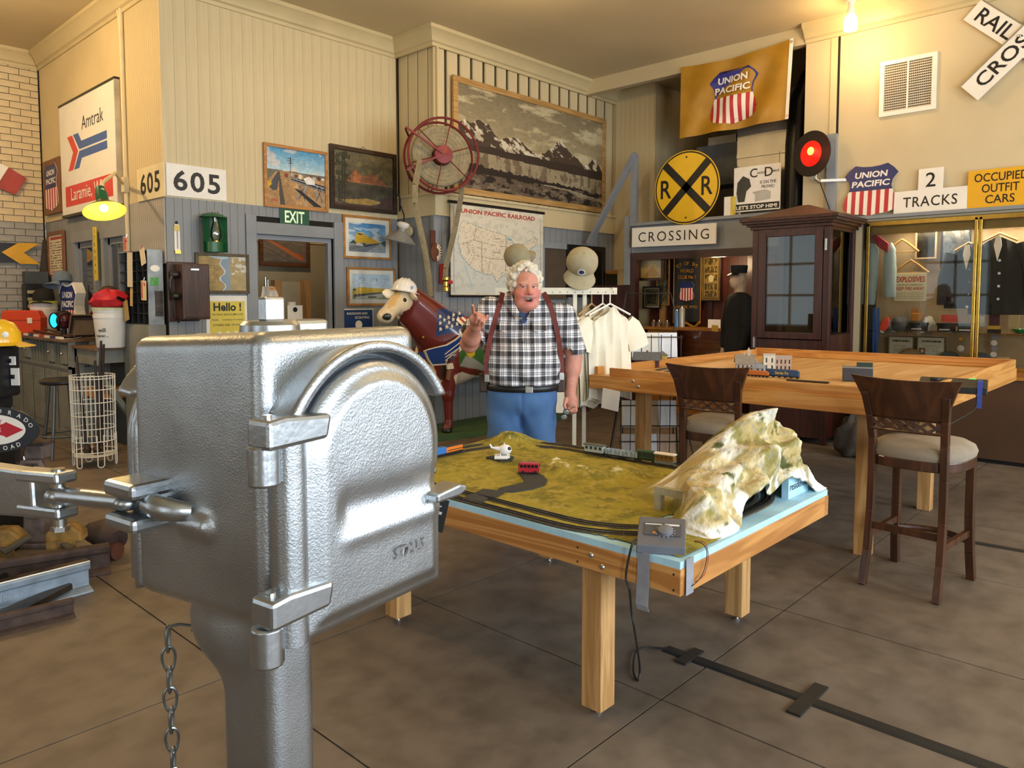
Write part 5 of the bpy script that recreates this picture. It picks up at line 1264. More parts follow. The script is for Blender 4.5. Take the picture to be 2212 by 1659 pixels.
for i,(l,pts,w) in enumerate((('grey strip of model track at the left of the tall table',((1420,800),(1462,792)),.04),('dark strip of model track beside the yellow tower',((1430,806),(1475,793)),.03))):
    a,c = ft(*pts[0]),ft(*pts[1]); tag(MB().bar((a[0],a[1],FZ + .003),(c[0],c[1],FZ + .003),w,.006).build('model_track_strip',M('model_roadbed','#4c4a46',.9)),l,'track')
a,c = ft(1700,822),ft(1790,828); tag(MB().tube([(a[0],a[1],FZ + .006),((a[0] + c[0]) / 2,(a[1] + c[1]) / 2 + .02,FZ + .006),(c[0],c[1],FZ + .006)],.02,8,flat=.3).build('model_track_strip',m_rubber),'black curved track section in front of the blue model engine','track')
# control boxes
p = ft(1850,822); t = thing('track_control_box','dark grey control box behind the right bar stool on the tall table','controller',tuple(p),math.radians(-70))
cboxp('housing',M('charcoal_plastic','#3a3a40',.5),t,(-.09,-.07,0),(.10,.07,.09),.004); cboxp('lid',M('light_grey_plastic','#7d7f84',.5),t,(-.092,-.072,.09),(.102,.072,.096),.002)
MB().cbox((.05,.03,.11),(.10,.05,.028)).build('knob_block',M('dark_green_plastic','#20332a',.5),t)
p = ft(2062,846); t = thing('digital_controller','black digital train controller with green display held by blue tape','controller',tuple(p),math.radians(-80))
MB().prism([(-.10,0),(.10,0),(.10,.075),(.04,.075),(-.07,.045),(-.10,.04)],-.19,.17,plane='yz').build('housing',M('black_plastic','#191a1a',.45),t,bevel=.004)
cboxp('display',emit('green_display','#2ee66b',1.2,'#0c3318'),t,(.07,.06,.0755),(.11,.085,.0775)); MB().cyl((-.10,.0,.058),(-.10,.0,.08),.032,n=20).build('throttle_knob',M('black_plastic','#191a1a'),t,smooth=40)
MB().box((.12,-.105,.04),(.145,.03,.0775)).box((.12,-.106,-.08),(.145,-.103,.05)).build('blue_tape',M('blue_tape','#2b3f8f',.6),t)
p0 = ft(2090,838); cable('display_lead','black lead drooping from the digital controller over the table edge',[tuple(p0 + np.array([0,0,.03])),tuple(ony(2108,850,FY0 - .02)),tuple(ony(2108,880,FY0 - .02)),tuple(ony(2090,895,FY0 - .02)),tuple(ony(2060,912,FY0 + .02)),tuple(ony(2040,925,FY0 + .05))],.004,m_rubber)
# ================================================================== SIGNS AND PICTURES: helpers
def rect4(pl,val,TL,TR,BL,BR):
    """four picture-corner pixels on a wall plane -> (location of bottom centre, width, height, rz)"""
    on = (lambda p: ony(p[0],p[1],val)) if pl == 'y' else (lambda p: onx(p[0],p[1],val))
    a,b,c,d = map(on,(TL,TR,BL,BR)); lf = (a + c) / 2; rg = (b + d) / 2
    w = float(np.linalg.norm((rg - lf)[:2])); z1 = (a[2] + b[2]) / 2; z0 = (c[2] + d[2]) / 2; m = (lf + rg) / 2
    return (float(m[0]),float(m[1]),float(z0)),w,float(z1 - z0),(0.0 if pl == 'y' else -math.pi / 2)
def frame_parts(t,w,h,fw_,fmat,depth=.03,mat_w=0.0,canvas=None,nm='picture',glassy=True,matcol='#e9e2d0'):
    bars = [[(-w / 2,0),(w / 2,0),(w / 2 - fw_,fw_),(-w / 2 + fw_,fw_)],[(w / 2,0),(w / 2,h),(w / 2 - fw_,h - fw_),(w / 2 - fw_,fw_)],
            [(w / 2,h),(-w / 2,h),(-w / 2 + fw_,h - fw_),(w / 2 - fw_,h - fw_)],[(-w / 2,h),(-w / 2,0),(-w / 2 + fw_,fw_),(-w / 2 + fw_,h - fw_)]]
    mb = MB()
    for P in bars: mb.prism(P,-depth,0)
    mb.build('frame',fmat,t,bevel=.003)
    cboxp('backing',m_paper if not mat_w else M('mat_board' + matcol,matcol,.8,var=.02),t,(-w / 2 + fw_ * .9,-depth * .45,fw_ * .9),(w / 2 - fw_ * .9,-.002,h - fw_ * .9))
    if canvas is not None:
        q = fw_ + mat_w; canvas.build(nm,w - 2 * q,h - 2 * q,t,-depth * .45 - .001,0,q)
    if glassy: cboxp('glass',glass('picture_glass',(1,1,1),.0,.02),t,(-w / 2 + fw_,-depth * .6 - .001,fw_),(w / 2 - fw_,-depth * .6,h - fw_))
def framed(name,label,cat,pl,val,cs,fw_,fmat,canvas=None,mat_w=0.,depth=.03,glassy=True,group=None,matcol='#e9e2d0'):
    loc,w,h,rz = rect4(pl,val,*cs); t = thing(name,label,cat,loc,rz,group); frame_parts(t,w,h,fw_,fmat,depth,mat_w,canvas,'picture',glassy,matcol); return t,w,h
def board(name,label,cat,pl,val,cs,mat,th=.012,bevel=.002,rim=None):
    loc,w,h,rz = rect4(pl,val,*cs); t = thing(name,label,cat,loc,rz); cboxp('panel',mat,t,(-w / 2,-th,0),(w / 2,0,h),bevel); t['w'] = w; t['h'] = h; return t,w,h
SHIELD = [(-.30,1.0),(-.15,.965),(0,.955),(.15,.965),(.30,1.0),(.42,.90),(.5,.80),(.41,.68),(.385,.56),(.41,.46),(.47,.34),(.5,.22),(.485,.12),(.42,.06),(.30,.02),(.12,-.0),(0,-.03),(-.12,0),(-.30,.02),(-.42,.06),(-.485,.12),(-.5,.22),(-.47,.34),(-.41,.46),(-.385,.56),(-.41,.68),(-.5,.80),(-.42,.90)]
def clip(P,a,b,c):
    """keep a*x + b*z <= c"""
    out = []
    for i in range(len(P)):
        p,q = P[i],P[(i + 1) % len(P)]; fp = a * p[0] + b * p[1] - c; fq = a * q[0] + b * q[1] - c
        if fp <= 0: out.append(p)
        if fp * fq < 0: t = fp / (fp - fq); out.append((p[0] + (q[0] - p[0]) * t,p[1] + (q[1] - p[1]) * t))
    return out
def shield(t,w,h,y0,th,x=0.,z=0.,nst=7,split=.50,blue=None,red=None,white=None,text=True,shear=0.1):
    blue,red,white = blue or m_upblue,red or m_upred,white or m_upwhite; S = [(px * w + x,pz * h + z) for px,pz in SHIELD][::-1]
    MB().prism(S[::-1] if False else S,y0 - th,y0).build('shield_board',white,t) if th > 0 else None
    f = y0 - max(th,0)
    top = clip(S,0,-1,-(z + split * h)); MB().prism(top,f - .0012,f).build('blue_field',blue,t)
    for i in range(nst):
        a = x - w / 2 + w * (2 * i) / (2 * nst - 1); b = x - w / 2 + w * (2 * i + 1) / (2 * nst - 1)
        P = clip(clip(clip(S,0,1,z + split * h),-1,0,-a),1,0,b)
        if len(P) > 2: MB().prism(P,f - .0010,f).build('stripe',red,t)
    if text:
        letters('UNION',t,m_letwhite,x,z + h * .80,f - .0018,w=w * .60,h=h * .125,bold=.03,shear=shear); letters('PACIFIC',t,m_letwhite,x,z + h * .62,f - .0018,w=w * .70,h=h * .125,bold=.03,shear=shear)
m_gold = M('gilt_frame','#a9763a',.35,.2,var=.12,scale=12); m_walnut = wood('dark_frame_wood','#3a2618','#241610',0,.35,8); m_oak = wood('oak_frame_wood','#b57f40','#94622c',0,.4,9); m_brassf = M('dark_gilt_frame','#4c4027',.35,.4,var=.15,scale=14)
YBf = YB - .013; YDf = YD - .0
# ================================================================== OFFICE FRONT WALL
# painting of a rail yard
c = Canvas(110,96,'#6fa9c9'); c.grade('#c9dde0','#4f94bf',.55,1.0); c.mask(fbm(c.u,c.v,5,3) > .62,'#dfc8b8',.6); c.rect(0,0,1,.60,'#b08a5c'); c.noise(.25,14,2,c.v < .60)
c.poly([(0,.40),(.16,.58),(.30,.62),(1,.52),(1,.60),(0,.62)],'#6d6a5c'); 
for i in range(9): c.rect(.30 + .08 * i,.50 + .01 * (i % 3),.355 + .08 * i,.565 + .015 * (i % 2),['#8a3a34','#b9b4a8','#5c3b36','#d9d4c8','#7a6e58'][i % 5])
c.poly([(.02,.30),(.18,.58),(.22,.58),(.17,.26),(.10,.24)],'#4a4c52'); c.poly([(0,.25),(.08,.35),(.07,.42),(0,.38)],'#c9a32c')
c.poly([(.21,.0),(.30,.0),(.215,.57),(.19,.57)],'#4d463e'); c.poly([(.30,0),(.46,.02),(.24,.56),(.22,.56)],'#a07e52')
c.poly([(.40,.45),(1,.30),(1,.42),(.40,.52)],'#2e3038'); c.line([(.40,.50),(1,.38)],.012,'#c9ccd0'); c.line([(.40,.46),(1,.32)],.012,'#9aa0a6')
for x0 in (.55,.86): c.line([(x0,.40),(x0 - .03,.12)],.02,'#8a8f96'); c.line([(x0 + .08,.38),(x0 + .09,.06)],.02,'#8a8f96'); c.line([(x0,.38),(x0 + .09,.12)],.012,'#3b3d42'); c.line([(x0 + .08,.36),(x0 - .02,.14)],.012,'#3b3d42')
c.poly([(.45,.32),(.55,.30),(.95,.02),(.80,.02)],'#26272b'); c.poly([(.62,.52),(.72,.56),(.82,.50),(.82,.42),(.66,.42)],'#e7e4dc'); c.line([(.395,.50),(.40,.86)],.012,'#3d2f22')
for z_ in (.84,.80,.76): c.line([(.35,z_),(.45,z_ - .01)],.008,'#3d2f22')
c.rect(.06,.05,.17,.09,'#b0433a',.6); c.noise(.12,30,7)
framed('rail_yard_painting','painting of a rail yard with trestle and blue sky in a light wood frame','painting','y',YBf,((568,307),(706,330),(568,446),(706,459)),.035,wood('light_frame_wood','#c0894e','#a87238',0,.45,8),c,depth=.03,glassy=False)
c = Canvas(96,84,'#5b5542'); c.grade('#4c4a3a','#6a6248',.2,1); c.mask(fbm(c.u,c.v,5,4) > .55,'#86784e',.5); c.poly([(.18,.42),(.30,.62),(.36,.70),(.42,.60),(.55,.58),(.62,.66),(.75,.58),(.95,.42)],'#8a5c42'); c.poly([(.31,.42),(.345,.68),(.40,.60),(.47,.57),(.40,.42)],'#a96a3e'); c.rect(0,.12,1,.44,'#4a4638'); c.noise(.35,9,5,c.v < .46)
c.poly([(.10,.10),(.55,.17),(.80,.13),(.92,.15),(.60,.05),(.30,.03)],'#9c8246'); c.rect(0,0,1,.05,'#4b3a33'); c.poly([(.72,.05),(1,.05),(1,.26),(.85,.22)],'#4a3630')
for x0 in (.08,.13,.17): c.line([(x0,.08),(x0 + .01,.95)],.016,'#2d2a1e'); c.mask((fbm(c.u,c.v,18,9 + int(x0 * 50)) > .55) & (np.abs(c.u - x0) < .10) & (c.v > .35),'#34361f',.8)
c.noise(.2,26,8)
t,w,h = framed('mountain_painting','dim old painting of pines and orange peaks in a dark wood frame','painting','y',YBf,((708,314),(853,332),(713,452),(853,463)),.05,m_walnut,c,depth=.045,glassy=False)
MB().tube([(-.05,-.01,h),(0,-.012,h + .035),(.05,-.01,h)],.002,5).build('hanging_wire',m_black,t)
# exit sign
t,w,h = board('exit_sign','green exit sign with pale lettering above the doorway','sign','y',YBf - .005,((603,446),(667,455),(604,485),(668,494)),M('exit_green','#14503c',.35,var=.06),.006)
letters('EXIT',t,emit('glow_lettering','#d4ecc0',.25),0,h * .52,-.0068,w=w * .66,h=h * .66,bold=.02)
# yellow locomotive prints
def train_print(kind):
    c = Canvas(90,74,'#5d9fc8')
    c.grade('#bcd6e2','#3f86b8',.3,1.0); c.mask(fbm(c.u * .6,c.v * 1.6,7,12) > .55,'#e8eef0',.7)
    if kind == 0:
        c.rect(0,0,1,.28,'#9aa0a0'); c.poly([(0,.0),(.45,.0),(.88,.34),(.55,.34),(0,.18)],'#7d8286'); c.poly([(0,.28),(.14,.42),(.18,.28)],'#3c5a45'); c.poly([(.84,.34),(1,.45),(1,.2)],'#3c5a45')
        c.poly([(.16,.30),(.17,.55),(.24,.66),(.34,.68),(.44,.60),(.82,.37),(.82,.33),(.48,.30)],'#d9ae2d'); c.poly([(.17,.54),(.24,.665),(.34,.685),(.40,.63),(.33,.58)],'#e5c04a'); c.poly([(.24,.63),(.38,.63),(.36,.60),(.23,.60)],'#2a2a2a'); c.poly([(.15,.32),(.18,.24),(.40,.24),(.45,.31)],'#3a3a3a'); c.poly([(.18,.22),(.36,.20),(.37,.30),(.19,.31)],'#c9c4b2'); c.poly([(.40,.24),(.82,.34),(.82,.31),(.42,.17)],'#3d3f41'); c.rect(.28,.80,.30,.83,'#222222'); c.line([(0,.10),(.30,.22)],.012,'#4a4a4a'); c.line([(0,.04),(.36,.20)],.012,'#4a4a4a')
    else:
        c.grade('#cfdbe0','#b9ced8',.3,1.0); c.rect(0,0,1,.42,'#8d9a62'); c.poly([(0,.0),(.6,.0),(1,.22),(1,.34),(.15,.12)],'#b9b8a6'); c.poly([(0,.18),(.03,.36),(.10,.46),(.18,.48),(.90,.42),(.90,.30),(.30,.24),(.06,.14)],'#d8b331'); c.poly([(.02,.14),(.06,.20),(.90,.30),(.90,.27),(.10,.10)],'#55564c'); c.poly([(.02,.38),(.06,.44),(.08,.40),(.05,.33)],'#3a3a35'); c.line([(.28,.84),(.28,.72)],.01,'#333333'); c.line([(.64,.85),(.64,.70)],.01,'#333333'); c.line([(.02,.84),(1,.80)],.005,'#7c868a'); c.rect(.4,.05,.62,.12,'#6b6a52')
    return c.noise(.1,24,4)
framed('locomotive_print','framed print of a yellow locomotive rushing forward under blue sky','picture','y',YBf,((738,463),(843,473),(740,558),(843,562)),.028,m_gold,train_print(0),.055)
framed('locomotive_print','framed print of a yellow train beside a road above the cow statue','picture','y',YBf,((748,577),(852,580),(748,660),(852,661)),.028,m_gold,train_print(1),.05)
t,w,h = board('scouting_sign','blue and white sign about railroads and scouting low beside the doorway','sign','y',YBf,((741,666),(806,668),(741,722),(806,722)),m_white,.008)
cboxp('blue_panel',M('navy_print','#1f3d72',.4),t,(-w / 2 + .012,-.0092,.012),(w / 2 - .012,-.008,h - .012)); letters('RAILROADS AND',t,m_letwhite,-.02,h * .82,-.0098,w=w * .68); letters('SCOUTING',t,m_letwhite,.05,h * .66,-.0098,w=w * .48)
MB().lathe([(0,0),(.05,0)],20,m=Matrix.Translation((.0,-.0096,h * .38)) @ Matrix.Rotation(math.pi / 2,4,'X')).build('emblem',m_letwhite,t)
# glazed map frame, torn map inside, glass reflections painted into its colours
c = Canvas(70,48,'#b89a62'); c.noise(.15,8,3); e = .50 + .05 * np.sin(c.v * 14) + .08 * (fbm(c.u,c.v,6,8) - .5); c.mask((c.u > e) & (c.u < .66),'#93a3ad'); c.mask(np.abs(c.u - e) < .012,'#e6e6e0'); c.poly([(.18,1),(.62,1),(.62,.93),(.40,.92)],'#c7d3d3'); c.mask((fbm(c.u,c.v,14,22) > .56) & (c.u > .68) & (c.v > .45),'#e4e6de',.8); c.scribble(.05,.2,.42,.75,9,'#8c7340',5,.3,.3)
framed('glazed_map_frame','wide framed old map with torn strip and painted glass reflections beside the telephone','picture frame','y',YBf - .01,((415,545),(535,550),(427,634),(537,634)),.03,m_brassf,c)
# Hello poster
loc,w,h,rz = rect4('y',YBf,(445,637),(536,640),(446,760),(536,760)); t = thing('hello_poster','white paper poster with yellow panel reading Hello below the glazed map frame','poster',loc,rz)
cboxp('sheet',m_paper,t,(-w / 2,-.004,0),(w / 2,0,h)); cboxp('yellow_panel',M('poster_yellow','#d9c653',.6,var=.04),t,(-w * .42,-.0048,h * .06),(w * .42,-.004,h * .90))
letters('Hello !',t,m_letblack,0,h * .80,-.0054,w=w * .66,bold=.03); letters('WE TRAIN SERVICE EMPLOYES',t,m_letblack,0,h * .665,-.0054,w=w * .74); letters('YOUR',t,m_upblue,-w * .30,h * .57,-.0054,w=w * .16); letters('ARE IMPRESSED WITH',t,m_letblack,.02,h * .57,-.0054,w=w * .34); letters('SIGNAL',t,m_upblue,w * .30,h * .57,-.0054,w=w * .15); letters('OTHERS ARE',t,m_letblack,-w * .15,h * .48,-.0054,w=w * .4); letters('DECIDING',t,m_upblue,w * .22,h * .48,-.0054,w=w * .26)
for i in range(3): MB().lathe([(0,0),(.022,0)],12,m=Matrix.Translation((-.09 + .09 * i,-.0052,h * .33)) @ Matrix.Rotation(math.pi / 2,4,'X')).build('printed_head',m_white,t)
# thermometer
q = ony(382,515,YBf); t = thing('wall_thermometer','narrow enamel thermometer with yellow top on the grey boards','thermometer',(q[0],q[1],q[2]),0)
MB().prism([(-.028,-.14),(.028,-.14),(.028,.11),(.02,.14),(-.02,.14),(-.028,.11)],-.012,0).build('plate',m_white,t,bevel=.004); cboxp('yellow_top',M('enamel_yellow','#d8bb52',.35),t,(-.026,-.0132,.07),(.026,-.012,.13)); cboxp('tube',M('thermo_glass','#8f8f8c',.2),t,(-.006,-.016,-.10),(.006,-.012,.08)); cboxp('brass_foot',m_brass,t,(-.028,-.022,-.15),(.028,0,-.118)); MB().lathe([(0,.0),(.012,.0),(.012,.02),(.004,.03)],10,(0,-.006,.14)).build('hanger_cap',m_black,t)
# green lamp bracket with glass chimney
q = ony(457,502,YBf - .05); t = thing('lamp_reflector','green half-round metal lamp shield with glass chimney on the grey boards','lamp',(q[0],YBf,q[2]),0); m_gr = M('green_enamel','#1f5a34',.35,var=.1,scale=9)
MB().sheet(lambda u,v: (-.125 + .25 * u,-.02 - .10 * abs(math.sin(math.pi * (u - .5))) ** 2 * 0 - .13 * (4 * (u - .5) ** 2) * .9,-.20 + .36 * v),16,3,(0,.004,0)).build('shield',m_gr,t,smooth=True)
MB().lathe([(.14,.145),(.10,.175),(.04,.19)],20,(0,-.09,0),a0=math.pi * .0,a1=2 * math.pi,sy=.75).build('canopy',m_gr,t,smooth=True); MB().lathe([(.095,-.2),(.095,-.10)],20,(0,-.095,0),sy=.8).lathe([(0,-.10),(.095,-.10)],20,(0,-.095,0),sy=.8).build('oil_font',m_gr,t,smooth=30)
MB().lathe([(.03,-.10),(.055,-.04),(.05,.02),(.028,.10),(.03,.21)],18,(.02,-.10,0)).build('glass_chimney',glass('lamp_glass',(.93,.95,.93),.14),t,smooth=True); MB().cyl((.02,-.10,-.1),(.02,-.10,-.085),.035,n=16).build('burner',m_brass,t)
# wall telephone
q0 = ony(402,570,YB - .1); q1 = ony(402,690,YB - .1); t = thing('wall_telephone','dark wooden wall telephone box with black handset on its left side','telephone',(float(ony(398,630,YBf)[0]),YBf,float(q1[2])),0); hh = float(q0[2] - q1[2]); m_tel = wood('telephone_oak','#4b3022','#36211a',2,.4,10)
cboxp('back_board',m_tel,t,(-.17,-.025,-.02),(.14,0,hh + .02),.008); cboxp('box',m_tel,t,(-.10,-.20,0),(.17,-.025,hh),.012); cboxp('door',m_tel,t,(-.09,-.208,.02),(.16,-.20,hh - .02),.004); cboxp('maker_plate',m_chrome,t,(-.02,-.2095,hh * .88),(.06,-.208,hh * .91))
hs_ = MB(); hs_.tube([(-.15,-.12,hh * .80),(-.185,-.13,hh * .70),(-.195,-.13,hh * .6),(-.185,-.13,hh * .5),(-.15,-.12,hh * .42)],.017,10); hs_.build('handset_grip',m_black,t,smooth=True)
for z_ in (.80,.42): MB().lathe([(0,.035),(.035,.03),(.042,0),(.03,-.03),(0,-.035)],14,m=Matrix.Translation((-.14,-.12,hh * z_)) @ Matrix.Rotation(math.pi / 2,4,'Y')).build('earpiece',m_black,t,smooth=True)
MB().tube([(-.16,-.12,hh * .40),(-.17,-.12,hh * .2),(-.15,-.1,.02),(-.10,-.1,-.03)],.008,8).build('handset_cord',m_rubber,t,smooth=True)
# station number boards on both faces of the corner
for nm,pl,val,cs in (('white number board 605 on the office front wall beside the corner','y',YBf,((357,352),(487,367),(359,424),(488,433))),('pale yellow number board 605 on the office side wall by the corner','x',XA - .013,((297,367),(356,351),(301,438),(358,423)))):
    t,w,h = board('number_board',nm,'sign',pl,val,cs,m_white if pl == 'y' else M('yellowish_white','#dccfa8',.5,var=.06),.014)  # side board in a yellower white than the front one
    letters('605',t,m_letblack,0,h * .5,-.0152,w=w * (.78 if pl == 'y' else .72),h=h * .64,bold=.022,spacing=1.15)
# ================================================================== OFFICE SIDE WALL
t,w,h = board('station_sign','large white rail station sign with red and blue arrow emblem','sign','x',XA - .016,((135,232),(257,178),(147,465),(266,442)),M('sign_white_enamel','#eeece4',.3,var=.02,coat=.2),.05,.004)
m_am_b = M('sign_blue','#2d5ba8',.35,var=.03); m_am_r = M('sign_red','#d6332e',.35,var=.03); Y_ = -.0515
letters('Amtrak',t,m_letblack,w * .12,h * .77,Y_,w=w * .38,bold=-.004)
def pp(P,m,nm): MB().prism([((x - .5) * w,z * h) for x,z in P],Y_,-.05).build(nm,m,t)
pp([(.15,.70),(.245,.70),(.35,.545),(.245,.39),(.15,.39),(.255,.545)],m_am_r,'emblem_red'); pp([(.265,.70),(.36,.70),(.415,.62),(.86,.62),(.86,.553),(.375,.553)],m_am_b,'emblem_blue'); pp([(.375,.537),(.86,.537),(.86,.47),(.415,.47),(.36,.39),(.265,.39)],m_am_b,'emblem_blue')
pp([(.08,.07),(.93,.07),(.93,.255),(.08,.255)],m_am_r,'red_panel'); letters('Laramie, WY',t,m_letwhite,0,h * .165,Y_ - .001,w=w * .62,bold=.004)
cboxp('edge_trim',M('sign_edge_dark','#3c3a34',.4,.5),t,(-w / 2 - .01,-.055,h - .0),(w / 2 + .012,0,h + .025)); cboxp('edge_trim',M('sign_edge_dark','#3c3a34'),t,(-w / 2 - .01,-.055,-.03),(w / 2 + .012,0,0)); cboxp('edge_trim',M('sign_edge_light','#c9c4b6',.4,.4),t,(w / 2,-.055,0),(w / 2 + .014,0,h))
t,w,h = board('shield_plaque','wooden plaque with painted railroad shield left of the large station sign','plaque','x',XA - .016,((97,352),(131,340),(106,466),(142,457)),wood('plaque_wood','#8a5c33','#6d4524',2,.5,9),.04,.004)
shield(t,w * .82,h * .84,-.041,.004,0,h * .08,6,.46)
c = Canvas(30,84,'#d9cdb2'); c.rect(.1,.88,.9,.95,'#b0463c'); c.scribble(.08,.12,.92,.84,11,'#5c5448',3,.5,.35); c.rect(.1,.03,.9,.09,'#c98d80')
framed('framed_notice','tall framed notice with red heading and small print below the shield plaque','notice','x',XA - .012,((105,503),(140,497),(110,602),(144,598)),.045,wood('red_oak_frame','#8a5a34','#6f4224',2,.4,9),c,glassy=False)
# yellow name strip
loc,w,h,rz = rect4('x',XA - .05,(201,491),(208,490),(206,606),(213,606)); t = thing('name_strip','narrow yellow strip with black capitals standing between the office windows','sign',loc,rz); cboxp('strip',M('strip_yellow','#e0c535',.4),t,(-w / 2,-.008,0),(w / 2,0,h))
for i,ch in enumerate('STRR240 '): letters(ch,t,m_letblack,0,h * (.93 - .128 * i),-.009,h=h * .07) if ch != ' ' else None
# conduit and swan-neck lamp over the desk
m_cond = M('painted_conduit','#d9c9a0',.45,var=.04); q = onx(270,300,XA - .03); yq = float(q[1])
t = thing('swan_neck_lamp','green shaded swan-neck wall lamp lit yellow beside the station sign','lamp',(XA - .013,yq,0),-math.pi / 2)
zj = float(onx(272,398,XA - .03)[2])
MB().tube([(0,-.02,ZCR + .05),(0,-.02,zj),(0,-.02,2.0)],.022,8).build('conduit',m_cond,t,smooth=True); MB().tube([(-.08,-.02,ZCR + .12),(-.03,-.02,ZCR - .15),(.0,-.02,ZCR - .4)],.018,8).build('conduit',m_cond,t,smooth=True); cboxp('junction_box',m_cond,t,(-.035,-.06,zj - .09),(.035,0,zj + .07),.008)
hd = onx(222,436,XA - .75); ld = np.array([-(hd[1] - yq),hd[0] - (XA - .013),hd[2]])      # lamp head in local axes (x = -Y, y = +X)
MB().tube([(0,-.05,zj),(ld[0] * .25,-.25,zj + .05),(ld[0] * .7,ld[1] * .8,ld[2] + .22),(ld[0],ld[1],ld[2] + .10)],.016,8).build('swan_neck',m_cond,t,smooth=True)
LM = Matrix.Translation(ld) @ Matrix.Rotation(math.radians(-24),4,'Y')
MB().lathe([(.035,.12),(.04,.02),(.06,-.01),(.12,-.05),(.17,-.09)],26,m=LM).build('shade',M('shade_green','#4a4a2c',.4,.2),t,smooth=True); MB().lathe([(.168,-.09),(.12,-.052),(.06,-.014),(0,-.008)],26,m=LM).build('shade_lining',M('shade_lining','#e6cf3c',.5,var=0),t,smooth=True); MB().lathe([(.034,.14),(.05,.07),(.05,.0)],14,m=LM).build('socket',m_gr,t,smooth=True)
bp = LM @ Vector((0,0,-.06)); MB().ball(bp,.032,12,8).build('bulb',emit('warm_bulb','#ffe08a',22),t,smooth=True)
wp = Matrix.Translation((XA - .013,yq,0)) @ Matrix.Rotation(-math.pi / 2,4,'Z') @ (LM @ Vector((0,0,-.11)))
bulb_light('swan_neck_light',tuple(wp),6,(1,.75,.32),.035)
# ================================================================== BRICK WALL SIGNS
YCf = YC - .036; t = thing('arrow_sign','yellow fishtail arrow board on black plank against the grey brick','sign',(0,YCf,0),0)
W_ = lambda px,py,Y=YCf: (float(ony(px,py,Y)[0]),float(ony(px,py,Y)[2]))
MB().prism([W_(-40,568),W_(40,566),W_(40,526),W_(-40,522)],-.012,0).build('black_plank',m_black,t); MB().prism([W_(2,545),W_(42,570),W_(85,571),W_(50,546),W_(84,526),W_(38,525)],-.03,-.013).build('fishtail',M('signal_yellow','#d9a51a',.4,var=.05),t)
t = thing('hanging_board','tilted white and red painted board on the cream brick','sign',(0,YCf,0),0)
MB().prism([W_(-30,340),W_(17,362),W_(-10,405),W_(-50,385)][::-1],-.03,0).build('white_half',m_white,t); MB().prism([W_(17,362),W_(57,386),W_(32,421),W_(-10,404)][::-1],-.03,0).build('red_half',M('faded_red','#a8443c',.6,var=.1),t)
# ================================================================== SLAT WALL: photo mural, map, hose reel
c = Canvas(190,104,'#8f8468'); u,v = c.u,c.v; cl = fbm(u * 1.4,v * 2.6,5,21); c.grade('#a89a76','#7d7258',.45,1); c.mask(np.ones(u.shape),hexc('#c9bd98'),1) if False else c.mask(cl > .52,'#bfb28c',.55); c.mask(cl > .62,'#d3c8a4',.5)
def ridge(pts): return np.interp(u,[p[0] for p in pts],[p[1] for p in pts])
R1 = ridge([(0,.62),(.04,.66),(.08,.64),(.12,.70),(.15,.67),(.18,.68),(.22,.58),(.26,.55),(.30,.58),(.36,.60),(.40,.56),(.45,.50),(.50,.47),(.55,.50),(.60,.58),(.655,.69),(.68,.68),(.72,.60),(.76,.55),(.80,.52),(.85,.46),(.88,.47),(.92,.56),(.95,.55),(1,.44)]) + .02 * (fbm(u,v * 0 + .3,40,5) - .5)
m = v < R1; rk = fbm(u * 1.5 + v * .6,v * .7,22,31); c.mask(m,'#4a3c30'); c.mask(m & (rk > .52) & (v > R1 - .22),'#c9bda2',.85); c.mask(m & (rk > .58) & (v > R1 - .12),'#e2d9c0',.7); c.mask(m & (v < .44 + .05 * (fbm(u,v,9,8) - .5)),'#3b2f27')
c.mask((v < .385 - .06 * u) & (v > .25 - .10 * u),'#9a8d70'); c.mask((v < .385 - .06 * u) & (v > .25 - .10 * u) & (fbm(u * 3,v * .6,12,14) > .52),'#6b5c48',.8); tl = .245 - .09 * u + .05 * (fbm(u,v * 0,50,6) - .35); c.mask(v < tl,'#2b221d'); c.mask((v < .16) & (fbm(u,v,16,17) > .5),'#6e604e',.8); c.mask((v < .12) & (fbm(u,v,26,27) > .6),'#8d8068',.6); c.line([(.55,.16),(.75,.145),(1,.085)],.010,'#b3a78a',.9); c.poly([(.7,.15),(1,.10),(1,.06),(.8,.09)],'#9a8d72',.8); c.noise(.10,50,9)
loc,w,h,rz = rect4('y',YD - .0,(973,169),(1306,253),(978,421),(1303,458)); t = thing('mountain_photograph','huge framed sepia photograph of a mountain range above lake and forest','photograph',(loc[0],YD - .005,loc[2]),0)
frame_parts(t,w,h,.075,wood('raw_pine_frame','#c09a60','#a67f45',0,.55,7),.035,0,c,glassy=False)
# wall map of railroad lines
loc,w,h,rz = rect4('y',YD - .04,(974,441),(1173,462),(972,634),(1172,641)); t = thing('railroad_map','large pull-down railroad wall map of the country with red title','map',loc,rz)
c = Canvas(150,132,'#d8d0bc'); c.noise(.08,6,3); u,v = c.u,c.v
land = [(.10,.80),(.13,.83),(.20,.80),(.40,.74),(.57,.70),(.64,.66),(.66,.55),(.72,.55),(.74,.60),(.82,.66),(.90,.72),(.94,.68),(.90,.60),(.84,.56),(.82,.48),(.78,.42),(.77,.33),(.74,.27),(.74,.20),(.70,.17),(.68,.22),(.66,.27),(.60,.27),(.55,.24),(.50,.20),(.47,.15),(.42,.24),(.36,.23),(.24,.28),(.18,.33),(.10,.44),(.07,.58),(.08,.72)]
lm_ = c.inpoly(land); c.mask(~lm_ & (v < .62) & (v > .02),'#c9ccc4',.9); c.mask(lm_,'#ddd2ba'); ns = fbm(u,v,22,5); c.mask(lm_ & (np.abs(ns - .5) < .012),'#a79c88',.8); n4 = fbm(u,v,12,45); c.mask(lm_ & (np.abs(n4 - .5) < .010),'#b89a90',.8)
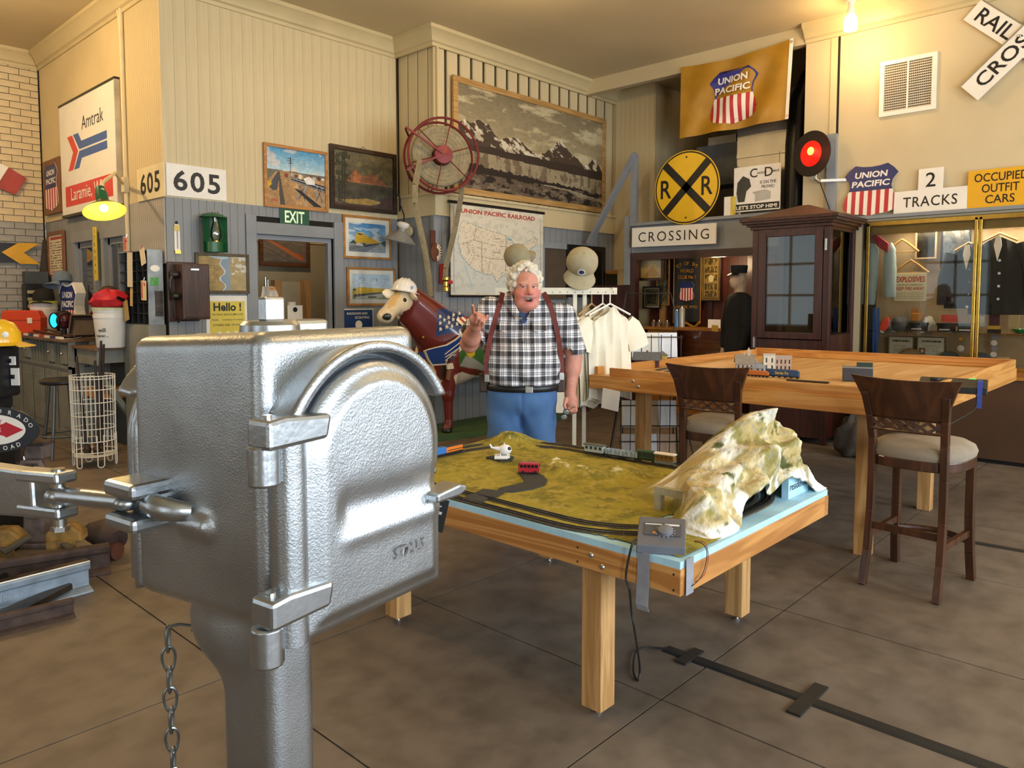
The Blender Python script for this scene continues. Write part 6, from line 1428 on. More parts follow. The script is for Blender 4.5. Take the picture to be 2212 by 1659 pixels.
c.line(land + [land[0]],.008,'#6f9aa8',.8); c.line([(.20,.80),(.40,.74),(.57,.70)],.006,'#7a756a')
for P in (([(.25,.79),(.23,.62),(.10,.56)]),([(.23,.62),(.40,.58),(.57,.57)]),([(.40,.74),(.40,.40),(.36,.23)]),([(.23,.45),(.40,.42),(.58,.42)]),([(.57,.70),(.57,.42),(.56,.27)]),([(.24,.62),(.24,.45),(.18,.33)]),([(.40,.50),(.57,.49)]),([(.66,.55),(.65,.40),(.64,.28)]),([(.58,.34),(.75,.35)])): c.line(P,.005,'#8d8878')
for P in (([(.57,.66),(.62,.69),(.66,.66),(.62,.64)]),([(.64,.63),(.67,.62),(.66,.50),(.64,.52)]),([(.68,.62),(.72,.60),(.72,.55),(.70,.56)]),([(.74,.54),(.79,.57),(.76,.53)])): c.poly(P,'#7fb0bb')
c.mask((~lm_) & (v > .62) & (v < .86),'#d9d2be'); c.mask((~lm_) & (fbm(u,v,26,77) > .60),'#b5b8ac',.5); c.mask(lm_ & (np.abs(fbm(u,v,30,88) - .5) < .010),'#9a9486',.7); c.line([(.13,.36),(.17,.22),(.21,.10)],.012,'#a9c0c0'); c.line([(.03,.97),(.03,.03),(.97,.03),(.97,.87),(.03,.87)],.004,'#9a9484'); [c.line(P_,.004,'#8d8878') for P_ in ([(.16,.60),(.18,.46)],[(.31,.60),(.31,.44)],[(.48,.72),(.48,.42)],[(.31,.44),(.31,.25)],[(.48,.42),(.48,.30)],[(.61,.55),(.61,.30)],[(.70,.52),(.69,.30)],[(.23,.54),(.40,.52)],[(.40,.66),(.57,.65)])]; c.rect(.85,.40,.88,.44,'#b06a66',.7)
c.build('map_sheet',w,h,t,-.004,0,0); cboxp('backing_cloth',m_paper,t,(-w / 2,-.003,0),(w / 2,0,h)); letters('UNION PACIFIC RAILROAD',t,M('map_red','#b03a30',.5),.0,h * .935,-.0055,w=w * .80,h=h * .05,bold=.03)
MB().cyl((-w / 2 - .03,-.004,h + .02),(w / 2 + .02,-.004,h + .02),.018,n=10).build('top_rod',m_black,t); MB().cyl((-w / 2,-.004,-.012),(w / 2,-.004,-.012),.014,n=10).build('bottom_rod',m_black,t); MB().tube([(.42 * w,-.01,h + .035),(.42 * w,-.03,h + .09),(.42 * w,-.01,h + .10)],.004,6).build('hook',m_chrome,t)
# hose reel: hub axis along the view diagonal
m_redp = M('red_iron','#6d1f1f',.45,.3,var=.15,scale=20); q = ony(952,338,YD - .30); HR = thing('hose_reel','red iron wall reel with canvas fire hose rolled on it','hose reel',tuple(q),math.radians(-28)); sc = .50
ring = lambda r,y: [(r * math.cos(t),y,r * math.sin(t)) for t in np.linspace(0,2 * math.pi,41)[:-1]]
for y_ in (-.14,.10):
    MB().tube(ring(.40,y_),.014,8,closed=True).build('rim',m_redp,HR,smooth=True)
    for k in range(6): a = math.pi * k / 3 + .3; MB().tube([(.06 * math.cos(a),y_,.06 * math.sin(a)),(.40 * math.cos(a),y_,.40 * math.sin(a))],.006,6).build('spoke',m_redp,HR)
MB().lathe([(0,-.16),(.10,-.15),(.11,-.10),(.07,-.08),(.07,.10),(.10,.12),(0,.13)],20,m=Matrix.Rotation(-math.pi / 2,4,'X')).build('hub',m_redp,HR,smooth=35)
m_hose = M('canvas_hose','#8c8165',.85,var=.12,scale=18,bump=.3,bscale=150); sp_ = []
for i in range(5): MB().tube(ring(.14 + .042 * i,-.02),.036,8,closed=True,flat=1.6 if False else 1.0).build('hose_coil',m_hose,HR,smooth=True)
MB().bar((0,-.16,0),(-.42,-.16,.26),.02,.02).build('bracket_arm',m_redp,HR); MB().bar((0,-.16,0),(-.42,-.16,-.20),.02,.02).build('bracket_arm',m_redp,HR); MB().tube([(-.42,-.16,.26),(-.40,.0,.28),(-.30,.22,.20)],.012,8).build('bracket',m_redp,HR); MB().tube([(-.42,-.16,-.20),(-.36,.0,-.26),(-.25,.22,-.30)],.012,8).build('bracket',m_redp,HR)
def hose(label,pts):
    P = [tuple(ony(px,py,Y)) for px,py,Y in pts]; b = MB()
    for a,c2 in zip(P[:-1],P[1:]): b.bar(a,c2,.09,.03,(.45,-.9,0))
    return b
hm = hose('',[(908,345,6.45),(897,400,6.44),(897,440,6.44),(905,480,6.44),(918,540,6.44),(927,600,6.46),(930,640,6.48)]); h1 = hm.build('hose_run',m_hose,HR); h1.matrix_parent_inverse = (Matrix.Translation(HR.location) @ Matrix.Rotation(math.radians(-28),4,'Z')).inverted()
hm = hose('',[(998,345,6.52),(1000,380,6.52),(995,430,6.55),(984,490,6.6),(972,540,6.62),(963,580,6.64),(962,600,6.65)]); h2 = hm.build('hose_run',m_hose,HR); h2.matrix_parent_inverse = h1.matrix_parent_inverse.copy()
q = ony(963,612,YD - .12); t = thing('hose_nozzle','brass hose nozzle under the hanging canvas hose beside the map','nozzle',tuple(q),0); MB().lathe([(.03,.08),(.045,.07),(.045,.04),(.03,.02),(.03,-.03),(.042,-.05),(.042,-.09),(.02,-.10)],14).build('barrel',m_brass,t,smooth=30)
q = ony(953,595,YDf - .001); t = thing('hose_valve_bracket','red iron hose bracket on the grey wall left of the map','bracket',tuple(q),0); MB().box((-.03,-.03,-.10),(.03,0,.14)).box((-.03,-.10,-.10),(.10,-.03,-.06)).build('bracket',m_upred,t,bevel=.006)
q = ony(936,545,YDf - .02); t = thing('badge_ornament','brown wooden badge with fanned ribs hanging behind the canvas hose','ornament',(float(q[0]),YDf - .001,float(q[2])),0); cboxp('back_strip',M('dark_red_wood','#5a2a1e',.5),t,(-.03,-.015,.02),(.04,0,.26)); MB().lathe([(0,0),(.11,0),(.11,.02),(0,.02)],20,m=Matrix.Translation((.03,-.02,0)) @ Matrix.Rotation(math.pi / 2,4,'X'),sx=.75).build('disc',M('copper_brown','#6b4230',.4,.3),t)
for k in range(9): a = -1.3 + 2.6 * k / 8; MB().bar((.03 + .05 * math.cos(a) * .75,-.043,.05 * math.sin(a)),(.03 + .105 * math.cos(a) * .75,-.043,.105 * math.sin(a)),.012,.006,(0,1,0)).build('rib',m_enamel,t)
q = ony(885,500,YB - .1); t = thing('round_gauge','round cream wall gauge beside the hanging reflector lamp','gauge',tuple(onx(885,500,XBe - .001)),-math.pi / 2); MB().lathe([(0,.03),(.05,.03),(.065,.02),(.065,0)],18,m=Matrix.Rotation(math.pi / 2,4,'X')).build('case',M('gauge_cream','#cfc39a',.5),t,smooth=30)
q = ony(866,510,YB - .45); t = thing('reflector_lamp','hanging grey enamel reflector lamp in front of the office corner','lamp',tuple(q),0,rot=(math.radians(10),math.radians(8),0))
MB().lathe([(.19,-.075),(.195,-.065),(.13,.0),(.05,.06),(.045,.10)],26).build('shade',M('grey_enamel_shade','#8f918f',.4,.2),t,smooth=True); MB().lathe([(.188,-.074),(.12,-.01),(0,.03)],26).build('shade_lining',M('lining_pale','#b9c4c8',.4,var=0),t,smooth=True); MB().lathe([(.0,.17),(.05,.165),(.075,.15),(.07,.12),(.04,.09)],18).build('porcelain_cap',m_white,t,smooth=True); MB().tube([(0,0,.165),(.06,.1,.25),(.12,.28,.36)],.008,6).build('hanger_wire',m_black,t,smooth=True); MB().tube([(.12,.28,.30),(.12,.33,.45),(.10,.36,.50)],.012,6).build('wall_hook',m_black,t,smooth=True)
# doorway interior
c = Canvas(80,52,'#6b625a'); c.noise(.2,7,3); c.poly([(.05,.95),(.20,.88),(.88,.30),(.95,.18),(.86,.12),(.75,.22),(.12,.86)],'#b8683e'); c.poly([(.80,.40),(.92,.36),(.93,.22),(.85,.26)],'#9c5a38'); c.line([(.0,.62),(.7,.02)],.03,'#544c46'); c.line([(.62,.98),(.74,.78),(.98,.76)],.03,'#857c72'); c.rect(0,0,1,.05,'#4d4640')
framed('streamliner_picture','framed picture of an orange streamlined train hanging inside the doorway','picture','y',9.575,((556,500),(668,514),(563,574),(666,578)),.05,m_walnut if False else wood('mid_frame_wood','#6b4428','#4e2f1a',0,.4,8),c,glassy=False)
for px in (597,660):
    q = ony(px,610,9.0); t = tag(MB().box((-.05,-.05,0),(.05,.05,float(ony(px,605,9.0)[2]))).build('wooden_post',m_pineZ,None,(float(q[0]),9.0,0)),('brown wooden post at the left inside the doorway' if px < 620 else 'brown wooden post at the right inside the doorway'),'post')
q0,q1 = ony(597,608,9.08),ony(660,608,9.08); tag(MB().box((float(q0[0]) - .02,9.06,.6),(float(q1[0]) + .05,9.08,float(q0[2]))).build('partition_panel',M('pale_panel','#b3a88e',.6,var=.05)),'pale grey panel between the two posts inside the doorway','panel')
q = ony(580,660,8.2); t = thing('white_garment','white garment on a hanger just inside the doorway','garment',(float(q[0]),8.2,0),0); z0 = float(ony(580,615,8.2)[2])
MB().grid(lambda u,v: ((u - .5) * (.14 + .26 * v ** .7) + .02 * math.sin(9 * v),-.05 * math.sin(math.pi * u) + .03 * math.sin(16 * u),z0 - .02 - .62 * v),16,10).build('cloth',M('white_cotton','#e6dfd0',.9,var=.04),t,smooth=True); MB().tube([(0,0,z0 - .03),(0,0,z0 + .06),(-.03,0,z0 + .10),(-.05,0,z0 + .06)],.005,6).build('hanger_hook',m_chrome,t); MB().cyl((0,.06,0),(0,.06,z0 + .1),.014,n=10).cyl((0,.06,0),(0,.06,.02),.14,n=20).build('stand',m_chrome,t); cboxp('price_tag',M('tag_orange','#d98d3a',.6),t,(-.02,-.07,z0 - .06),(.06,-.06,z0 - .03))
q = ony(638,695,8.0); zc_ = float(ony(638,660,8.0)[2]) - .22
t = thing('inner_counter','plain pale counter standing just inside the doorway','counter',(float(q[0]) + .05,8.15,0),0); cboxp('body',M('pale_panel','#b3a88e'),t,(-.42,-.2,0),(.42,.25,zc_ - .03)); cboxp('top',m_paper,t,(-.44,-.22,zc_ - .03),(.44,.27,zc_))
t = thing('counter_card','small white card with emblem standing on the counter inside the doorway','card',(float(q[0]),8.0,zc_ + .001),0); cboxp('card',m_paper,t,(-.10,0,0),(.10,.006,.22)); MB().lathe([(0,0),(.03,0)],14,m=Matrix.Translation((0,-.002,.17)) @ Matrix.Rotation(math.pi / 2,4,'X')).build('emblem',m_letblack,t)
q = ony(630,650,8.3); t = thing('paper_roll','white paper roll standing behind the card inside the doorway','paper roll',(float(q[0]),8.3,zc_ + .001),0); MB().lathe([(0,.26),(.015,.26),(.05,.26),(.05,0),(0,0)],16).build('roll',m_paper,t,smooth=30)
# ================================================================== LEFT SIDE: OFFICE DESK AND ITS CLUTTER
m_desk = M('worn_grey_desk_paint','#7c7d74',.5,var=.12,scale=4); m_desktop = M('worn_desk_top','#6e5238',.5,var=.2,scale=5)
UX,UY0,UY1,UZ = 2.62,8.87,11.15,1.12
CU = thing('drawer_counter','long grey painted counter with pigeonholes, drawers and panelled doors along the office side wall','counter',(UX,(UY0 + UY1) / 2,0),-math.pi / 2); hw = (UY1 - UY0) / 2; dp = XA - .04 - UX
cboxp('carcase',m_desk,CU,(-hw,.02,0),(hw,dp,.82)); cboxp('back_panel',m_desk,CU,(-hw,.20,.82),(hw,dp,UZ - .03)); cboxp('counter_top',m_desktop,CU,(-hw,-.05,UZ - .03),(hw,dp,UZ),.004)
n = 5; w = 2 * hw / n
for i in range(n):
    x0 = -hw + i * w; cboxp('door_panel',m_desk,CU,(x0 + .03,.005,.08),(x0 + w - .03,.02,.76),.006); cboxp('panel_field',m_desk,CU,(x0 + .10,.0,.16),(x0 + w - .10,.012,.68),.008)
    for k in range(4): cboxp('divider',m_desk,CU,(x0 + w * k / 4 - .012 + .02,.02,.82),(x0 + w * k / 4 + .012 + .02,.2,UZ - .03))
    if i in (1,3,4):
        d = cboxp('drawer',m_desk,CU,(x0 + w * .25 + .04,.0,.85),(x0 + w * .78,.15,UZ - .06),.005); MB().ball((x0 + w * .52,-.012,.96),.016,10,8).build('knob',m_chrome,d,smooth=True)
cboxp('rail',m_desk,CU,(-hw,.0,.80),(hw,.02,.83)); cboxp('end_post',m_desk,CU,(hw - .05,.0,0),(hw,.06,UZ - .03))
DK = thing('writing_desk','grey sloped end desk with open kneehole beside the drawer counter','desk',(0,0,0))
cboxp('desk_top',m_desktop,DK,(2.64,8.17,1.03),(XA - .04,UY0 - .005,1.06),.004)
cboxp('apron',m_desk,DK,(2.67,8.2,.88),(2.70,UY0 - .005,1.03)); cboxp('apron',m_desk,DK,(2.70,8.2,.90),(XA - .04,8.23,1.03)); cboxp('kneehole_back',M('kneehole_grey','#4d4e4b',.7),DK,(XA - .08,8.2,0),(XA - .04,UY0 - .005,1.03)); MB().bar((2.69,8.25,.80),(XA - .06,8.25,.25),.05,.09,(0,1,0)).build('brace',m_desk,DK); cboxp('corner_post',m_desk,DK,(2.67,UY0 - .075,0),(2.74,UY0 - .005,1.03)); cboxp('end_cabinet',m_desk,DK,(2.92,7.53,0),(XA - .015,8.16,1.30)); cboxp('shelf_board',m_pineY,DK,(2.74,8.3,.52),(XA - .09,UY0 - .08,.62))
# pigeonhole rack with tags
PR = thing('pigeonhole_rack','grey metal pigeonhole rack with stickers standing by the office corner','rack',(2.93,7.53,1.301),0); RW,RD,RH = .145,.74,.73
m_rack = M('chipped_grey_metal','#8b9298',.45,.2,var=.3,scale=5)
cboxp('end_panel',m_rack,PR,(0,0,0),(RW,.015,RH)); cboxp('end_panel',m_rack,PR,(0,RD - .015,0),(RW,RD,RH)); cboxp('back',m_dark,PR,(RW - .02,.015,0),(RW,RD - .015,RH)); cboxp('top',m_rack,PR,(0,.015,RH - .012),(RW,RD - .015,RH))
for k in range(7): cboxp('shelf',M('rack_dark_metal','#2e2f30',.5,.4),PR,(.004,.015,RH * k / 7),(RW - .02,RD - .015,RH * k / 7 + .008))
for k in range(1,5): cboxp('divider',M('rack_dark_metal','#2e2f30'),PR,(.004,RD * k / 5 - .004,0),(RW - .02,RD * k / 5 + .004,RH - .012))
MB().lathe([(0,0),(.045,0)],18,m=Matrix.Translation((.07,-.001,RH * .75)) @ Matrix.Rotation(math.pi / 2,4,'X'),sy=.7).build('oval_sticker',m_white,PR); cboxp('green_sticker',M('sticker_green','#4f9a4a',.5,var=.2,scale=40),PR,(.02,-.0015,RH * .52),(.10,-.0005,RH * .63)); cboxp('bare_patch',M('bare_iron','#4b433d',.6,.3,var=.3,scale=14),PR,(.06,-.0012,.08),(.14,-.0004,RH * .45))
def card(label,px,py,X,w,h,col,tilt=0.,bar=None,name='paper_tag'):
    q = onx(px,py,X); t = thing(name,label,'tag',tuple(q),-math.pi / 2,rot=(0,tilt,-math.pi / 2)); cboxp('card',M('card_' + col,col,.7,var=.04),t,(-w / 2,-.002,-h),(w / 2,.002,0)); 
    if bar: cboxp('red_bar',m_upred,t,(-w / 2 + .01,-.0028,-h + .015),(-w / 2 + .035,-.002,-.015)); MB().lathe([(0,0),(.02,0)],4,m=Matrix.Translation((w * .2,-.0026,-.04)) @ Matrix.Rotation(math.pi / 2,4,'X')).build('diamond',m_upred,t)
    MB().tube([(0,-.001,-.01),(0,.01,.03)],.003,5).build('clip',m_upred if not bar else m_chrome,t); return t
card('orange rimmed baggage tag hanging at the top of the pigeonhole rack',272,512,2.89,.075,.14,'#d9a082',.1,True)
card('long cream paper tag clipped to the left of the pigeonhole rack',280,545,2.87,.13,.34,'#cfc6b0',.05)
card('torn cream tag clipped to the upper middle of the pigeonhole rack',306,537,2.905,.11,.16,'#d4c7ac',-.25)
card('manila tag with red bar and diamond on the pigeonhole rack',310,606,2.90,.12,.19,'#d9c39a',.03,True)
card('narrow manila tag clipped below the long cream tag',284,622,2.88,.06,.18,'#c4a871',.1)
card('brown envelope sticking out of the lower pigeonholes',270,650,2.88,.12,.20,'#a98c55',-.2)
# buckets
def bucket(label,px,py,X,lidcol,txt):
    q = onx(px,py,X); z0 = UZ if X > 2.62 and q[1] > UY0 else 1.06
    r = ray(px,py); p = OC + r * ((z0 + .002 - H) / r[2]) if False else np.array([X,q[1],z0 + .001]); t = thing('plastic_bucket',label,'bucket',tuple(p),CAMROT)
    MB().lathe([(0,0),(.125,0),(.13,.01),(.15,.30),(.155,.30),(.155,.33),(.15,.33),(.152,.36),(.157,.362),(.157,.385),(.148,.385)],28).build('pail',M('bucket_white','#e4e2dc',.35,var=.03),t,smooth=35); MB().lathe([(.16,.375),(.162,.40),(.15,.405),(0,.40)],28).build('lid',M('lid' + lidcol,lidcol,.4),t,smooth=30)
    me_letters = [('will',.18,.075),('never...',.12,.12)]
    for s,zz,ww in me_letters:
        o = letters(s,t,m_letblack,-.01,zz,0,w=ww); 
        for v in o.data.vertices: rr = .132 + .067 * v.co.z; v.co.y = -math.sqrt(max(0,(rr + .0015) ** 2 - v.co.x ** 2))
    return t
b1 = bucket('white bucket with yellow-green lid at the left end of the counter',96,690,2.92,'#b9c24a',0); b2 = bucket('white bucket under the red bag on the office desk',238,700,2.80,'#c3ceb0',0)
def crumple(name,label,cat,loc,r,mat,seed=1,amp=.25,rz=0.):
    rs = np.random.RandomState(seed); mb = MB(); n,k = 26,14; vs = []; ph = rs.rand(6) * 6
    for i in range(k + 1):
        a = math.pi * i / k
        for j in range(n):
            b = 2 * math.pi * j / n; f = 1 + amp * (math.sin(3 * b + ph[0]) * math.sin(2 * a + ph[1]) * .5 + .3 * math.sin(5 * b + 3 * a + ph[2]) + .2 * math.sin(9 * a + ph[3] + 2 * b)); vs.append((r[0] * f * math.sin(a) * math.cos(b),r[1] * f * math.sin(a) * math.sin(b),max(-r[2] * .75,r[2] * f * math.cos(a)) + r[2] * .75))
    mb.add(vs,[(i * n + j,(i + 1) * n + j,(i + 1) * n + (j + 1) % n,i * n + (j + 1) % n) for i in range(k) for j in range(n)])
    return mb.build(name,mat,None,loc,(0,0,rz),smooth=True)
L2 = b2.location; o = crumple('red_bag','','',(L2.x,L2.y,L2.z + .408),(.17,.15,.10),M('red_nylon','#c42430',.6,var=.12,scale=12),4); tag(o,'crumpled red nylon bag lying on the white desk bucket','bag'); MB().bar((.02,-.155,.10),(.17,-.10,.03),.03,.012,(0,-1,0)).build('black_strap',m_black,o)
def cap(label,loc,rz,col,tilt=(0,0),patch=None,sc=1.0,name='baseball_cap',plain=False):
    t = thing(name,label,'cap',loc,rz,rot=(tilt[0],tilt[1],rz)); m = M('cap' + col,col,.85,var=.06,scale=20); S = sc
    MB().lathe([(.092 * S,0),(.095 * S,.03 * S),(.088 * S,.075 * S),(.062 * S,.112 * S),(.025 * S,.128 * S),(0,.130 * S)],24,sx=1.08).build('crown',m,t,smooth=60)
    def br(u,v): a = math.pi * (1.12 + .76 * u); r = .09 * S + .085 * S * v * math.sin(math.pi * u) ** .6; return (r * math.cos(a) * (1 if v == 0 else .97),r * math.sin(a),.004 - .030 * S * v * (1 - .0) - .02 * S * abs(2 * u - 1) ** 2 * v)
    MB().sheet(br,14,4,(0,0,.004)).build('visor',m,t,smooth=50); MB().ball((0,0,.131 * S),(.008,.008,.005),8,6).build('top_button',m,t)
    if patch: MB().lathe([(0,0),(.026 * S,.0)],16,m=Matrix.Translation((0,-.0935 * S,.052 * S)) @ Matrix.Rotation(math.radians(82),4,'X')).build('patch',m_white,t); MB().lathe([(0,0),(.018 * S,.0)],16,m=Matrix.Translation((0,-.0945 * S,.052 * S)) @ Matrix.Rotation(math.radians(82),4,'X')).build('patch_emblem',m_upblue,t)
    return t
cap('dark brown cap tucked behind the red bag on the desk bucket',(L2.x + .05,L2.y + .16,L2.z + .50),CAMROT,'#3a2c24',(.3,.2))
L1 = b1.location; cap('black cap on the lid of the left white bucket',(L1.x,L1.y,L1.z + .412),CAMROT + .3,'#1c1b1d',(0,0),sc=1.2)
# box shield, signal lantern, toolbox, wooden box, books
q = onx(150,690,2.80); t = thing('shield_box','tall white shield-shaped box with railroad shield front on the counter','display shield',(2.80,float(q[1]) + .02,UZ + .001),CAMROT + math.radians(-20)); S_w,S_h = .27,.60
SB = [(px * S_w,pz * S_h + .03 * S_h) for px,pz in SHIELD][::-1]; MB().prism(SB,-.005,.12).build('box',m_white,t); shield(t,S_w * .92,S_h * .95,-.006,.003,0,.035 * S_h,7,.5)
cap('grey-blue cap resting on top of the white shield box',(2.80 - .04,float(q[1]) + .06,UZ + S_h + .012),CAMROT - .9,'#5d6b7a',(.0,-.25),sc=1.1)
q = onx(138,700,2.70); t = thing('signal_lantern','black switch lantern with blue and dark red lenses on the counter edge','lantern',(2.70,float(q[1]),UZ + .001),CAMROT)
MB().cyl((0,0,0),(0,0,.10),.03,n=14).build('stem',m_black,t); MB().lathe([(0,.10),(.085,.11),(.095,.16),(.095,.24),(.07,.28),(.04,.30),(0,.31)],20).build('body',m_black,t,smooth=35); cboxp('foot',m_black,t,(-.07,-.06,0),(.07,.06,.02))
for a,m,nm in ((-2.0,emit('blue_lens','#25c8e6',1.1,'#0a8fb0'),'blue_lens'),(-.9,M('dark_red_lens','#45151c',.12,var=0),'red_lens')):
    Mx = Matrix.Translation((.085 * math.cos(a),.085 * math.sin(a),.195)) @ Matrix.Rotation(a,4,'Z') @ Matrix.Rotation(math.pi / 2,4,'Y'); MB().lathe([(.088,-.04),(.088,.03),(.078,.035)],20,m=Mx).build('lens_hood',m_black,t,smooth=30); MB().lathe([(.078,.02),(.05,.035),(0,.042)],20,m=Mx).build(nm,m,t,smooth=True)
q = onx(10,700,2.72); t = thing('toolbox','orange toolbox with white latch at the far left of the counter','toolbox',(2.78,min(float(q[1]),10.78),UZ + .001),CAMROT); m_or = M('orange_plastic','#d9481c',.45,var=.04)
MB().prism([(-.30,0),(.18,0),(.19,.20),(.15,.29),(-.28,.29),(-.30,.2)],-.13,.13).build('case',m_or,t,bevel=.012); cboxp('seam',M('orange_dark','#a83512',.5),t,(-.30,-.134,.165),(.19,-.13,.175)); cboxp('latch',m_white,t,(.03,-.142,.13),(.09,-.13,.20),.004)
q = onx(190,722,2.72); t = thing('wooden_tray','open dark wooden box tilted up beside the desk bucket','box',(2.78,8.95,UZ + .02),CAMROT + .2,rot=(math.radians(65),0,CAMROT + .2)); m_dw = M('dark_old_wood','#40342a',.7,var=.2,scale=10)
cboxp('base',m_dw,t,(-.13,-.0,0),(.13,.24,.012)); 
for lo,hi in (((-.13,0,.012),(-.115,.24,.06)),((.115,0,.012),(.13,.24,.06)),((-.115,0,.012),(.115,.012,.06)),((-.115,.228,.012),(.115,.24,.06))): cboxp('side',m_dw,t,lo,hi)
q = onz(180,712,UZ); tag(MB().sheet(lambda u,v: (u * .26 - .13,v * .07 - .035,.002 + .10 * max(0,u - .45) ** 1.5),10,3,(0,0,.002)).build('paper_slip',m_paper,None,(2.70,9.0,UZ + .001),(0,0,CAMROT + .5)),'curled white paper slip on the counter in front of the wooden box','paper')
for lbl,px,py,col,dx,dy,dz,rz_ in (('black book lying at the front of the desk',225,722,'#1d1c1e',.22,.16,.03,.3),('orange pad on the black book of the desk',220,712,'#e07a2c',.12,.06,.02,.4),('red folder lying on the office desk',258,720,'#c4452f',.24,.16,.004,.1),('brown cardboard folder at the back of the office desk',258,716,'#9a7448',.16,.12,.004,-.2)):
    zz = 1.061 + (.031 if 'orange' in lbl else (.005 if 'brown' in lbl else 0)); q = onz(px,py,zz); q[0] = max(q[0],2.76); q[1] = min(max(q[1],8.28),8.75)
    tag(cboxp('book' if 'book' in lbl else ('pad' if 'pad' in lbl else 'folder'),M('stationery' + col,col,.6,var=.05),None,(-dx / 2,-dy / 2,0),(dx / 2,dy / 2,dz),.003),lbl,'stationery'); o = COL.objects[-1]; o.location = (q[0],q[1] + (.0 if 'brown' not in lbl else .02),zz); o.rotation_euler.z = CAMROT + rz_
# rods and striped sticks along the counter edge
m_rod = M('rusty_brown_rod','#5a3c2c',.7,.2,var=.2,scale=20)
for i,(l,a,b_,r) in enumerate((('long rusty rod lying uppermost in the bundle on the counter',(30,700),(165,716),.012),('thick rusty rod lying along the front of the counter',(50,706),(178,724),.014),('short rusty rod crossing the bundle on the counter',(50,690),(120,712),.012))):
    p0,p1 = onz(*a,UZ + .03 + .012 * i),onz(*b_,UZ + .03 + .004 * i)
    p0 = np.array([UX + .10 + .03 * i,10.9 - .3 * i,UZ + .014 + .03 * i]); p1 = np.array([UX + .03 + .02 * i,9.15 - .12 * i,UZ + .014 + .012 * i])
    tag(MB().cyl(p0,p1,r,n=8).build('iron_rod',m_rod,smooth=True),l,'rod')
a,b_ = np.array([UX - .02,10.6,UZ + .012]),np.array([UX - .02,9.0,UZ + .012]); t = thing('striped_pole','red white and blue striped survey pole along the counter edge','pole',tuple(a),-math.pi / 2)
for i in range(8): cboxp('band',(m_upred,m_upwhite,m_upblue,m_upwhite)[i % 4],t,(.2 * i,-.012,-.012),(.2 * i + .2,.012,.012))
# leaning plank and dark box in the far corner
q = ony(88,600,YC - .12); tag(MB().bar((float(q[0]) - .03,YC - .10,UZ),(float(ony(104,520,YC - .06)[0]),YC - .06,float(ony(104,520,YC - .06)[2])),.12,.03,(0,-1,0)).build('leaning_plank',m_dw),'weathered plank leaning in the far corner behind the counter','plank')
q = ony(80,600,11.0); t = thing('record_cabinet','narrow dark cabinet with pale drawer fronts behind the left bucket','cabinet',(float(q[0]),10.98,UZ + .001),0); cboxp('body',m_black,t,(-.14,0,0),(.14,.16,.62))
for k in range(6): cboxp('drawer_front',M('pale_label','#a89f80',.7),t,(-.12,-.006,.05 + .09 * k),(-.02,0,.09 + .09 * k))
tag(cboxp('slate_box',M('slate_metal','#4a4f55',.5,.3),None,(-.13,-.07,0),(.13,.07,.16),.005),'grey metal box on top of the narrow dark cabinet','box'); COL.objects[-1].location = (float(q[0]) + .0,11.06,UZ + .622)
# stool and wire basket of canes
t = thing('round_stool','round black-topped metal stool in front of the grey counter','stool',(2.36,8.25,0),0); m_stm = M('stool_steel','#6f7478',.35,.8,var=.1)
MB().lathe([(0,.78),(.16,.775),(.19,.755),(.19,.735),(.17,.72),(0,.72)],28).build('seat',M('black_vinyl','#17181a',.35),t,smooth=40)
for k in range(4): a = math.pi / 4 + k * math.pi / 2; MB().tube([(.12 * math.cos(a),.12 * math.sin(a),.72),(.16 * math.cos(a),.16 * math.sin(a),.35),(.21 * math.cos(a),.21 * math.sin(a),0)],.016,8).build('leg',m_stm,t,smooth=True)
MB().tube([(.19 * math.cos(a),.19 * math.sin(a),.22) for a in np.linspace(0,2 * math.pi,33)[:-1]],.012,8,closed=True).build('foot_ring',m_stm,t,smooth=True)
BK = thing('wire_basket','tall round white wire basket holding dark canes','basket',(2.43,7.60,0),CAMROT); m_wire = M('white_wire','#e0ddd2',.4,var=0); R = .18; ringp = lambda r,z: [(r * math.cos(a),r * math.sin(a),z) for a in np.linspace(0,2 * math.pi,41)[:-1]]
for z_ in (.14,.24,.36,.48,.60,.72,.82,.845): MB().tube(ringp(R + .012 * (z_ - .2),z_),.0045,6,closed=True).build('hoop',m_wire,BK,smooth=True)
wm = MB().cyl((R,0,.24),(R + .008,0,.845),.0032,n=6,cap=False).mesh('upright_wire',m_wire)
for k in range(32): link('upright_wire',wm,BK,rot=(0,0,2 * math.pi * k / 32))
fm = MB().tube([(R,-.028,.30),(R,-.028,.02),(R,-.014,.004),(R,.014,.004),(R,.028,.02),(R,.028,.30)],.005,6).mesh('loop_foot',m_wire,True)
for k in range(6): link('loop_foot',fm,BK,rot=(0,0,2 * math.pi * (k + .25) / 6))
MB().lathe([(0,.1),(R - .005,.1),(R - .005,.106),(0,.106)],28).build('tray',m_wire,BK)
m_cane = M('dark_cane_wood','#2a1c16',.4,var=.15,scale=15)
for i,(x,y,x2,y2,z_) in enumerate(((-.06,-.02,-.14,.0,1.02),(.04,-.04,.05,.08,1.16),(.02,.06,.09,.05,1.13),(.06,.0,.02,.02,.98))):
    b = MB(); b.tube([(x,y,.125),(x2,y2,z_)],[.016,.011],8); b.tube([(x,y,.107),(x + .01,y - .01,.16),(x,y,.19)],[.03,.035,.015],10)
    tag(b.build('cane',m_cane,None,(2.43,7.60,0),(0,0,CAMROT),smooth=True),('cane leaning out to the left of the wire basket','tallest dark cane leaning to the right in the wire basket','dark cane leaning right behind the tallest in the wire basket','short upright cane in the middle of the wire basket')[i],'cane')
q = onz(160,965)
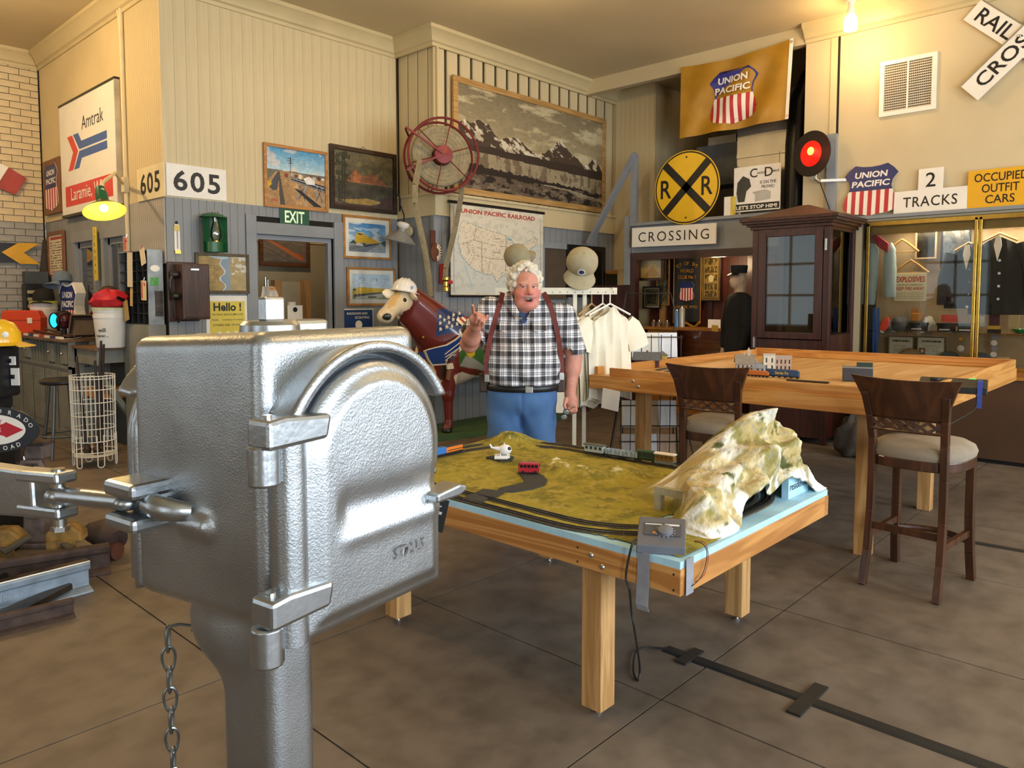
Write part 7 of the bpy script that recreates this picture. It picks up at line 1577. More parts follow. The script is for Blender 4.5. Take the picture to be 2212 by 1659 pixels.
# ================================================================== BLACK CAST POST WITH OVAL SIGN
q = atd(-20,1180,4.72); PO = thing('cast_iron_post','black cast iron switch stand post at the left edge of the room','switch stand',(float(q[0]),float(q[1]),0),CAMROT); m_bi = M('black_cast_iron','#17191d',.5,.2,var=.2,scale=12,bump=.6,bscale=40)
cboxp('head',m_bi,PO,(-.16,-.13,.93),(.155,.13,1.262),.02); cboxp('neck',m_bi,PO,(-.13,-.10,.86),(.12,.10,.93),.012); MB().bar((0,0,0),(0,0,.87),.30,.22,w1=.24,t1=.19).build('column',m_bi,PO,bevel=.015); cboxp('foot',m_bi,PO,(-.28,-.22,0),(.28,.22,.035),.008)
for nm,px,py,w,h in (('white_tag',38,780,.045,.055),('white_tag',44,815,.05,.11)): cboxp(nm,m_white,PO,((px + 20) / 344 - w / 2,.02,1.55 - (py - 646) / 344 - h / 2),((px + 20) / 344 + w / 2,.03,1.55 - (py - 646) / 344 + h / 2)); MB().cyl((.15,.02,1.55 - (py - 646) / 344),((px + 20) / 344,.022,1.55 - (py - 646) / 344),.014,n=10).build('tag_stud',m_bi,PO)
t = thing('oval_railroad_sign','black oval railroad sign with white centre and red diamond on the cast iron post','sign',tuple(atd(-14,928,4.56)),CAMROT); A_,B_2 = .278,.142
ov = lambda a,b,y,nm,m: MB().lathe([(0,-.006),(1,-.006),(1,.006),(0,.006)],40,m=Matrix.Translation((0,y,0)) @ Matrix.Diagonal((a,1,b,1)) @ Matrix.Rotation(math.pi / 2,4,'X')).build(nm,m,t)
ov(A_,B_2,0,'plate',M('sign_slate','#2a2d33',.4)); ov(A_ * .72,B_2 * .66,-.002,'white_field',m_upwhite)
dm = [(-A_ * .68,0),(0,-B_2 * .60),(A_ * .68,0),(0,B_2 * .60)]; MB().prism(dm,-.0095,-.008).build('diamond',m_upred,t); 
for s in (-1,1): MB().lathe([(0,0),(1,0)],24,m=Matrix.Translation((0,-.0105,s * B_2 * .36)) @ Matrix.Diagonal((A_ * .30,1,B_2 * .16,1)) @ Matrix.Rotation(math.pi / 2,4,'X')).build('white_lobe',m_upwhite,t)
letters('RIO GRANDE' if False else 'E',t,m_letwhite,.045,0,-.0112,h=.025); letters('Y',t,m_upred,.05,B_2 * .36,-.0112,h=.024)
def arc_text(s,t,a0,a1,ra,rb,y,h,flip=False,mat=None):
    for i,ch in enumerate(s):
        if ch == ' ': continue
        a = a0 + (a1 - a0) * i / (len(s) - 1); x,z = ra * math.cos(a),rb * math.sin(a); nx,nz = math.cos(a) / ra,math.sin(a) / rb; r = math.atan2(nz,nx) - math.pi / 2 + (math.pi if flip else 0)
        letters(ch,t,mat or m_letwhite,x,z,y,h=h,rz=r,bold=.01)
arc_text('COLORADO',t,math.radians(128),math.radians(14),A_ * .86,B_2 * .83,-.0072,.026); arc_text('RAILROAD',t,math.radians(232),math.radians(310),A_ * .86,B_2 * .83,-.0072,.026,True)
q = atd(-8,745,4.66); t = thing('yellow_hard_hat','yellow hard hat resting on the black cast iron post','hard hat',(float(q[0]),float(q[1]),1.264),CAMROT + .3); mh = M('yellow_hat','#dfae18',.3,coat=.3,var=0)
MB().lathe([(.15,0),(.152,.008),(.122,.02),(.118,.08),(.09,.135),(.045,.16),(0,.166)],26,sx=1.12).build('shell',mh,t,smooth=50); MB().sheet(lambda u,v: ((.13 + .07 * v) * math.cos(-.7 + 1.4 * u) * 1.05,(.13 + .07 * v) * math.sin(-.7 + 1.4 * u),.012 - .02 * v),10,3,(0,0,.004)).build('peak',mh,t,smooth=True); MB().ball((.08,-.10,.07),(.02,.01,.02),12,8).build('badge',m_white,t)
# ================================================================== RAILS AND IRONWORK ON THE FLOOR
RP = [(-.07,0),(.07,0),(.07,.012),(.012,.03),(.009,.11),(.034,.118),(.036,.15),(.028,.158),(-.028,.158),(-.036,.15),(-.034,.118),(-.009,.11),(-.012,.03),(-.07,.012)]
def rail(label,pr,pl,mat,cut=1.0,name='rail_section',head=None,sc=1.0):
    a,b = onz(*pl),onz(*pr); d = a - b; Lr = float(np.linalg.norm(d)); t = thing(name,label,'rail',tuple(b),math.atan2(d[1],d[0])); MB().prism([(y * sc,z * sc) for y,z in RP],0,Lr + cut,plane='yz').build('rail',mat,t,bevel=.004)
    if head: MB().prism([(-.03 * sc,.150 * sc),(.03 * sc,.150 * sc),(.026 * sc,.1615 * sc),(-.026 * sc,.1615 * sc)],0,Lr + cut,plane='yz').build('polished_head',head,t)
    return t,d / Lr
m_pol = M('polished_rail_head','#8a7a68',.2,1.,var=.15,scale=8)
t,d1 = rail('rusty drilled rail length lying behind the pale rail',(238,1232),(0,1272),m_rust,.6)
for x in (.12,.5): MB().cyl((x,.0125,.068),(x,.016,.068),.02,n=14).cyl((x,-.016,.068),(x,-.0125,.068),.02,n=14).build('bolt_hole',m_dark,t)['kind'] = 'stuff'
t,_ = rail('pale blue-grey rail length with polished head and cast numbers',(192,1272),(0,1325),M('pale_blue_rail','#8b9aa8',.5,.4,var=.15,scale=10),.6,head=m_pol); 
letters('1088 12',t,M('cast_number','#95a4b1',.5),.35,.07,-.0132,h=.028).rotation_euler = (0,0,math.pi); COL.objects[-1].location = (.7,0,0)
t,_ = rail('old worn rail length lying nearest the silver case',(160,1328),(0,1368),m_rust,.6,sc=.55)
p0,p1 = onz(150,1285),onz(0,1345); tag(MB().bar((*p0[:2],.05),(*p1[:2],.02),.05,.03,w1=.12).build('switch_point',M('worn_steel','#5c5148',.4,.8,var=.3,scale=10)),'tapered worn switch point lying between two rails','rail piece')
m_yel = M('rusty_yellow_iron','#8a6a34',.7,.2,var=.3,scale=14,bump=.5,bscale=50)
for l,px,py,ang in (('yellow rusty rail clamp with handle on the drilled rail near the silver case',150,1188,-.5),('yellow rusty rail clamp with chain at the left edge',18,1198,.35)):
    q = onz(px,py + 40); t = thing('rail_clamp',l,'rail clamp',(float(q[0]),float(q[1]) + .03,.159),CAMROT + .2)
    MB().prism([(-.10,0),(.10,0),(.095,.05),(.05,.095),(-.04,.10),(-.09,.06)],-.06,.06).build('jaw',m_yel,t,bevel=.012); MB().box((-.08,-.075,-.07),(.07,-.06,.02)).build('side_plate',m_yel,t); a_ = ang; MB().tube([(.0,-.06,.0),(.04,-.10,-.01),(.16,-.14 if a_ < 0 else -.08,-.08 if a_ < 0 else .06)],.018,10).build('handle',M('green_rust_pipe','#54493a',.6,.3,var=.2),t,smooth=True)
    if ang > 0: MB().tube([(-.02,-.09,-.02),(.0,-.10,-.09),(.06,-.11,-.125),(.14,-.10,-.125)],.008,6).build('safety_chain',m_chain,t,smooth=True)
tag(MB().box((-.03,-.045,0),(.03,.045,.05)).build('blue_block',M('blue_paint','#2f4568',.4),None,tuple(onz(238,1232)[:2] + d1[:2] * .62) + (.159,),(0,0,CAMROT),bevel=.004),'small blue painted block clipped on the drilled rail','block')
q = onz(90,1175); t = thing('track_jack','grey rusty track jack standing behind the rails','jack',(float(q[0]),float(q[1]),0),CAMROT); m_jk = M('grey_rusty_iron','#6a5d58',.7,.3,var=.25,scale=14,bump=.5,bscale=40)
cboxp('foot',m_jk,t,(-.11,-.10,0),(.11,.10,.03),.006); MB().bar((0,0,.03),(0,0,.42),.17,.14,w1=.13,t1=.11).build('body',m_jk,t,bevel=.015); MB().tube([(-.075,-.06,.40),(-.085,-.07,.47),(-.05,-.07,.54),(.05,-.07,.54),(.085,-.07,.47),(.075,-.06,.40)],.018,8).build('yoke',m_jk,t,smooth=True); cboxp('ratchet',m_jk,t,(-.045,-.08,.18),(.045,-.05,.46),.006); cboxp('lifting_head',m_jk,t,(-.06,-.05,.55),(.06,.05,.64),.012); cboxp('cap',m_rust,t,(-.075,-.06,.64),(.075,.06,.66),.004); MB().cyl((0,0,.42),(0,0,.56),.035,n=12).build('screw',m_jk,t)
q = onz(60,1150); t = thing('iron_gear_jack','dark ratchet jack behind the grey track jack','jack',(float(q[0]) - .0,float(q[1]) + .12,0),CAMROT); MB().bar((0,0,0),(0,0,.62),.12,.10,w1=.07,t1=.07).build('body',m_rust,t,bevel=.01); MB().lathe([(0,-.04),(.07,-.04),(.07,.04),(0,.04)],14,m=Matrix.Translation((.05,-.05,.40)) @ Matrix.Rotation(math.pi / 2,4,'Y')).build('gear',m_rust,t); MB().tube([(.05,-.03,.5),(.09,-.06,.25),(.16,-.12,.0)],.008,6).build('lever',m_chrome,t)
q = onz(235,1205); t = thing('coupler_casting','rusty tapered iron casting lying beside the drilled rail','casting',(float(q[0]),float(q[1]) + .06,.0),CAMROT - .25); MB().tube([(-.14,.05,.12),(-.04,.03,.13),(.06,0,.11),(.10,-.01,.10)],[.06,.085,.095,.07],14).build('shell',m_rust,t,smooth=50); MB().tube([(-.02,-.03,.05),(.13,-.04,.05)],.05,14).build('roll',M('red_rust','#5a3226',.8,.2,var=.2,scale=14),t,smooth=50); MB().tube([(.10,0,.11),(.15,.0,.10)],.006,6).build('pin',m_rust,t)
# ================================================================== RIGHT SIDE
XF = -math.pi / 2
def xbox(name,m,parent,x0,x1,y0,y1,z0,z1,bevel=0.0): return cboxp(name,m,parent,(x0,y0,z0),(x1,y1,z1),bevel)
m_mahg = wood('dark_mahogany','#451d14','#2e120d',2,.35,6,coat=.3); m_mahgY = wood('dark_mahogany_y','#451d14','#2e120d',1,.35,6,coat=.3); m_redwood = wood('red_brown_panel','#5a2415','#43190f',2,.5,5)
# alcove: partition header, posts, panelled back
PT_ = structure(MB().box((XE + .02,YEe + .01,2.19),(XE + .07,5.98,2.56)).build('wall_partition',m_trimgrey))
xbox('header_trim',m_mahgY,PT_,XE,XE + .10,YEe + .01,5.98,2.09,2.19); xbox('partition_cap',m_trimgrey,PT_,XE - .04,XE + .14,YEe + .01,5.98,2.56,2.60); xbox('jamb',m_mahg,PT_,XE,XE + .10,5.90,5.98,0,2.09)
xbox('wing_panel',m_mahg,PT_,XE + .02,XE + .06,5.98,6.66,0,1.75); xbox('grey_post',m_trimgrey,PT_,XE - .03,XE + .05,5.90,5.98,2.60,3.52)
MB().bar((XE - .06,5.88,3.55),(XE - .06,6.66,2.36),.05,.10,(1,0,0)).build('brace',m_trimgrey,PT_); xbox('grey_post',m_trimgrey,PT_,XE - .03,XE + .05,5.99,6.07,1.75,2.7)
bk = structure(MB().box((9.50,YEe + .02,0),(9.56,6.07,2.50)).build('wall_panelled_back',m_redwood)); xbox('pine_stud',m_pineZ,bk,9.44,9.50,5.78,5.87,0,2.2); structure(MB().box((XE + .11,YEe + .02,2.26),(9.49,6.07,2.30)).build('trim_11',m_mahgY))
for y_ in (3.9,4.5,5.1,5.7): xbox('stile',m_mahg,bk,9.48,9.50,y_ - .05,y_ + .05,0,2.2)
# ---- brown window blind in the slat wall
loc,w,h,rz = rect4('y',YD - .002,(1172,535),(1224,540),(1172,645),(1224,648)); t = structure(MB().box((-w / 2,-.02,0),(w / 2,0,h)).build('window_20',M('brown_blind','#4a3f31',.8,var=.1),None,loc)); cboxp('window_frame',m_trimgrey,t,(-w / 2 - .06,-.04,h),(w / 2 + .06,0,h + .08)); cboxp('window_frame',m_trimgrey,t,(-w / 2 - .06,-.04,0),(-w / 2,0,h)); cboxp('window_frame',m_trimgrey,t,(w / 2,-.04,0),(w / 2 + .06,0,h))
# ---- film-style poster, steam print, leaning drawing
c = Canvas(60,78,'#d9cda8'); c.scribble(.45,.66,.95,.92,3,'#4a3f30',3,.7,.5); c.poly([(.5,.1),(.95,.12),(.95,.55),(.6,.5)],'#5d564c'); c.poly([(.72,.2),(.9,.2),(.85,.62),(.75,.6)],'#b8662c'); c.poly([(.05,.1),(.45,.1),(.4,.35),(.08,.4)],'#a83f2a'); c.rect(.1,.15,.6,.22,'#d08a34'); c.rect(.12,.27,.4,.33,'#d9b04a'); c.noise(.2,20,4)
framed('western_poster','black framed old poster with orange rider behind the clothes rack','poster','y',YD - .03,((1224,527),(1306,535),(1222,640),(1303,644)),.07,m_black,c)
c = Canvas(60,66,'#8b9aa6'); c.grade('#c9cdd0','#5f7788',.3,1); c.noise(.3,6,3); c.poly([(.2,.35),(.4,.75),(.7,.7),(.85,.35)],'#3c4147'); c.poly([(.1,.3),(.5,.5),(.9,.2),(.9,.0),(.0,.0)],'#2d2e31'); c.line([(.1,.02),(.55,.4)],.02,'#9a9a98'); c.line([(.3,0),(.62,.38)],.02,'#9a9a98'); c.ell(.45,.55,.16,.13,'#24262a')
framed('steam_train_print','gilt framed dark print of a steam engine beside the clothes rack','picture','y',YD - .03,((1301,583),(1373,588),(1300,660),(1370,662)),.05,m_gold,c,.05)
SD = thing('side_table','dark wooden side table behind the brochure rack','table',(8.75,6.45,0)); cboxp('table_top',m_mahgY,SD,(-.55,-.22,.96),(.55,.22,1.0),.004); cboxp('lower_shelf',m_mahgY,SD,(-.52,-.20,.35),(.52,.20,.38))
for sx in (-1,1):
    for sy in (-1,1): cboxp('leg',m_mahg,SD,(sx * .5 - .025,sy * .18 - .025,0),(sx * .5 + .025,sy * .18 + .025,.96))
c = Canvas(70,44,'#d6ccb6'); c.mask((fbm(c.u,c.v,20,5) > .48) & (np.abs(c.v - .55) < .14) & (np.abs(c.u - .5) < .36),'#8d8574'); c.rect(.3,.12,.7,.15,'#a59c88')
loc,w,h,rz = rect4('y',6.40,(1326,655),(1390,655),(1335,703),(1405,703)); t = thing('leaning_drawing','framed pencil drawing tilted back on the dark side table','picture',(loc[0],6.36,1.002),0,rot=(math.radians(-32),0,0)); frame_parts(t,.62,.42,.02,M('thin_dark_frame','#3a3428',.4),.02,0,c)
for x_,z_ in ((-.1,.415),(.1,.005)): MB().ball((x_,-.022,z_),.012,8,6).build('picture_glint',emit('tiny_glint','#ffdf8a',3),t)  # glints on the frame, put in as tiny glowing balls
# ---- clothes rack with shirts and caps
RDp = 5.78
def rp(px,py,y=0.): p = atd(px,py,RDp + y); q = p - ro; return (float(q @ rt),float(q @ fw),float(p[2]))
ro = atd(1250,900,RDp); ro[2] = 0
CR = thing('clothes_rack','cream metal garment rack with perforated crossbar behind the man','clothes rack',(float(ro[0]),float(ro[1]),0),CAMROT); m_crm = M('cream_metal','#d9d3bd',.45,var=.04)
for px,y in ((1242,0.),(1263,.06)): q = rp(px,596,y); MB().box((q[0] - .016,y - .012,0),(q[0] + .016,y + .012,q[2])).build('upright',m_crm,CR,bevel=.004)
for px,y in ((1108,0.),(1122,.06)): q = rp(px,560,y); MB().box((q[0] - .016,y - .012,0),(q[0] + .016,y + .012,q[2])).build('upright',m_crm,CR,bevel=.004)
q0,q1 = rp(1070,632),rp(1332,625); cb_ = MB().box((q0[0],-.03,q0[2] - .014),(q1[0],-.012,q1[2] + .012)).build('crossbar',m_crm,CR)
for k in range(16): x = q0[0] + .03 + (q1[0] - q0[0] - .06) * k / 15; MB().cyl((x,-.0305,q0[2] + .002),(x,-.0312,q0[2] + .002),.004,n=8).build('hole',m_dark,cb_)
for px in (1242,1110): q = rp(px,1000); MB().box((q[0] - .03,-.30,0),(q[0] + .03,.34,.03)).build('foot',m_crm,CR)
def tee(label,px,y,yaw,drop,w=.52,ln=.74,hookm=None,col='#e6dfca'):
    q = rp(px,632,y); P0 = Matrix.Translation(ro) @ Matrix.Rotation(CAMROT,4,'Z') @ Matrix.Translation((q[0],y,0)); loc = P0 @ Vector((0,0,0)); zb = q0[2]
    t = thing('hanging_shirt',label,'shirt',(loc.x,loc.y,0),CAMROT + yaw); m = M('tee' + col,col,.9,var=.03)
    zt = zb - .10; rs = random.Random(int(px * 7)); ph = rs.uniform(0,6)
    def side(sg):
        def fn(u,v):
            x = (u - .5) * 2; hw_ = np.interp(v,[0,.02,.07,.12,.3,1],[.20,.36,.46,.49,.47,.50]) * w; z = zt - .11 * abs(x) ** 1.3 * (1 - min(1,v * 4)) - ln * v + .02 * math.cos(5 * x + ph) * (v > .9)
            f = .014 * math.sin(9 * x + 4 * v + ph) * min(1,v * 3) + .010 * math.sin(17 * x - 3 * v); return (x * hw_,sg * (.035 * (1 - x * x) ** .6 + .006) + f,z)
        return fn
    mb = MB().grid(side(-1),22,18).grid(side(1),22,18); mb.build('shirt_body',m,t,smooth=True)
    for s in (-1,1):
        P_ = [(s * w * .40,0,zt - .12),(s * w * .50,-.004,zt - .17),(s * w * .60,-.008,zt - .25),(s * w * .66,-.010,zt - .33)]
        MB().tube(P_,[.06,.085,.095,.10],14,cap=False,flat=.32,up=(0,1,0)).build('sleeve',m,t,smooth=True)
    hm_ = hookm or m_white
    MB().tube([(-.20,0,zt - .07),(0,0,zt + .015),(.20,0,zt - .07)],.008,8).build('hanger_bar',hm_,t,smooth=True); MB().tube([(0,0,zt + .01),(0,0,zb - .01),(0,-.012,zb + .03),(0,-.035,zb + .035),(0,-.045,zb + .01)],.005,7).build('hanger_hook',hm_,t,smooth=True)
    return t
tee('cream tee shirt nearest the right end of the garment rack',1318,-.02,.55,0,.44,.72)
tee('cream tee shirt second from the right end of the garment rack',1302,.02,.75,0,.42,.74,None,'#ddd4bc')
tee('cream tee shirt on a wooden hanger left of the white hangers',1278,.05,.95,0,.42,.78,m_cardb,'#e3dac3')
tee('cream tee shirt hanging deepest behind the man on the garment rack',1222,.08,1.05,0,.42,.80,M('black_plastic','#191a1a'),'#d9cfb8')
tee('cream tee shirt at the left end of the garment rack beside the cow statue',1085,.06,1.2,0,.42,.80,m_white,'#e2dac4')
q = atd(1256,572,RDp + .02); cap('tan baseball cap with round patch on the rack post above the shirts',(float(q[0]),float(q[1]),float(q[2])),CAMROT,'#a3987a',(math.radians(58),.15),True,1.2)
q = atd(1120,562,RDp + .04); cap('tan baseball cap on the rack post behind the head of the man',(float(q[0]),float(q[1]),float(q[2]) + .0),CAMROT + 2.6,'#8f8567',(math.radians(-35),.1),None,1.0)
# ---- wire brochure rack
BD = 6.65; bo = atd(1392,900,BD); bo[2] = 0
def bp_(px,py,y=0.): p = atd(px,py,BD + y); q = p - bo; return (float(q @ rt),float(q @ fw),float(p[2]))
BR = thing('brochure_rack','black wire brochure rack full of leaflets behind the tall layout table','brochure rack',(float(bo[0]),float(bo[1]),0),CAMROT); m_bw = M('black_wire','#151515',.4,var=0)
A1,A2 = bp_(1345,640,.12),bp_(1455,640,.12); wr_ = lambda P,nm='wire',r=.005: MB().tube(P,r,6).build(nm,m_bw,BR,smooth=True)
xl,xr = A1[0],A2[0]; wr_([(xl,.05,0.02),(xl,.08,1.45),(xl + .03,.1,1.6),(xr - .03,.1,1.6),(xr,.08,1.45),(xr,.05,.02)],'frame',.007)
for z_ in (.30,.62,.95,1.22): wr_([(xl - .05,-.12,z_),(xr + .03,-.12,z_)],'shelf_wire'); wr_([(xl - .05,-.12,z_ - .18),(xr + .03,-.12,z_ - .18)],'shelf_wire'); wr_([(xl - .05,-.12,z_),(xl - .02,.06,z_ - .02)],'shelf_wire'); wr_([(xr + .03,-.12,z_),(xr,.06,z_ - .02)],'shelf_wire')
for k in range(7): x = xl - .04 + (xr - xl + .06) * k / 6; wr_([(x,-.121,1.24),(x,-.10,.10)],'front_wire',.004)
for s,x in ((-1,xl),(1,xr)): wr_([(x,.05,.9),(x + s * .16,-.24,.0)],'splayed_leg',.006); wr_([(x,.05,.9),(x + s * .10,.30,.0)],'splayed_leg',.006)
rs = random.Random(9); k = 0
for row,(z_,cols) in enumerate(((1.02,('#e6e8ea','#e2e0d6','#dfe3ea')),(.74,('#d6d2c6','#c9cdd4','#b0a48c')),(.42,('#d9d6cc','#a88a68','#dadada')),(.12,('#b4aaa0','#cfcfcf','#b59474')))):
    for i,cc in enumerate(cols):
        x = xl - .01 + (xr - xl) * (i + .5) / 3; t = tag(cboxp('leaflet_stack',M('leaflet' + cc,cc,.6,var=.05),None,(-.085,-.025,0),(.085,.025,.235),.002),'%s leaflet stack in the %s pocket of the %s row of the brochure rack' % ({'#e6e8ea': 'white','#e2e0d6': 'ivory','#dfe3ea': 'pale blue'}.get(cc,'printed'),('left','middle','right')[i],('top','second','third','bottom')[row]),'leaflets','leaflets in the wire rack'); p = Matrix.Translation(bo) @ Matrix.Rotation(CAMROT,4,'Z') @ Vector((x,-.06,z_)); t.location = p; t.rotation_euler = (math.radians(-10),0,CAMROT)
q = onx(1321,858,FX0 - .006); tag(cboxp('paper_note',m_paper,None,(-.075,-.002,-.15),(.075,.002,0)),'white note hanging from the left end of the tall layout table','paper'); o = COL.objects[-1]; o.location = (FX0 - .008,float(q[1]),FZ - b_ if False else FZ - .095); o.rotation_euler = (0,.1,XF)
# ---- alcove pictures, banner, showcase
XB = 9.435
c = Canvas(40,44,'#e9c880'); c.grade('#e8bf62','#fff0c4',0,1); c.poly([(.15,.05),(.45,.5),(.55,.6),(.7,.45),(.95,.08)],'#b88f3e',.6); c.mask(c.u > .75,'#cfd6da',.5)  # golden lamp reflection on the glass, painted into the picture colours
loc,w,h,rz = rect4('x',9.05,(1382,550),(1437,554),(1380,606),(1437,607)); t = thing('mirror_frame','dark ornate framed picture with golden reflection painted on it in the alcove','picture frame',loc,rz); frame_parts(t,w,h,.04,M('bevelled_dark_frame','#3d2a18',.25,.5,coat=.4),.05,0,c); cboxp('hanging_rod',m_mahg,t,(-.01,.0,h * .5),(.01,.30,h * .5 + .02))
c = Canvas(30,36,'#8d8668'); c.rect(.16,.14,.84,.84,'#3c3a2e'); c.mask((fbm(c.u,c.v,8,3) > .5) & (c.u > .2) & (c.u < .8) & (c.v > .2) & (c.v < .78),'#6d6a58')
framed('group_photograph','small dark framed group photograph below the picture with golden reflection in the alcove','photograph','x',XB - .05,((1391,617),(1430,620),(1389,667),(1427,667)),.02,m_black,c,.02)
c = Canvas(24,90,'#7d7a50'); c.noise(.5,10,3); c.mask(fbm(c.u,c.v,12,6) > .56,'#c9bc84',.7)
framed('tall_print','tall narrow green print behind the small group photograph','picture','x',XB,((1420,556),(1448,556),(1420,660),(1447,660)),.015,m_oak,c)
c = Canvas(40,100,'#9c8040'); c.noise(.2,9,2); c.line([(.08,.03),(.92,.03),(.92,.97),(.08,.97),(.08,.03)],.04,'#5d4a20')
for y_ in (.08,.24,.44,.62,.80): c.mask((fbm(c.u,c.v,16,int(y_ * 90)) > .46) & (np.abs(c.v - y_ - .05) < .07) & (np.abs(c.u - .5) < .36),'#3b2f16',.8)
c.ell(.5,.47,.16,.08,'#d9c890'); framed('emblem_lithograph','tall yellowed emblem lithograph beside the banner in the alcove','print','x',XB,((1517,546),(1562,548),(1513,650),(1556,651)),.02,m_walnut,c,glassy=False)
loc,w,h,rz = rect4('x',XB - .03,(1457,546),(1513,549),(1455,690),(1515,700)); t = thing('club_banner','dark grey club banner with gold lettering and railroad shield in the alcove','banner',loc,rz); m_ban = M('banner_grey','#2e2f33',.85,var=.08); m_gl = M('gold_lettering','#c08a2a',.5,var=.05)
MB().sheet(lambda u,v: ((u - .5) * w,-.012 * math.sin(10 * u),h * (1 - v) + (.05 * (1 - abs(2 * u - 1)) * 0 if v < 1 else 0)),12,10,(0,-.004,0)).build('cloth',m_ban,t,smooth=True)
for x_ in (-w / 2,w / 2): MB().tube([(x_,-.006,0),(x_,-.006,h)],.006,6).build('gold_edge',m_gl,t)
MB().tube([(-w / 2,-.01,0),(-w * .3,-.012,-.06),(0,-.012,-.02),(w * .3,-.012,-.08),(w / 2,-.01,0)],.02,6).build('gold_fringe',m_gl,t,smooth=True); MB().cyl((-w / 2 - .03,-.01,h),(w / 2 + .03,-.01,h),.014,n=8).build('rod',m_brass,t)
arc_text('TOP OF THE',t,math.radians(148),math.radians(32),w * .42,h * .10,-.022,h * .05,False,m_gl)
for o in t.children:
    if o.name.startswith('lettering'): o.location.z = h * .755
letters('WORLD',t,m_gl,0,h * .745,-.022,w=w * .52,h=h * .052); letters('CLUB No 1',t,m_gl,0,h * .655,-.022,w=w * .66,h=h * .052); letters('LARAMIE, WYO.',t,m_gl,0,h * .215,-.022,w=w * .86,h=h * .05); shield(t,w * .56,h * .28,-.018,.004,0,h * .31,6,.66,text=False)
q0,q1 = onx(1392,740,9.0),onx(1572,740,9.0); SW = float(q0[1] - q1[1]); zt_ = float(onx(1500,708,9.0)[2]); t = thing('oak_showcase','low oak showcase with glass front in the alcove opening','showcase',(9.0,float((q0[1] + q1[1]) / 2),0),XF); m_oakx = wood('honey_oak','#a8702c','#8f5a20',0,.4,7)
cboxp('top',m_oakx,t,(-SW / 2,-.04,zt_ - .04),(SW / 2,.36,zt_),.004); cboxp('back',m_oakx,t,(-SW / 2,.33,0),(SW / 2,.36,zt_ - .04)); cboxp('floor_board',m_oakx,t,(-SW / 2,0,.62),(SW / 2,.33,.65)); cboxp('plinth',m_oakx,t,(-SW / 2,.0,0),(SW / 2,.33,.62))
for x_ in (-SW / 2,-SW * .14,SW / 2 - .05): cboxp('stile',m_oakx,t,(x_,0,.65),(x_ + .05,.05,zt_ - .04))
cboxp('side_panel',m_oakx,t,(-SW / 2,.0,.65),(-SW * .14,.02,zt_ - .04)); cboxp('glass_front',m_pane,t,(-SW * .14 + .05,.02,.65),(SW / 2 - .05,.024,zt_ - .04)); cboxp('black_tool',m_black,t,(.0,.08,.655),(.3,.16,.70),.01)
for l,px,col,r,hh in (('blue and silver can on the oak showcase',1462,'#5f86b8',.045,.20),('tall bright thermos on the oak showcase',1473,'#c9c4b4',.04,.24)): q = onx(px,700,9.12); t = thing('drink_can' if 'can' in l else 'thermos',l,'container',(9.12,float(q[1]),zt_ + .001),0); MB().lathe([(0,0),(r,0),(r,hh),(r * .8,hh + .02),(0,hh + .02)],16).build('body',M('can' + col,col,.3,.4),t,smooth=35); MB().lathe([(r * .6,hh + .02),(r * .6,hh + .04),(0,hh + .045)],14).build('lid',m_chrome,t,smooth=30)
for i,px in enumerate((1412,1424,1441)): q = onx(px,705,9.1); t = tag(MB().lathe([(0,0),(.035,0),(.042,.04),(.02,.07),(.012,.09),(0,.092)],14,sx=1.2).build('chrome_fitting',m_chrome,None,(9.1,float(q[1]),zt_ + .001),smooth=40),('leftmost','middle','rightmost')[i] + ' chrome fitting on the oak showcase','fitting','chrome fittings on the showcase')
q = onx(1543,693,9.15); tag(cboxp('price_card',emit('lit_card','#fff1d8',.15,'#e8dcc6'),None,(-.09,-.004,0),(.09,.004,.11)),'white card standing at the right of the oak showcase','card'); o = COL.objects[-1]; o.location = (9.15,float(q[1]),zt_ + .002); o.rotation_euler = (0,0,XF)
# ---- mannequin in dark uniform
q = onx(1600,650,8.72); MN = thing('uniform_mannequin','pale mannequin in dark conductor coat and cap beside the wooden cabinet','mannequin',(8.70,float(q[1]) + .02,0),CAMROT + math.radians(-80)); zs = float(onx(1600,606,8.72)[2]) / 1.68
def f_mn(P):
    P = P / zs; d = s_ell(P,(0,.0,1.70),(.072,.092,.115)); d = smin(d,s_ell(P,(0,-.05,1.655),(.05,.055,.07)),.03); d = smin(d,s_cap(P,(0,-.088,1.69),(0,-.10,1.67),.012,.016),.012); d = smin(d,s_cap(P,(0,.02,1.64),(0,.01,1.48),.055,.065),.03)
    for s in (-1,1): d = smin(d,s_ell(P,(s * .074,.01,1.685),(.01,.018,.03)),.008); d = smin(d,s_cap(P,(s * .24,-.05,.92),(s * .25,-.07,.78),.034,.03),.01); d = smin(d,s_cap(P,(0,.01,1.46),(s * .19,.01,1.43),.03,.03),.01); d = smin(d,s_cap(P,(s * .19,.01,1.43),(s * .25,-.02,1.16),.03,.03),.01); d = smin(d,s_cap(P,(s * .25,-.02,1.16),(s * .24,-.05,.92),.03,.034),.01)
    return d * zs
sdf_obj('figure',f_mn,(-.34,-.22,.72 * zs),(.34,.2,1.86 * zs),.011,M('pale_figure','#cdb39a',.5,var=.04),MN)
def f_coat(P):
    P = P / zs; d = s_ell(P,(0,0,1.30),(.20,.125,.26)); d = smin(d,s_cap(P,(-.15,.01,1.46),(.15,.01,1.46),.065),.05); d = smin(d,s_ell(P,(0,.0,.92),(.20,.14,.34)),.08)
    for s in (-1,1): d = smin(d,s_cap(P,(s * .19,.01,1.43),(s * .25,-.02,1.16),.072,.062),.03); d = smin(d,s_cap(P,(s * .25,-.02,1.16),(s * .24,-.05,.92),.060,.052),.02)
    d = np.maximum(d,P[...,2] - 1.545); return np.maximum(d,.70 - P[...,2]) * zs
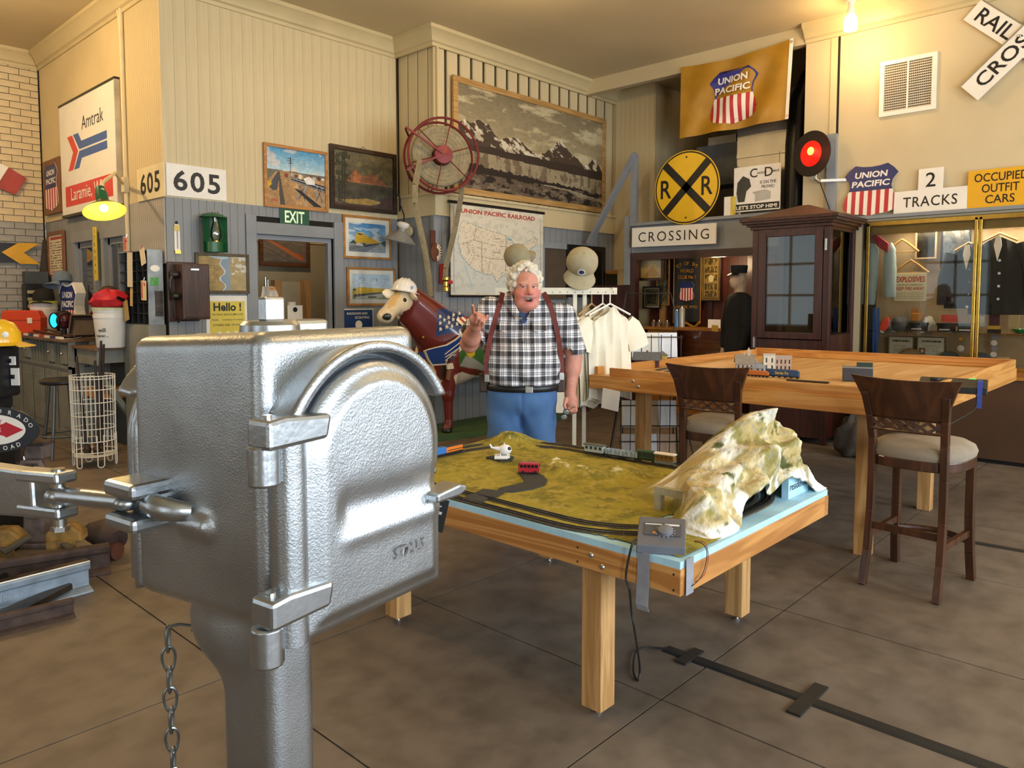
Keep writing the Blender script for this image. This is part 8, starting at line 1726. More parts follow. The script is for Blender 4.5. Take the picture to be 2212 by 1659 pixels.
sdf_obj('coat',f_coat,(-.36,-.2,.68 * zs),(.36,.2,1.58 * zs),.013,M('navy_serge','#14161d',.85,var=.15),MN)
MB().lathe([(0,1.86),(.095,1.855),(.10,1.84),(.092,1.79),(.09,1.765)],22,m=Matrix.Diagonal((zs,zs,zs,1))).build('cap',M('navy_serge','#14161d'),MN,smooth=40); MB().sheet(lambda u,v: ((.088 + .05 * v) * zs * math.cos(math.pi * (1.15 + .7 * u)),(.088 + .05 * v) * zs * math.sin(math.pi * (1.15 + .7 * u)),(1.77 - .03 * v) * zs),10,3,(0,0,-.004)).build('cap_peak',m_black,MN,smooth=True)
for s in (-1,1):
    for k in range(2): MB().ball((s * .285 * zs,-.06,(.97 + .035 * k) * zs),.010,8,6).build('cuff_button',m_brass,MN)
MB().cyl((0,0,.02),(0,0,.75),.02,n=10).build('stand_pole',m_chrome,MN); MB().cyl((0,0,0),(0,0,.02),.2,n=24).build('stand_base',m_chrome,MN); cboxp('yellow_card',M('card_yellow','#d9b04a',.6),MN,(-.40,-.16,1.14),(-.22,-.155,1.22))
# ---- mahogany glazed cabinet
KX0,KX1 = 8.02,8.78; ky0 = float(onx(1792,600,KX0)[1]); ky1 = float(onx(1624,600,KX0)[1]); kz = float(onx(1720,492,KX0)[2]); KB = thing('glazed_cabinet','tall dark mahogany cabinet with glass door and hipped top beside the display case','cabinet',(KX0,(ky0 + ky1) / 2,0),XF); kw = ky1 - ky0; kd = KX1 - KX0; gz0,gz1 = float(onx(1700,718,KX0)[2]),float(onx(1700,500,KX0)[2])
for x_ in (-kw / 2,kw / 2 - .07):
    for y_ in (0,kd - .07): cboxp('corner_post',m_mahg,KB,(x_,y_,0),(x_ + .07,y_ + .07,kz),.006)
cboxp('lower_panel',m_mahg,KB,(-kw / 2 + .07,.015,.06),(kw / 2 - .07,.035,gz0 - .08)); cboxp('side_panel',m_mahg,KB,(kw / 2 - .035,.07,.06),(kw / 2 - .015,kd - .07,gz0 - .02)); cboxp('side_panel',m_mahg,KB,(-kw / 2 + .015,.07,.06),(-kw / 2 + .035,kd - .07,gz0 - .02)); cboxp('back_panel',M('cabinet_back','#4a3a2a',.6,var=.1),KB,(-kw / 2 + .07,kd - .03,.06),(kw / 2 - .07,kd - .01,kz)); cboxp('floor_board',m_mahg,KB,(-kw / 2 + .04,.04,gz0 - .06),(kw / 2 - .04,kd - .04,gz0 - .03)); cboxp('top_rail',m_mahg,KB,(-kw / 2 + .07,.0,gz1),(kw / 2 - .07,.05,kz)); cboxp('side_rail',m_mahg,KB,(kw / 2 - .05,.07,gz1),(kw / 2,kd - .07,kz))
dr = MB().box((-kw / 2 + .075,-.01,gz0 - .07),(-kw / 2 + .16,.03,gz1)).box((kw / 2 - .16,-.01,gz0 - .07),(kw / 2 - .075,.03,gz1)).box((-kw / 2 + .16,-.01,gz0 - .07),(kw / 2 - .16,.03,gz0)).box((-kw / 2 + .16,-.01,gz1 - .05),(kw / 2 - .16,.03,gz1)).build('door',m_mahg,KB,bevel=.004); cboxp('door_glass',glass('cabinet_glass',(.7,.72,.68),.0),dr,(-kw / 2 + .16,.008,gz0),(kw / 2 - .16,.014,gz1 - .05)); cboxp('side_glass',glass('cabinet_glass'),KB,(kw / 2 - .03,.07,gz0),(kw / 2 - .024,kd - .07,gz1))
for z_ in (gz0 - .18,gz1 - .22): MB().cyl(((-kw / 2 + .04) if z_ < gz0 else (kw / 2 - .045),-.012,z_),((-kw / 2 + .04) if z_ < gz0 else (kw / 2 - .045),-.012,z_ + .12),.012,n=8).build('hinge',m_chrome,KB)
e = .06
for k,(a,z_) in enumerate(((.02,kz),(.05,kz + .035),(.09,kz + .06),(.11,kz + .085))): cboxp('cornice',m_mahgY,KB,(-kw / 2 - a,-a,z_),(kw / 2 + a,kd + .02,z_ + .036),.004)
zc2 = kz + .12; MB().add([(-kw / 2 - .11,-.11,zc2),(kw / 2 + .11,-.11,zc2),(kw / 2 + .11,kd + .02,zc2),(-kw / 2 - .11,kd + .02,zc2),(-.05,kd * .5,zc2 + .16),(.05,kd * .5,zc2 + .16)],[(0,1,5,4),(1,2,5),(2,3,4,5),(3,0,4),(0,3,2,1)]).build('hipped_top',M('dusty_mahogany','#5a4438',.6,var=.08),KB)
# ---- brass-framed display case
DY0,DY1,DZ0,DZ1 = -.25,2.84,.85,float(onx(2100,470,XE)[2]); DC = thing('display_case','long brass-framed glass display case built into the cream wall','display case',(XE - .01,(DY0 + DY1) / 2,0),XF); dw = DY1 - DY0; pd = .36
m_tan = M('tan_linen','#a08a6a',.8,var=.05); ymid = float(onx(2111,600,XE)[1]); xm = (DY0 + DY1) / 2 - ymid
cboxp('back_panel',m_tan,DC,(-dw / 2,pd,DZ0),(dw / 2,pd + .02,DZ1)); cboxp('bottom',m_tan,DC,(-dw / 2,.0,DZ0 - .03),(dw / 2,pd,DZ0)); cboxp('top',m_tan,DC,(-dw / 2,.0,DZ1),(dw / 2,pd,DZ1 + .03))
for x_ in (-dw / 2,xm - .035,xm + .004,dw / 2 - .03): cboxp('brass_post',m_brass,DC,(x_,-.03,DZ0),(x_ + .032,0,DZ1),.004)
for lo,hi in (((-dw / 2,-.03,DZ1 - .03),(dw / 2,0,DZ1 + .02)),((-dw / 2,-.03,DZ0 - .02),(dw / 2,0,DZ0 + .015))): cboxp('brass_rail',m_brass,DC,lo,hi,.004)
for a,b2 in ((-dw / 2 + .032,xm - .035),(xm + .036,dw / 2 - .03)): cboxp('glass_pane',glass('display_glass',(.97,.98,.97),-.015),DC,(a,-.018,DZ0),(b2,-.013,DZ1 - .03))
cboxp('end_panel',m_dark,DC,(-dw / 2 - .02,0,DZ0),(-dw / 2,pd,DZ1)); cboxp('end_panel',m_dark,DC,(dw / 2,0,DZ0),(dw / 2 + .02,pd,DZ1)); cboxp('shelf',glass('shelf_glass',(.85,.9,.88),.2),DC,(-dw / 2,.06,1.19),(dw / 2,pd,1.20)); cboxp('light_rail',M('case_rail','#8a7440',.4,.4),DC,(-dw / 2,.02,DZ1 - .12),(dw / 2,.06,DZ1 - .03))
area_light('display_case_light',(XE + .15,1.3,DZ1 - .06),(0,0,0),.1,2.6,22,(1,.82,.58))
BC = thing('base_cabinet','brown panelled base under the display case with honey-coloured top ledge','cabinet',(8.21,.72,0),XF); bw2 = 1.95; cboxp('front_panel',M('brown_panel','#4b331f',.5,var=.08,scale=2),BC,(-bw2,0,.04),(bw2,.03,.80)); cboxp('ledge_top',m_oakx,BC,(-bw2 - .01,-.02,.80),(bw2 + .01,XE - 8.21 - .04,.83),.004); cboxp('toe_board',m_black,BC,(-bw2,.03,0),(bw2,.05,.10)); cboxp('end_panel',M('brown_panel','#4b331f'),BC,(-bw2,.03,.0),(-bw2 + .03,XE - 8.21 - .05,.80))
# contents
XI = XE + .12
def item(name,label,cat,px,py,X=None,rz=XF,grp=None): q = onx(px,py,X or XI); return thing(name,label,cat,(float(q[0]),float(q[1]),float(q[2])),rz,grp)
def sz(px0,px1,X): return float(abs(onx(px0,600,X)[1] - onx(px1,600,X)[1]))
t = item('quilted_jacket','pale blue quilted jacket with red collar hanging in the display case','jacket',1903,520,XI); m_q = M('pale_quilt','#9fb3b6',.8,var=.05)
for s,x0,ln,wd in ((-1,-.085,.68,.085),(1,.10,.60,.065)):
    n_ = 25; MB().tube([(x0 + .025 * s * (k / n_),-.03,-.03 - ln * k / n_) for k in range(n_ + 1)],[wd * np.interp(k / n_,[0,.12,.5,1],[.45,.95,1.05,.9]) * (1 - .07 * (abs(math.sin(math.pi * k / 5)) < .15)) for k in range(n_ + 1)],18,flat=.62,up=(0,1,0)).build('quilted_panel',m_q,t,smooth=50)
MB().prism([(-.06,.02),(.02,-.09),(.10,-.14),(.10,-.04),(-.02,.06)],-.09,-.03).build('collar',M('collar_red','#8f1f30',.7),t); MB().tube([(0,-.03,0),(0,-.03,.10)],.004,5).build('hanger_hook',m_chrome,t)
def wood_hanger(label,px,py,w):
    t = item('coat_hanger',label,'hanger',px,py,XI + .08,XF); MB().tube([(-w / 2,0,-.14),(-w * .2,0,-.05),(0,0,0),(w * .2,0,-.05),(w / 2,0,-.14)],.012,8).build('shoulder',wood('hanger_wood','#c49a5e','#a87c42',0,.4),t,smooth=True); MB().cyl((-w / 2,0,-.135),(w / 2,0,-.135),.006,n=6).build('bar',wood('hanger_wood','',''),t); MB().tube([(0,0,0),(0,0,.05),(.02,0,.08),(.0,0,.10)],.004,5).build('hook',m_chrome,t)
wood_hanger('pale wooden coat hanger at the top of the display case',1949,517,.34); wood_hanger('brown wooden coat hanger above the explosives sign',1968,562,.36)
loc,w,h,rz = rect4('x',XI + .06,(1932,590),(2003,590),(1932,650),(2000,651)); t = thing('explosives_sign','cream explosives warning placard with red lettering in the display case','sign',loc,rz); cboxp('placard',M('placard_cream','#d9cda8',.6,var=.05),t,(-w / 2,-.006,0),(w / 2,0,h),.004); m_rl = M('red_lettering','#b02a22',.5,var=0); letters('EXPLOSIVES',t,m_rl,0,h * .78,-.0068,w=w * .9,h=h * .2,bold=.03); letters('HANDLE CAREFULLY',t,m_letblack,0,h * .58,-.0068,w=w * .8,h=h * .05); letters('KEEP FIRE AWAY',t,m_rl,0,h * .45,-.0068,w=w * .88,h=h * .12,bold=.02)
for k in range(4): letters('IN CASE OF FIRE OR ACCIDENT KEEP CLEAR',t,m_letblack,0,h * (.30 - .07 * k),-.0068,w=w * .86,h=h * .022)
for lbl,cs,sd in (('left framed railroad certificate below the shelf in the display case',((1919,725),(1977,726),(1919,770),(1975,770)),3),('right framed certificate with small portrait below the shelf in the display case',((1982,727),(2045,727),(1980,770),(2043,771)),5)):
    c = Canvas(50,38,'#cfd0b8'); c.scribble(.14,.72,.86,.86,1,'#4a4a3c',sd,.8,.7); c.scribble(.2,.2,.8,.6,4,'#7d7c68',sd + 1,.5,.3)
    if sd == 5: c.rect(.05,.06,.28,.42,'#6b5a44'); c.ell(.17,.24,.06,.1,'#d9c8a8')
    framed('certificate',lbl,'certificate','x',XI + .14,cs,.012,m_brassf,c)
for lbl,cs,cc,fm_ in (('dark framed photograph behind the wooden coat hanger',((1980,500),(2026,497),(1977,560),(2024,560)),'#5a5448',m_tan),('framed black and white engine print near the middle brass post',((2036,497),(2100,491),(2030,580),(2095,578)),'#c4c4bc',m_black)):
    c = Canvas(40,48,cc); c.mask(fbm(c.u,c.v,7,4) > .55,'#3a3832' if cc == '#5a5448' else '#6d6d68',.7); c.scribble(.1,.05,.9,.3,5,'#44443c',4,.5,.35); framed('case_print',lbl,'picture','x',XI + .18,cs,.018,fm_,c)
def coat(label,px,py,w,ln,col,lapel=None,X=XI + .06):
    t = item('uniform_coat',label,'coat',px,py,X,XF); m = M('coat' + col,col,.85,var=.1)
    def fn(u,v): x = (u - .5) * 2; return (x * w / 2 * (.72 + .28 * min(1,v * 3)),-.07 * (1 - x * x) + .01 * math.sin(14 * x),-.10 * abs(x) * (1 - v) - ln * v)
    MB().grid(fn,16,12).build('coat_body',m,t,smooth=True)
    for s in (-1,1): MB().tube([(s * w * .36,-.02,-.08),(s * w * .52,-.03,-.35),(s * w * .54,-.05,-.62)],[.06,.055,.045],10).build('sleeve',m,t,smooth=True)
    for k in range(4): MB().lathe([(0,.0),(.014,0)],10,m=Matrix.Translation((.02,-.078,-.25 - .13 * k)) @ Matrix.Rotation(math.pi / 2,4,'X')).build('button',m_chrome,t)
    MB().tube([(-w * .3,0,-.05),(0,0,.03),(w * .3,0,-.05)],.012,8).build('hanger',m_cardb,t); MB().tube([(0,0,.03),(0,0,.10)],.004,5).build('hook',m_chrome,t)
    if lapel: MB().prism([(-.02,.0),(.02,.0),(.035,-.10),(0,-.26),(-.035,-.10)],-.085,-.078).build('shirt_front',m_white,t)
    return t
coat('dark uniform coat left of the middle brass post in the display case',2093,530,.42,.66,'#1b1c1e',True); coat('dark coat with patches in the right bay of the display case',2160,510,.52,.80,'#1d1f21',True)
t = item('pennant_board','dark red and mustard diamond board in the right bay of the display case','board',2195,640,XI + .10); 
for P,m in (([(-.16,-.12),(.16,-.12),(0,.02)],M('mustard','#8a6a22',.6)),([(-.16,.16),(0,.02),(.16,.16)],M('mustard','#8a6a22')),([(-.16,-.12),(0,.02),(-.16,.16)],M('maroon','#4a1c24',.6)),([(.16,-.12),(.16,.16),(0,.02)],M('maroon','#4a1c24'))): MB().prism(P,-.01,0).build('painted_quarter',m,t)
# gloves, caps, mugs, books on the shelf
ZS = 1.201
def onshelf(px,z=ZS,X=XI + .05): return (X,float(onx(px,700,X)[1]),z)
for lbl,px,col,sc_,sd in (('grey plaid gloves on the display case shelf',1945,'#5a5a5c',(.09,.10,.09),3),('grey knit hat on the display case shelf',1916,'#4b4e50',(.06,.07,.07),5),('crumpled white cloth at the back of the display case shelf',2006,'#c9c4b4',(.06,.09,.09),7)):
    tag(crumple('gloves' if 'gloves' in lbl else ('knit_hat' if 'hat' in lbl else 'cloth'),'','',onshelf(px,ZS + .001,XI + (.05 if 'white' not in lbl else .13)),(sc_[1],sc_[0],sc_[2]),M('fabric' + col,col,.9,var=.1),sd,.2),lbl,'garment')
p = onshelf(1978,ZS + .001,XI + .06); t = thing('leather_glove','orange leather work glove standing on the display case shelf','glove',p,XF); m_lg = M('orange_leather','#c07a22',.7,var=.1); cboxp('palm',m_lg,t,(-.045,-.02,.10),(.045,.02,.20),.015); 
for k in range(4): MB().tube([(-.033 + .022 * k,0,.19),(-.036 + .024 * k,-.005,.26 - .012 * abs(k - 1.3))],[.012,.009],8).build('finger',m_lg,t,smooth=True)
MB().tube([(.045,0,.13),(.075,0,.19)],[.014,.010],8).build('thumb',m_lg,t,smooth=True); cboxp('gauntlet',M('dark_cuff','#1e1d1f',.7),t,(-.06,-.03,0),(.06,.03,.11),.015)
for lbl,px,r in (('black conductor cap with silver braid on the display case shelf',1985,.085),('black conductor cap with silver badge right of the glove',2045,.085),('black conductor cap beside the middle brass post',2088,.08)):
    t = thing('conductor_cap',lbl,'cap',onshelf(px,ZS + .001,XI - .04),XF,'conductor caps on the shelf'); MB().lathe([(r,0),(r,.05),(r * 1.12,.085),(r * 1.1,.095),(0,.10)],20).build('crown',M('cap_black','#151517',.6),t,smooth=35); MB().sheet(lambda u,v: ((r + .05 * v) * math.cos(math.pi * (1.15 + .7 * u)),(r + .05 * v) * math.sin(math.pi * (1.15 + .7 * u)),.014 - .012 * v),10,3,(0,0,.004)).build('peak',m_black,t,smooth=True); cboxp('badge',m_chrome,t,(-.05,-r - .004,.022),(.05,-r + .012,.036))
t = tag(cboxp('orange_sign_card',M('card_orange','#d9483a',.5),None,(-.075,-.004,0),(.075,.004,.075)),'bright orange card on the display case shelf','card'); t.location = onshelf(2050,ZS + .108,XI - .02); t.rotation_euler = (0,0,XF)
for lbl,px,w,h,d,col,z in (('tan upright book with star at the right of the display case shelf',2190,.09,.19,.03,'#b59a6c',ZS),('maroon ticket book behind the yellow box on the shelf',2148,.09,.16,.03,'#4d1f2b',ZS + .075),('small yellow box on the dark box of the shelf',2148,.10,.035,.06,'#c9a03a',ZS + .04),('dark box under the yellow box on the shelf',2148,.11,.038,.08,'#1d1c1c',ZS),('cream name card beside the brass post on the shelf',2110,.13,.07,.01,'#bfae84',ZS + .10)):
    o = tag(cboxp('book' if 'book' in lbl else ('card' if 'card' in lbl else 'box'),M('shelfitem' + col,col,.6,var=.06),None,(-w / 2,-d / 2,0),(w / 2,d / 2,h),.002),lbl,'book' if 'book' in lbl else ('card' if 'card' in lbl else 'box')); o.location = onshelf(px,z + .001,XI + (.02 if 'maroon' not in lbl else .08)); o.rotation_euler = (0,0,XF)
# counter things below: caps, plates, lanyard, hook, green dish
cap('grey-green cap at the bottom of the display case',(XI + .08,float(onx(2050,790,XI + .08)[1]),DZ0 + .002),XF + .4,'#4b4f4a',(0,0),None,1.1); cap('blue-grey cap at the bottom of the right bay of the display case',(XI + .08,float(onx(2118,790,XI + .08)[1]),DZ0 + .002),XF - .3,'#5d6873',(0,0),None,1.1); cap('tan cap at the bottom left of the display case',(XI + .12,float(onx(1965,790,XI + .12)[1]),DZ0 + .002),XF,'#9a7f5c',(0,0),None,1.2)
for lbl,px,py,r,cc in (('round white badge pinned in the display case',2075,753,.035,m_white),('small round gold badge pinned in the display case',2076,732,.025,m_brass)): t = tag(MB().lathe([(0,.008),(r * .8,.008),(r,0)],18,m=Matrix.Rotation(math.pi / 2,4,'X')).build('pin_badge',cc,None,tuple(onx(px,py,XE - .01 + pd - .001)),(0,0,XF)),lbl,'badge')
q = onx(2148,745,XI + .1); t = thing('badge_string','string of small round badges hanging in the right bay of the display case','badges',tuple(q),XF); MB().tube([(0,0,.12),(0,0,-.14)],.002,5).build('string',m_black,t)
for k in range(4): MB().lathe([(0,.004),(.028,.004),(.03,0)],14,m=Matrix.Translation((.004 * (-1) ** k,0,.08 - .06 * k)) @ Matrix.Rotation(math.pi / 2,4,'X')).build('badge',m_white if k % 2 else M('badge_grey','#8a8f93',.4),t)
t = item('lanyard','blue lettered lanyard hanging at the left of the display case','lanyard',1893,665,XI - .05); m_lan = M('lanyard_blue','#2b5fae',.6,var=.1,scale=60); 
for x_ in (-.022,.022): MB().box((x_ - .016,-.002,-.52),(x_ + .016,.002,0),Matrix.Rotation(.02 * (1 if x_ > 0 else -1),4,'Y')).build('ribbon',m_lan,t)
t = item('orange_paddle','fluorescent orange oval paddle beside the blue lanyard','paddle',1912,700,XI - .06); MB().ball((0,0,0),(.045,.01,.085),16,10,Matrix.Rotation(.35,3,'Y')).build('disc',M('fluo_orange','#f0492a',.5),t,smooth=True); MB().box((-.02,-.008,-.10),(.02,.008,-.08),Matrix.Rotation(.35,4,'Y')).build('clip',m_white,t)
t = tag(MB().lathe([(0,.0),(.06,.005),(.10,.035),(.11,.05),(.104,.05),(.09,.03)],24).build('green_glass_dish',M('green_glass','#1f9a55',.15,var=.0,spec=.8),None,onshelf(2215,ZS + .001,XI - .03),smooth=40),'green glass dish at the right edge of the display case shelf','dish')
t = item('outlet_plate','cream outlet plate with plug and cord in the display case','outlet',2166,790,XE - .01 + pd - .002); cboxp('plate',M('plate_cream','#c9b98c',.5),t,(-.06,-.01,-.08),(.06,0,.09),.003); MB().ball((.02,-.02,.05),.016,10,8).build('plug',m_black,t); MB().tube([(.02,-.03,.05),(.10,-.05,.02),(.25,-.06,-.03)],.004,6).build('cord',M('grey_cord','#8a7f6a',.6),t,smooth=True)
# ================================================================== ABOVE THE CASES
LG = structure(MB().box((XE - .10,YS,2.43),(XE,3.18,2.465)).build('trim_10',m_trimgrey)); ZG = 2.466
yy = lambda px,X=XE - .05: float(onx(px,420,X)[1])
t = thing('shield_sign','large metal railroad shield sign leaning on the ledge above the cabinet','sign',(XE - .06,yy(1879),ZG),XF,rot=(math.radians(-5),0,XF)); shield(t,.56,.55,0,.006,0,.016,7,.48)
t = thing('tracks_sign','white two tracks sign with raised number tab on the ledge','sign',(XE - .06,yy(2009),ZG),XF,rot=(math.radians(-4),0,XF)); wt = yy(1930) - yy(2088); ht = .235; MB().prism([(-wt / 2,0),(wt / 2,0),(wt / 2,ht),(wt * .17,ht),(wt * .17,ht + .22),(-wt * .17,ht + .22),(-wt * .17,ht),(-wt / 2,ht)],-.006,0).build('plate',m_white,t); letters('2',t,m_letblack,0,ht + .10,-.0075,h=.15,bold=.006); letters('TRACKS',t,m_letblack,0,ht * .48,-.0075,w=wt * .74,h=ht * .46,bold=.006,spacing=1.1)
wy = yy(2090) - yy(2235); t = thing('outfit_cars_sign','yellow occupied outfit cars sign on the ledge at the right','sign',(XE - .06,yy(2090) - wy / 2,ZG),XF,rot=(math.radians(-3),0,XF)); cboxp('plate',M('sign_yellow','#e0a81c',.4,var=.03),t,(-wy / 2,-.006,0),(wy / 2,0,.38),.003)
for s,z_,f_ in (('OCCUPIED',.30,.80),('OUTFIT',.19,.56),('CARS',.08,.44)): letters(s,t,m_letblack,-.0,z_,-.0075,w=wy * f_,h=.085,bold=.01)
# crossbuck
q = onx(2212,90,XE - .02); t = thing('crossbuck_sign','white railroad crossbuck sign high on the cream wall','sign',(XE - .015,float(q[1]),float(q[2])),XF); 
def blade(nm,ang,y,txt,Ln=1.22,Wd=.23):
    R_ = Matrix.Rotation(-ang,4,'Y'); MB().box((-Ln / 2,y,-Wd / 2),(Ln / 2,y + .02,Wd / 2),R_).build(nm,m_white,t,bevel=.003); MB().box((-Ln / 2,y - .004,Wd / 2 - .012),(Ln / 2,y,Wd / 2),R_).build('edge_strip',m_chrome,t)
    for s,x_,w_ in txt: c_,n_ = math.cos(ang),math.sin(ang); letters(s,t,m_letblack,x_ * c_,x_ * n_,y - .002,w=w_,h=.135,rz=ang,bold=.012)
A5 = math.radians(43); blade('blade',-A5,-.02,(('RAIL',-.33,.40),('ROAD',.33,.42))); blade('blade',A5,-.045,(('CROSSING',0,1.0),))
for x_,z_ in ((-.03,.05),(.03,-.05)): MB().ball((x_,-.05,z_),.016,10,8).build('bolt',m_chrome,t)
# wall vent: each slat a piece
loc,w,h,rz = rect4('x',XE - .001,(1905,134),(2027,112),(1897,254),(2021,236)); t = thing('wall_vent','white louvred return air vent on the cream wall','vent',loc,rz); fb = .045
MB().prism([(-w / 2,0),(w / 2,0),(w / 2 - fb,fb),(-w / 2 + fb,fb)],-.02,0).prism([(w / 2,0),(w / 2,h),(w / 2 - fb,h - fb),(w / 2 - fb,fb)],-.02,0).prism([(w / 2,h),(-w / 2,h),(-w / 2 + fb,h - fb),(w / 2 - fb,h - fb)],-.02,0).prism([(-w / 2,h),(-w / 2,0),(-w / 2 + fb,fb),(-w / 2 + fb,h - fb)],-.02,0).build('frame',m_white,t)
cboxp('duct_shadow',m_dark,t,(-w / 2 + fb,-.002,fb),(w / 2 - fb,0,h - fb)); cboxp('mullion',m_white,t,(-.008,-.018,fb),(.008,-.004,h - fb)); ns = 19; sm = MB().box((-w / 2 + fb,-.012,-.0062),(w / 2 - fb,-.004,.0062),Matrix.Rotation(math.radians(25),4,'X')).mesh('slat',M('vent_slat','#cfc5ae',.5))
for k in range(ns): link('slat',sm,t,(0,0,fb + (h - 2 * fb) * (k + .5) / ns))
vb = MB().box((-.002,-.0045,fb),(.002,-.0025,h - fb)).mesh('cross_bar',M('vent_slat',''))
for k in range(26): link('cross_bar',vb,t,(-w / 2 + fb + (w - 2 * fb) * (k + .5) / 26,0,0))
# bare bulb on the ceiling
q = onz(1838,0,ZCEIL); t = thing('ceiling_bulb','glowing bare bulb in a white socket hanging from the ceiling','light bulb',(8.37,2.92,ZCEIL),0); MB().lathe([(0,0),(.06,0),(.055,-.03),(.03,-.035),(.028,-.10),(.04,-.105),(.042,-.17)],18).build('socket',m_white,t,smooth=35); MB().lathe([(.042,-.17),(.055,-.18),(.06,-.20),(.05,-.215),(.068,-.225),(.07,-.30),(.055,-.325),(0,-.33)],18).build('bulb',emit('bulb_glow','#ffd28a',30),t,smooth=True); bulb_light('visible_bulb_light',(8.37,2.92,ZCEIL - .45),15)
# ---- flag
P4 = [onx(px,py,XE - .04) for px,py in ((1473,146),(1712,84),(1470,300),(1701,258))]
FL = thing('railroad_flag','gold satin flag with railroad shield hanging from the ceiling edge','flag',(XE - .04,float(P4[0][1]),0),XF); fx = lambda p: (float(P4[0][1] - p[1]),float(p[2])); a,b2,c2,d2 = map(fx,P4)
def flagp(u,v):
    x = (a[0] * (1 - u) + b2[0] * u) * (1 - v) + (c2[0] * (1 - u) + d2[0] * u) * v; z = (a[1] * (1 - u) + b2[1] * u) * (1 - v) + (c2[1] * (1 - u) + d2[1] * u) * v; z -= .05 * math.sin(math.pi * u) * (1 - v)
    env = (1 - abs(2 * u - 1) ** 3) * (.35 + .65 * v); y = .030 * env * math.sin(16 * u + 5 * v) + .018 * math.sin(7 * u - 9 * v) * env; return (x,y - .02,z)
m_fl = M('gold_satin','#a87a14',.38,var=.06,spec=.6); MB().grid(flagp,60,36).build('satin',m_fl,FL,smooth=True); MB().grid(lambda u,v: Vector(flagp(.985 + .03 * u,v)) + Vector((0,-.004,0)),3,20).build('header_tape',m_white,FL,smooth=True)
for v in (.04,.96): p = flagp(1.0,v); MB().lathe([(.008,0),(.016,0)],10,m=Matrix.Translation((p[0],p[1] - .006,p[2])) @ Matrix.Rotation(math.pi / 2,4,'X')).build('grommet',m_brass,FL)
FW,FH = abs(b2[0] - a[0]),abs(a[1] - c2[1])
def onflag(me_o,u0,v0,su,sv,off):
    for vv in me_o.data.vertices: u = u0 + vv.co.x * su; v = v0 - vv.co.z * sv; p = flagp(min(max(u,0),1),min(max(v,0),1)); vv.co = (p[0],p[1] - off,p[2])
def gridpoly(P,mat,nm,off,n=26):
    cv = Canvas(n,n,'#000000'); xs_ = [p[0] for p in P]; zs_ = [p[1] for p in P]; x0,x1,z0,z1 = min(xs_),max(xs_),min(zs_),max(zs_); mb = MB()
    for i in range(n):
        A = clip(clip(P,0,-1,-(z0 + (z1 - z0) * i / n)),0,1,z0 + (z1 - z0) * (i + 1) / n)
        if len(A) > 2: mb.prism(A,0,.0)
    o = mb.build(nm,mat,FL); onflag(o,.51,.53,.44,.74,off); return o
Sh = [(px,pz - .5) for px,pz in SHIELD][::-1]; gridpoly(clip(Sh,0,-1,-.0),m_upblue if False else M('flag_blue','#2a2f8a',.45),'blue_field',.003)
for i in range(13):
    x0 = -.5 + i / 13; A = clip(clip(clip(Sh,0,1,.0),-1,0,-x0),1,0,x0 + 1 / 13)
    if len(A) > 2: gridpoly(A,m_upred if i % 2 == 0 else m_upwhite,'stripe',.003,12)
for s,z_,w_ in (('UNION',.31,.62),('PACIFIC',.12,.72)):
    o = letters(s,FL,m_letwhite,0,z_,0,w=w_,h=.13,bold=.03); onflag(o,.51,.53,.44,.74,.032)
# ---- duct, stove pipe, hung poster, round sign, name board, signal lamp
m_galv = M('galvanised_duct','#9a968a',.35,.8,var=.1,scale=3); dy = lambda px,X: float(onx(px,300,X)[1])
t = thing('air_duct','galvanised sheet metal duct behind the hung poster in the alcove','duct',(0,0,0)); X0 = 9.15; yA,yB_ = dy(1593,X0),dy(1722,X0); zA,zB = float(onx(1650,262,X0)[2]),float(onx(1650,470,X0)[2]); xbox('duct_body',m_galv,t,X0,X0 + .45,yB_,yA,max(zB - .1,2.61),zA + .35); xbox('seam_band',m_galv,t,X0 - .02,X0,yB_,yA,float(onx(1650,336,X0)[2]),float(onx(1650,330,X0)[2]) + .01)
X1 = 9.7; xbox('plenum',M('plenum_grey','#63676c',.5,.3),t,X1,X1 + .4,dy(1590,X1) - .3,dy(1505,X1),float(onx(1550,400,X1)[2]),float(onx(1550,312,X1)[2])); xbox('branch_box',M('white_duct','#a89f8c',.5),t,X1,X1 + .4,dy(1590,X1),dy(1530,X1),float(onx(1550,312,X1)[2]),float(onx(1550,295,X1)[2]))
t = thing('stove_pipe','black stove pipe rising through the alcove beside the duct','pipe',(0,0,0)); X2 = 8.98; pth = [(X2 + .12,dy(1712,X2),2.60),(X2 + .12,dy(1712,X2),3.4),(X2 + .14,dy(1716,X2),3.9),(X2 + .3,dy(1728,X2),4.25),(X2 + .5,dy(1740,X2),ZCEIL - .02)]; MB().tube(pth,.13,18).build('pipe',M('black_stove_iron','#171614',.3,.6,var=.1),t,smooth=40); xbox('brown_flue_box',M('flue_brown','#4a3218',.6),t,X2 + .2,X2 + .6,dy(1735,X2) - .1,dy(1705,X2),3.95,4.35)
loc,w,h,rz = rect4('x',8.98,(1585,363),(1685,352),(1586,462),(1688,448)); t = thing('damage_poster','white and black shipping damage poster hanging below the duct','poster',loc,rz); cboxp('sheet',m_paper,t,(-w / 2,-.004,0),(w / 2,0,h)); cboxp('black_band',m_letblack,t,(-w / 2 + .01,-.005,.015),(w / 2 - .01,-.004,h * .17)); letters("LET'S STOP HIM!",t,m_letwhite,0,h * .093,-.006,w=w * .88,h=h * .085,bold=.03)
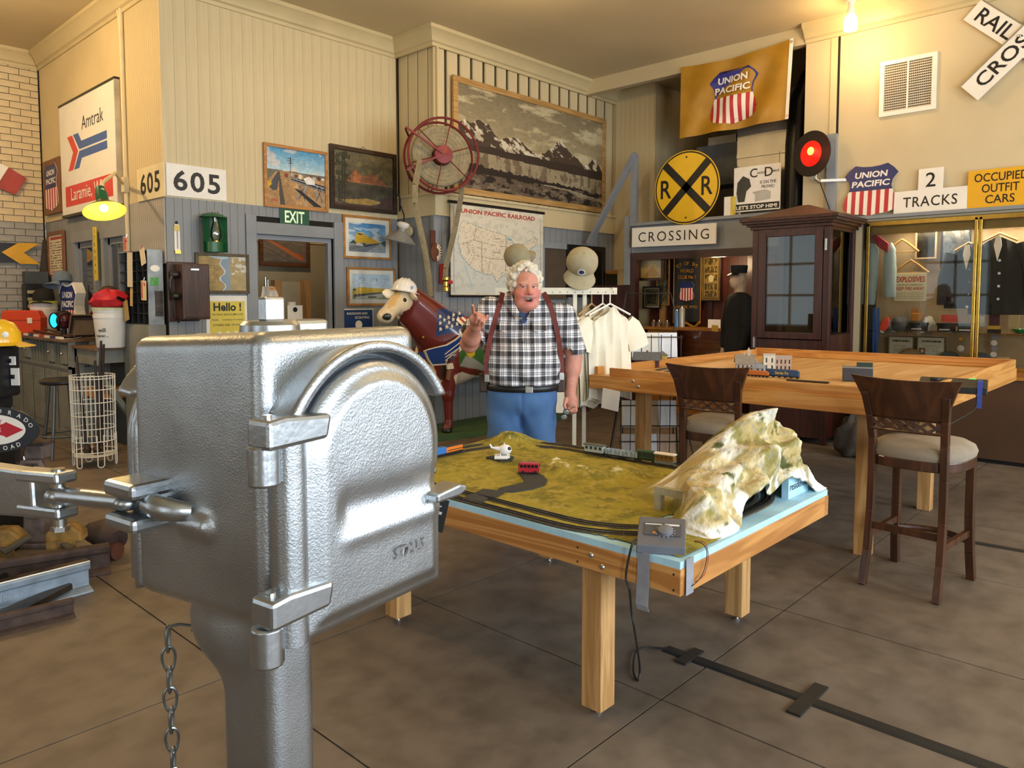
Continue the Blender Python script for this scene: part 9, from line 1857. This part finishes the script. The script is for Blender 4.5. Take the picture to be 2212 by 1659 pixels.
letters('C',t,m_letblack,-w * .07,h * .84,-.0055,h=h * .2,bold=.01); letters('ONCEALED',t,m_letblack,w * .10,h * .83,-.0055,w=w * .2,h=h * .05); letters('D',t,m_letblack,w * .25,h * .84,-.0055,h=h * .2,bold=.01); letters('AMAGE',t,m_letblack,w * .39,h * .84,-.0055,w=w * .15,h=h * .05); letters('IS ON THE',t,m_letblack,w * .24,h * .62,-.0055,w=w * .34,h=h * .07); letters('PROWL!',t,m_letblack,w * .24,h * .52,-.0055,w=w * .27,h=h * .07)
MB().prism([(-.02,h * .20),(w * .30,h * .24),(w * .30,h * .40),(w * .18,h * .46),(-.06,h * .42),(-.02,h * .36)],-.0052,-.004).build('printed_crate',M('print_grey','#b9b6ac',.6),t); MB().prism([(-w * .40,h * .22),(-w * .26,h * .22),(-w * .22,h * .45),(-w * .12,h * .55),(-w * .16,h * .72),(-w * .30,h * .80),(-w * .42,h * .66),(-w * .44,h * .42)],-.005,-.004).build('printed_shape',M('print_dark','#3c3b38',.6),t)
for x_ in (-w / 2 + .02,w / 2 - .02): MB().tube([(x_,-.002,h - .01),(x_ * .98,.0,h + .14)],.003,5).build('wire',m_black,t)
loc,w,h,rz = rect4('x',XE - .06,(1416,325),(1551,325),(1416,485),(1551,485)); t = thing('crossing_disc_sign','round yellow railroad crossing disc with black cross on the partition','sign',(XE - .06,float(onx(1483,405,XE - .06)[1]),float(onx(1483,405,XE - .06)[2])),XF); rr = .475; Rx = Matrix.Rotation(math.pi / 2,4,'X'); m_sy = M('disc_yellow','#e6b818',.4,var=.03)
MB().lathe([(0,.0),(rr,0),(rr,.008),(0,.008)],48,m=Rx).build('disc',m_sy,t); MB().lathe([(rr - .012,.0092),(rr - .012,.0088)],48,m=Rx) if False else MB().lathe([(rr - .03,.0095),(rr - .012,.0095)],48,m=Rx).build('border',m_letblack,t)
for ang in (A5 + .03,-A5 - .03): MB().box((-rr + .025,-.0105,-.05),(rr - .025,-.009,.05),Matrix.Rotation(ang,4,'Y')).build('cross_bar',m_letblack,t)
for x_ in (-.30,.30): letters('R',t,m_letblack,x_,0,-.0105,w=.16,h=.24,bold=.012)
for z_ in (.39,-.39): MB().cyl((0,-.011,z_),(0,-.009,z_),.012,n=10).build('bolt',m_dark,t)
loc,w,h,rz = rect4('x',XE - .07,(1367,494),(1548,481),(1367,538),(1548,523)); t = thing('crossing_board','long white crossing board with black capitals across the partition','sign',loc,rz,rot=(0,math.radians(.6),rz)); cboxp('board',m_white,t,(-w / 2,-.03,0),(w / 2,0,h),.004); letters('CROSSING',t,m_letblack,.01,h * .5,-.0315,w=w * .84,h=h * .5,bold=-.002,spacing=1.25)
q = onx(1575,482,XE + .05); t = thing('filter_box','small yellow and white carton standing on the partition cap','carton',(XE + .06,float(q[1]),2.601),XF); cboxp('carton',m_white,t,(-.06,-.04,0),(.06,.04,.24),.003); cboxp('yellow_side',M('carton_yellow','#d3b84a',.5),t,(.03,-.0412,.0),(.061,.041,.241))
# red signal lamp
q = onx(1752,332,8.62); t = thing('signal_lamp','round black crossing signal with glowing red lens beside the cream wall','signal',tuple(q),XF - math.radians(18)); rd_ = .255
MB().lathe([(.14,-.02),(rd_,-.012),(rd_,.0),(.14,.0)],40,m=Matrix.Rotation(math.pi / 2,4,'X') ).build('target_disc',M('signal_black','#1c1310',.5),t,smooth=30); MB().lathe([(.142,.004),(.10,.03),(.05,.042),(0,.046)],32,m=Matrix.Rotation(math.pi / 2,4,'X')).build('red_lens',emit('red_lens_glow','#ff1408',1.6,'#c01008'),t,smooth=True); MB().lathe([(.155,-.02),(.15,-.10),(.11,-.17),(0,-.19)],28,m=Matrix.Rotation(math.pi / 2,4,'X')).build('housing',M('signal_silver','#a3a19b',.4,.6),t,smooth=35)
MB().ball((.03,-.046,.02),(.045,.012,.045),14,8).build('filament_glow',emit('amber_glow','#ff8a2a',9),t,smooth=True); MB().tube([(.02,.06,-.19),(.02,.06,-.28),(.05,.10,-.32)],.018,8).build('mount',m_chrome,t,smooth=True); MB().tube([(.05,.10,-.32),(.10,.20,-.6),(.12,.24,-.85)],.006,6).build('cable',m_rubber,t,smooth=True); bulb_light('signal_glow',(float(q[0]) - .25,float(q[1]) - .1,float(q[2])),1.2,(1,.1,.05),.1)
MB().bar((.04,.12,-.30),(.25,.34,-.30),.03,.03).build('bracket_arm',m_chrome,t)

# ---- stone ornament under the tall table, second floor strip, ceiling detector
q = onz(1842,985); o = crumple('stone_ornament','','',(float(q[0]),float(q[1]),0.001),(.17,.15,.22),M('dark_stone','#3d352d',.8,var=.2,scale=12,bump=.5),13,.3); tag(o,'dark carved stone ornament on the floor under the tall layout table','ornament'); o2 = MB().box((-.24,-.2,0),(.24,.2,.05)); 
G0,G1 = onz(1905,1138),onz(2330,1212); dg = (G1 - G0) / np.linalg.norm(G1 - G0); tag(MB().prism([(-.03,0),(.03,0),(.02,.007),(-.02,.007)],0,float(np.linalg.norm(G1 - G0)),plane='yz').build('cable_cover',m_strip,None,tuple(G0),(0,0,math.atan2(dg[1],dg[0]))),'dark cable cover strip on the floor behind the right bar stool','cable cover')
q = onz(2048,-6,ZCEIL); t = thing('smoke_detector','white round smoke detector on the ceiling near the crossbuck','smoke detector',(float(q[0]),float(q[1]),ZCEIL),0); MB().lathe([(.075,0),(.075,-.02),(.06,-.045),(0,-.05)],24).build('housing',m_white,t,smooth=35); MB().lathe([(.02,-.049),(.02,-.056),(0,-.056)],12).build('test_button',m_white,t)
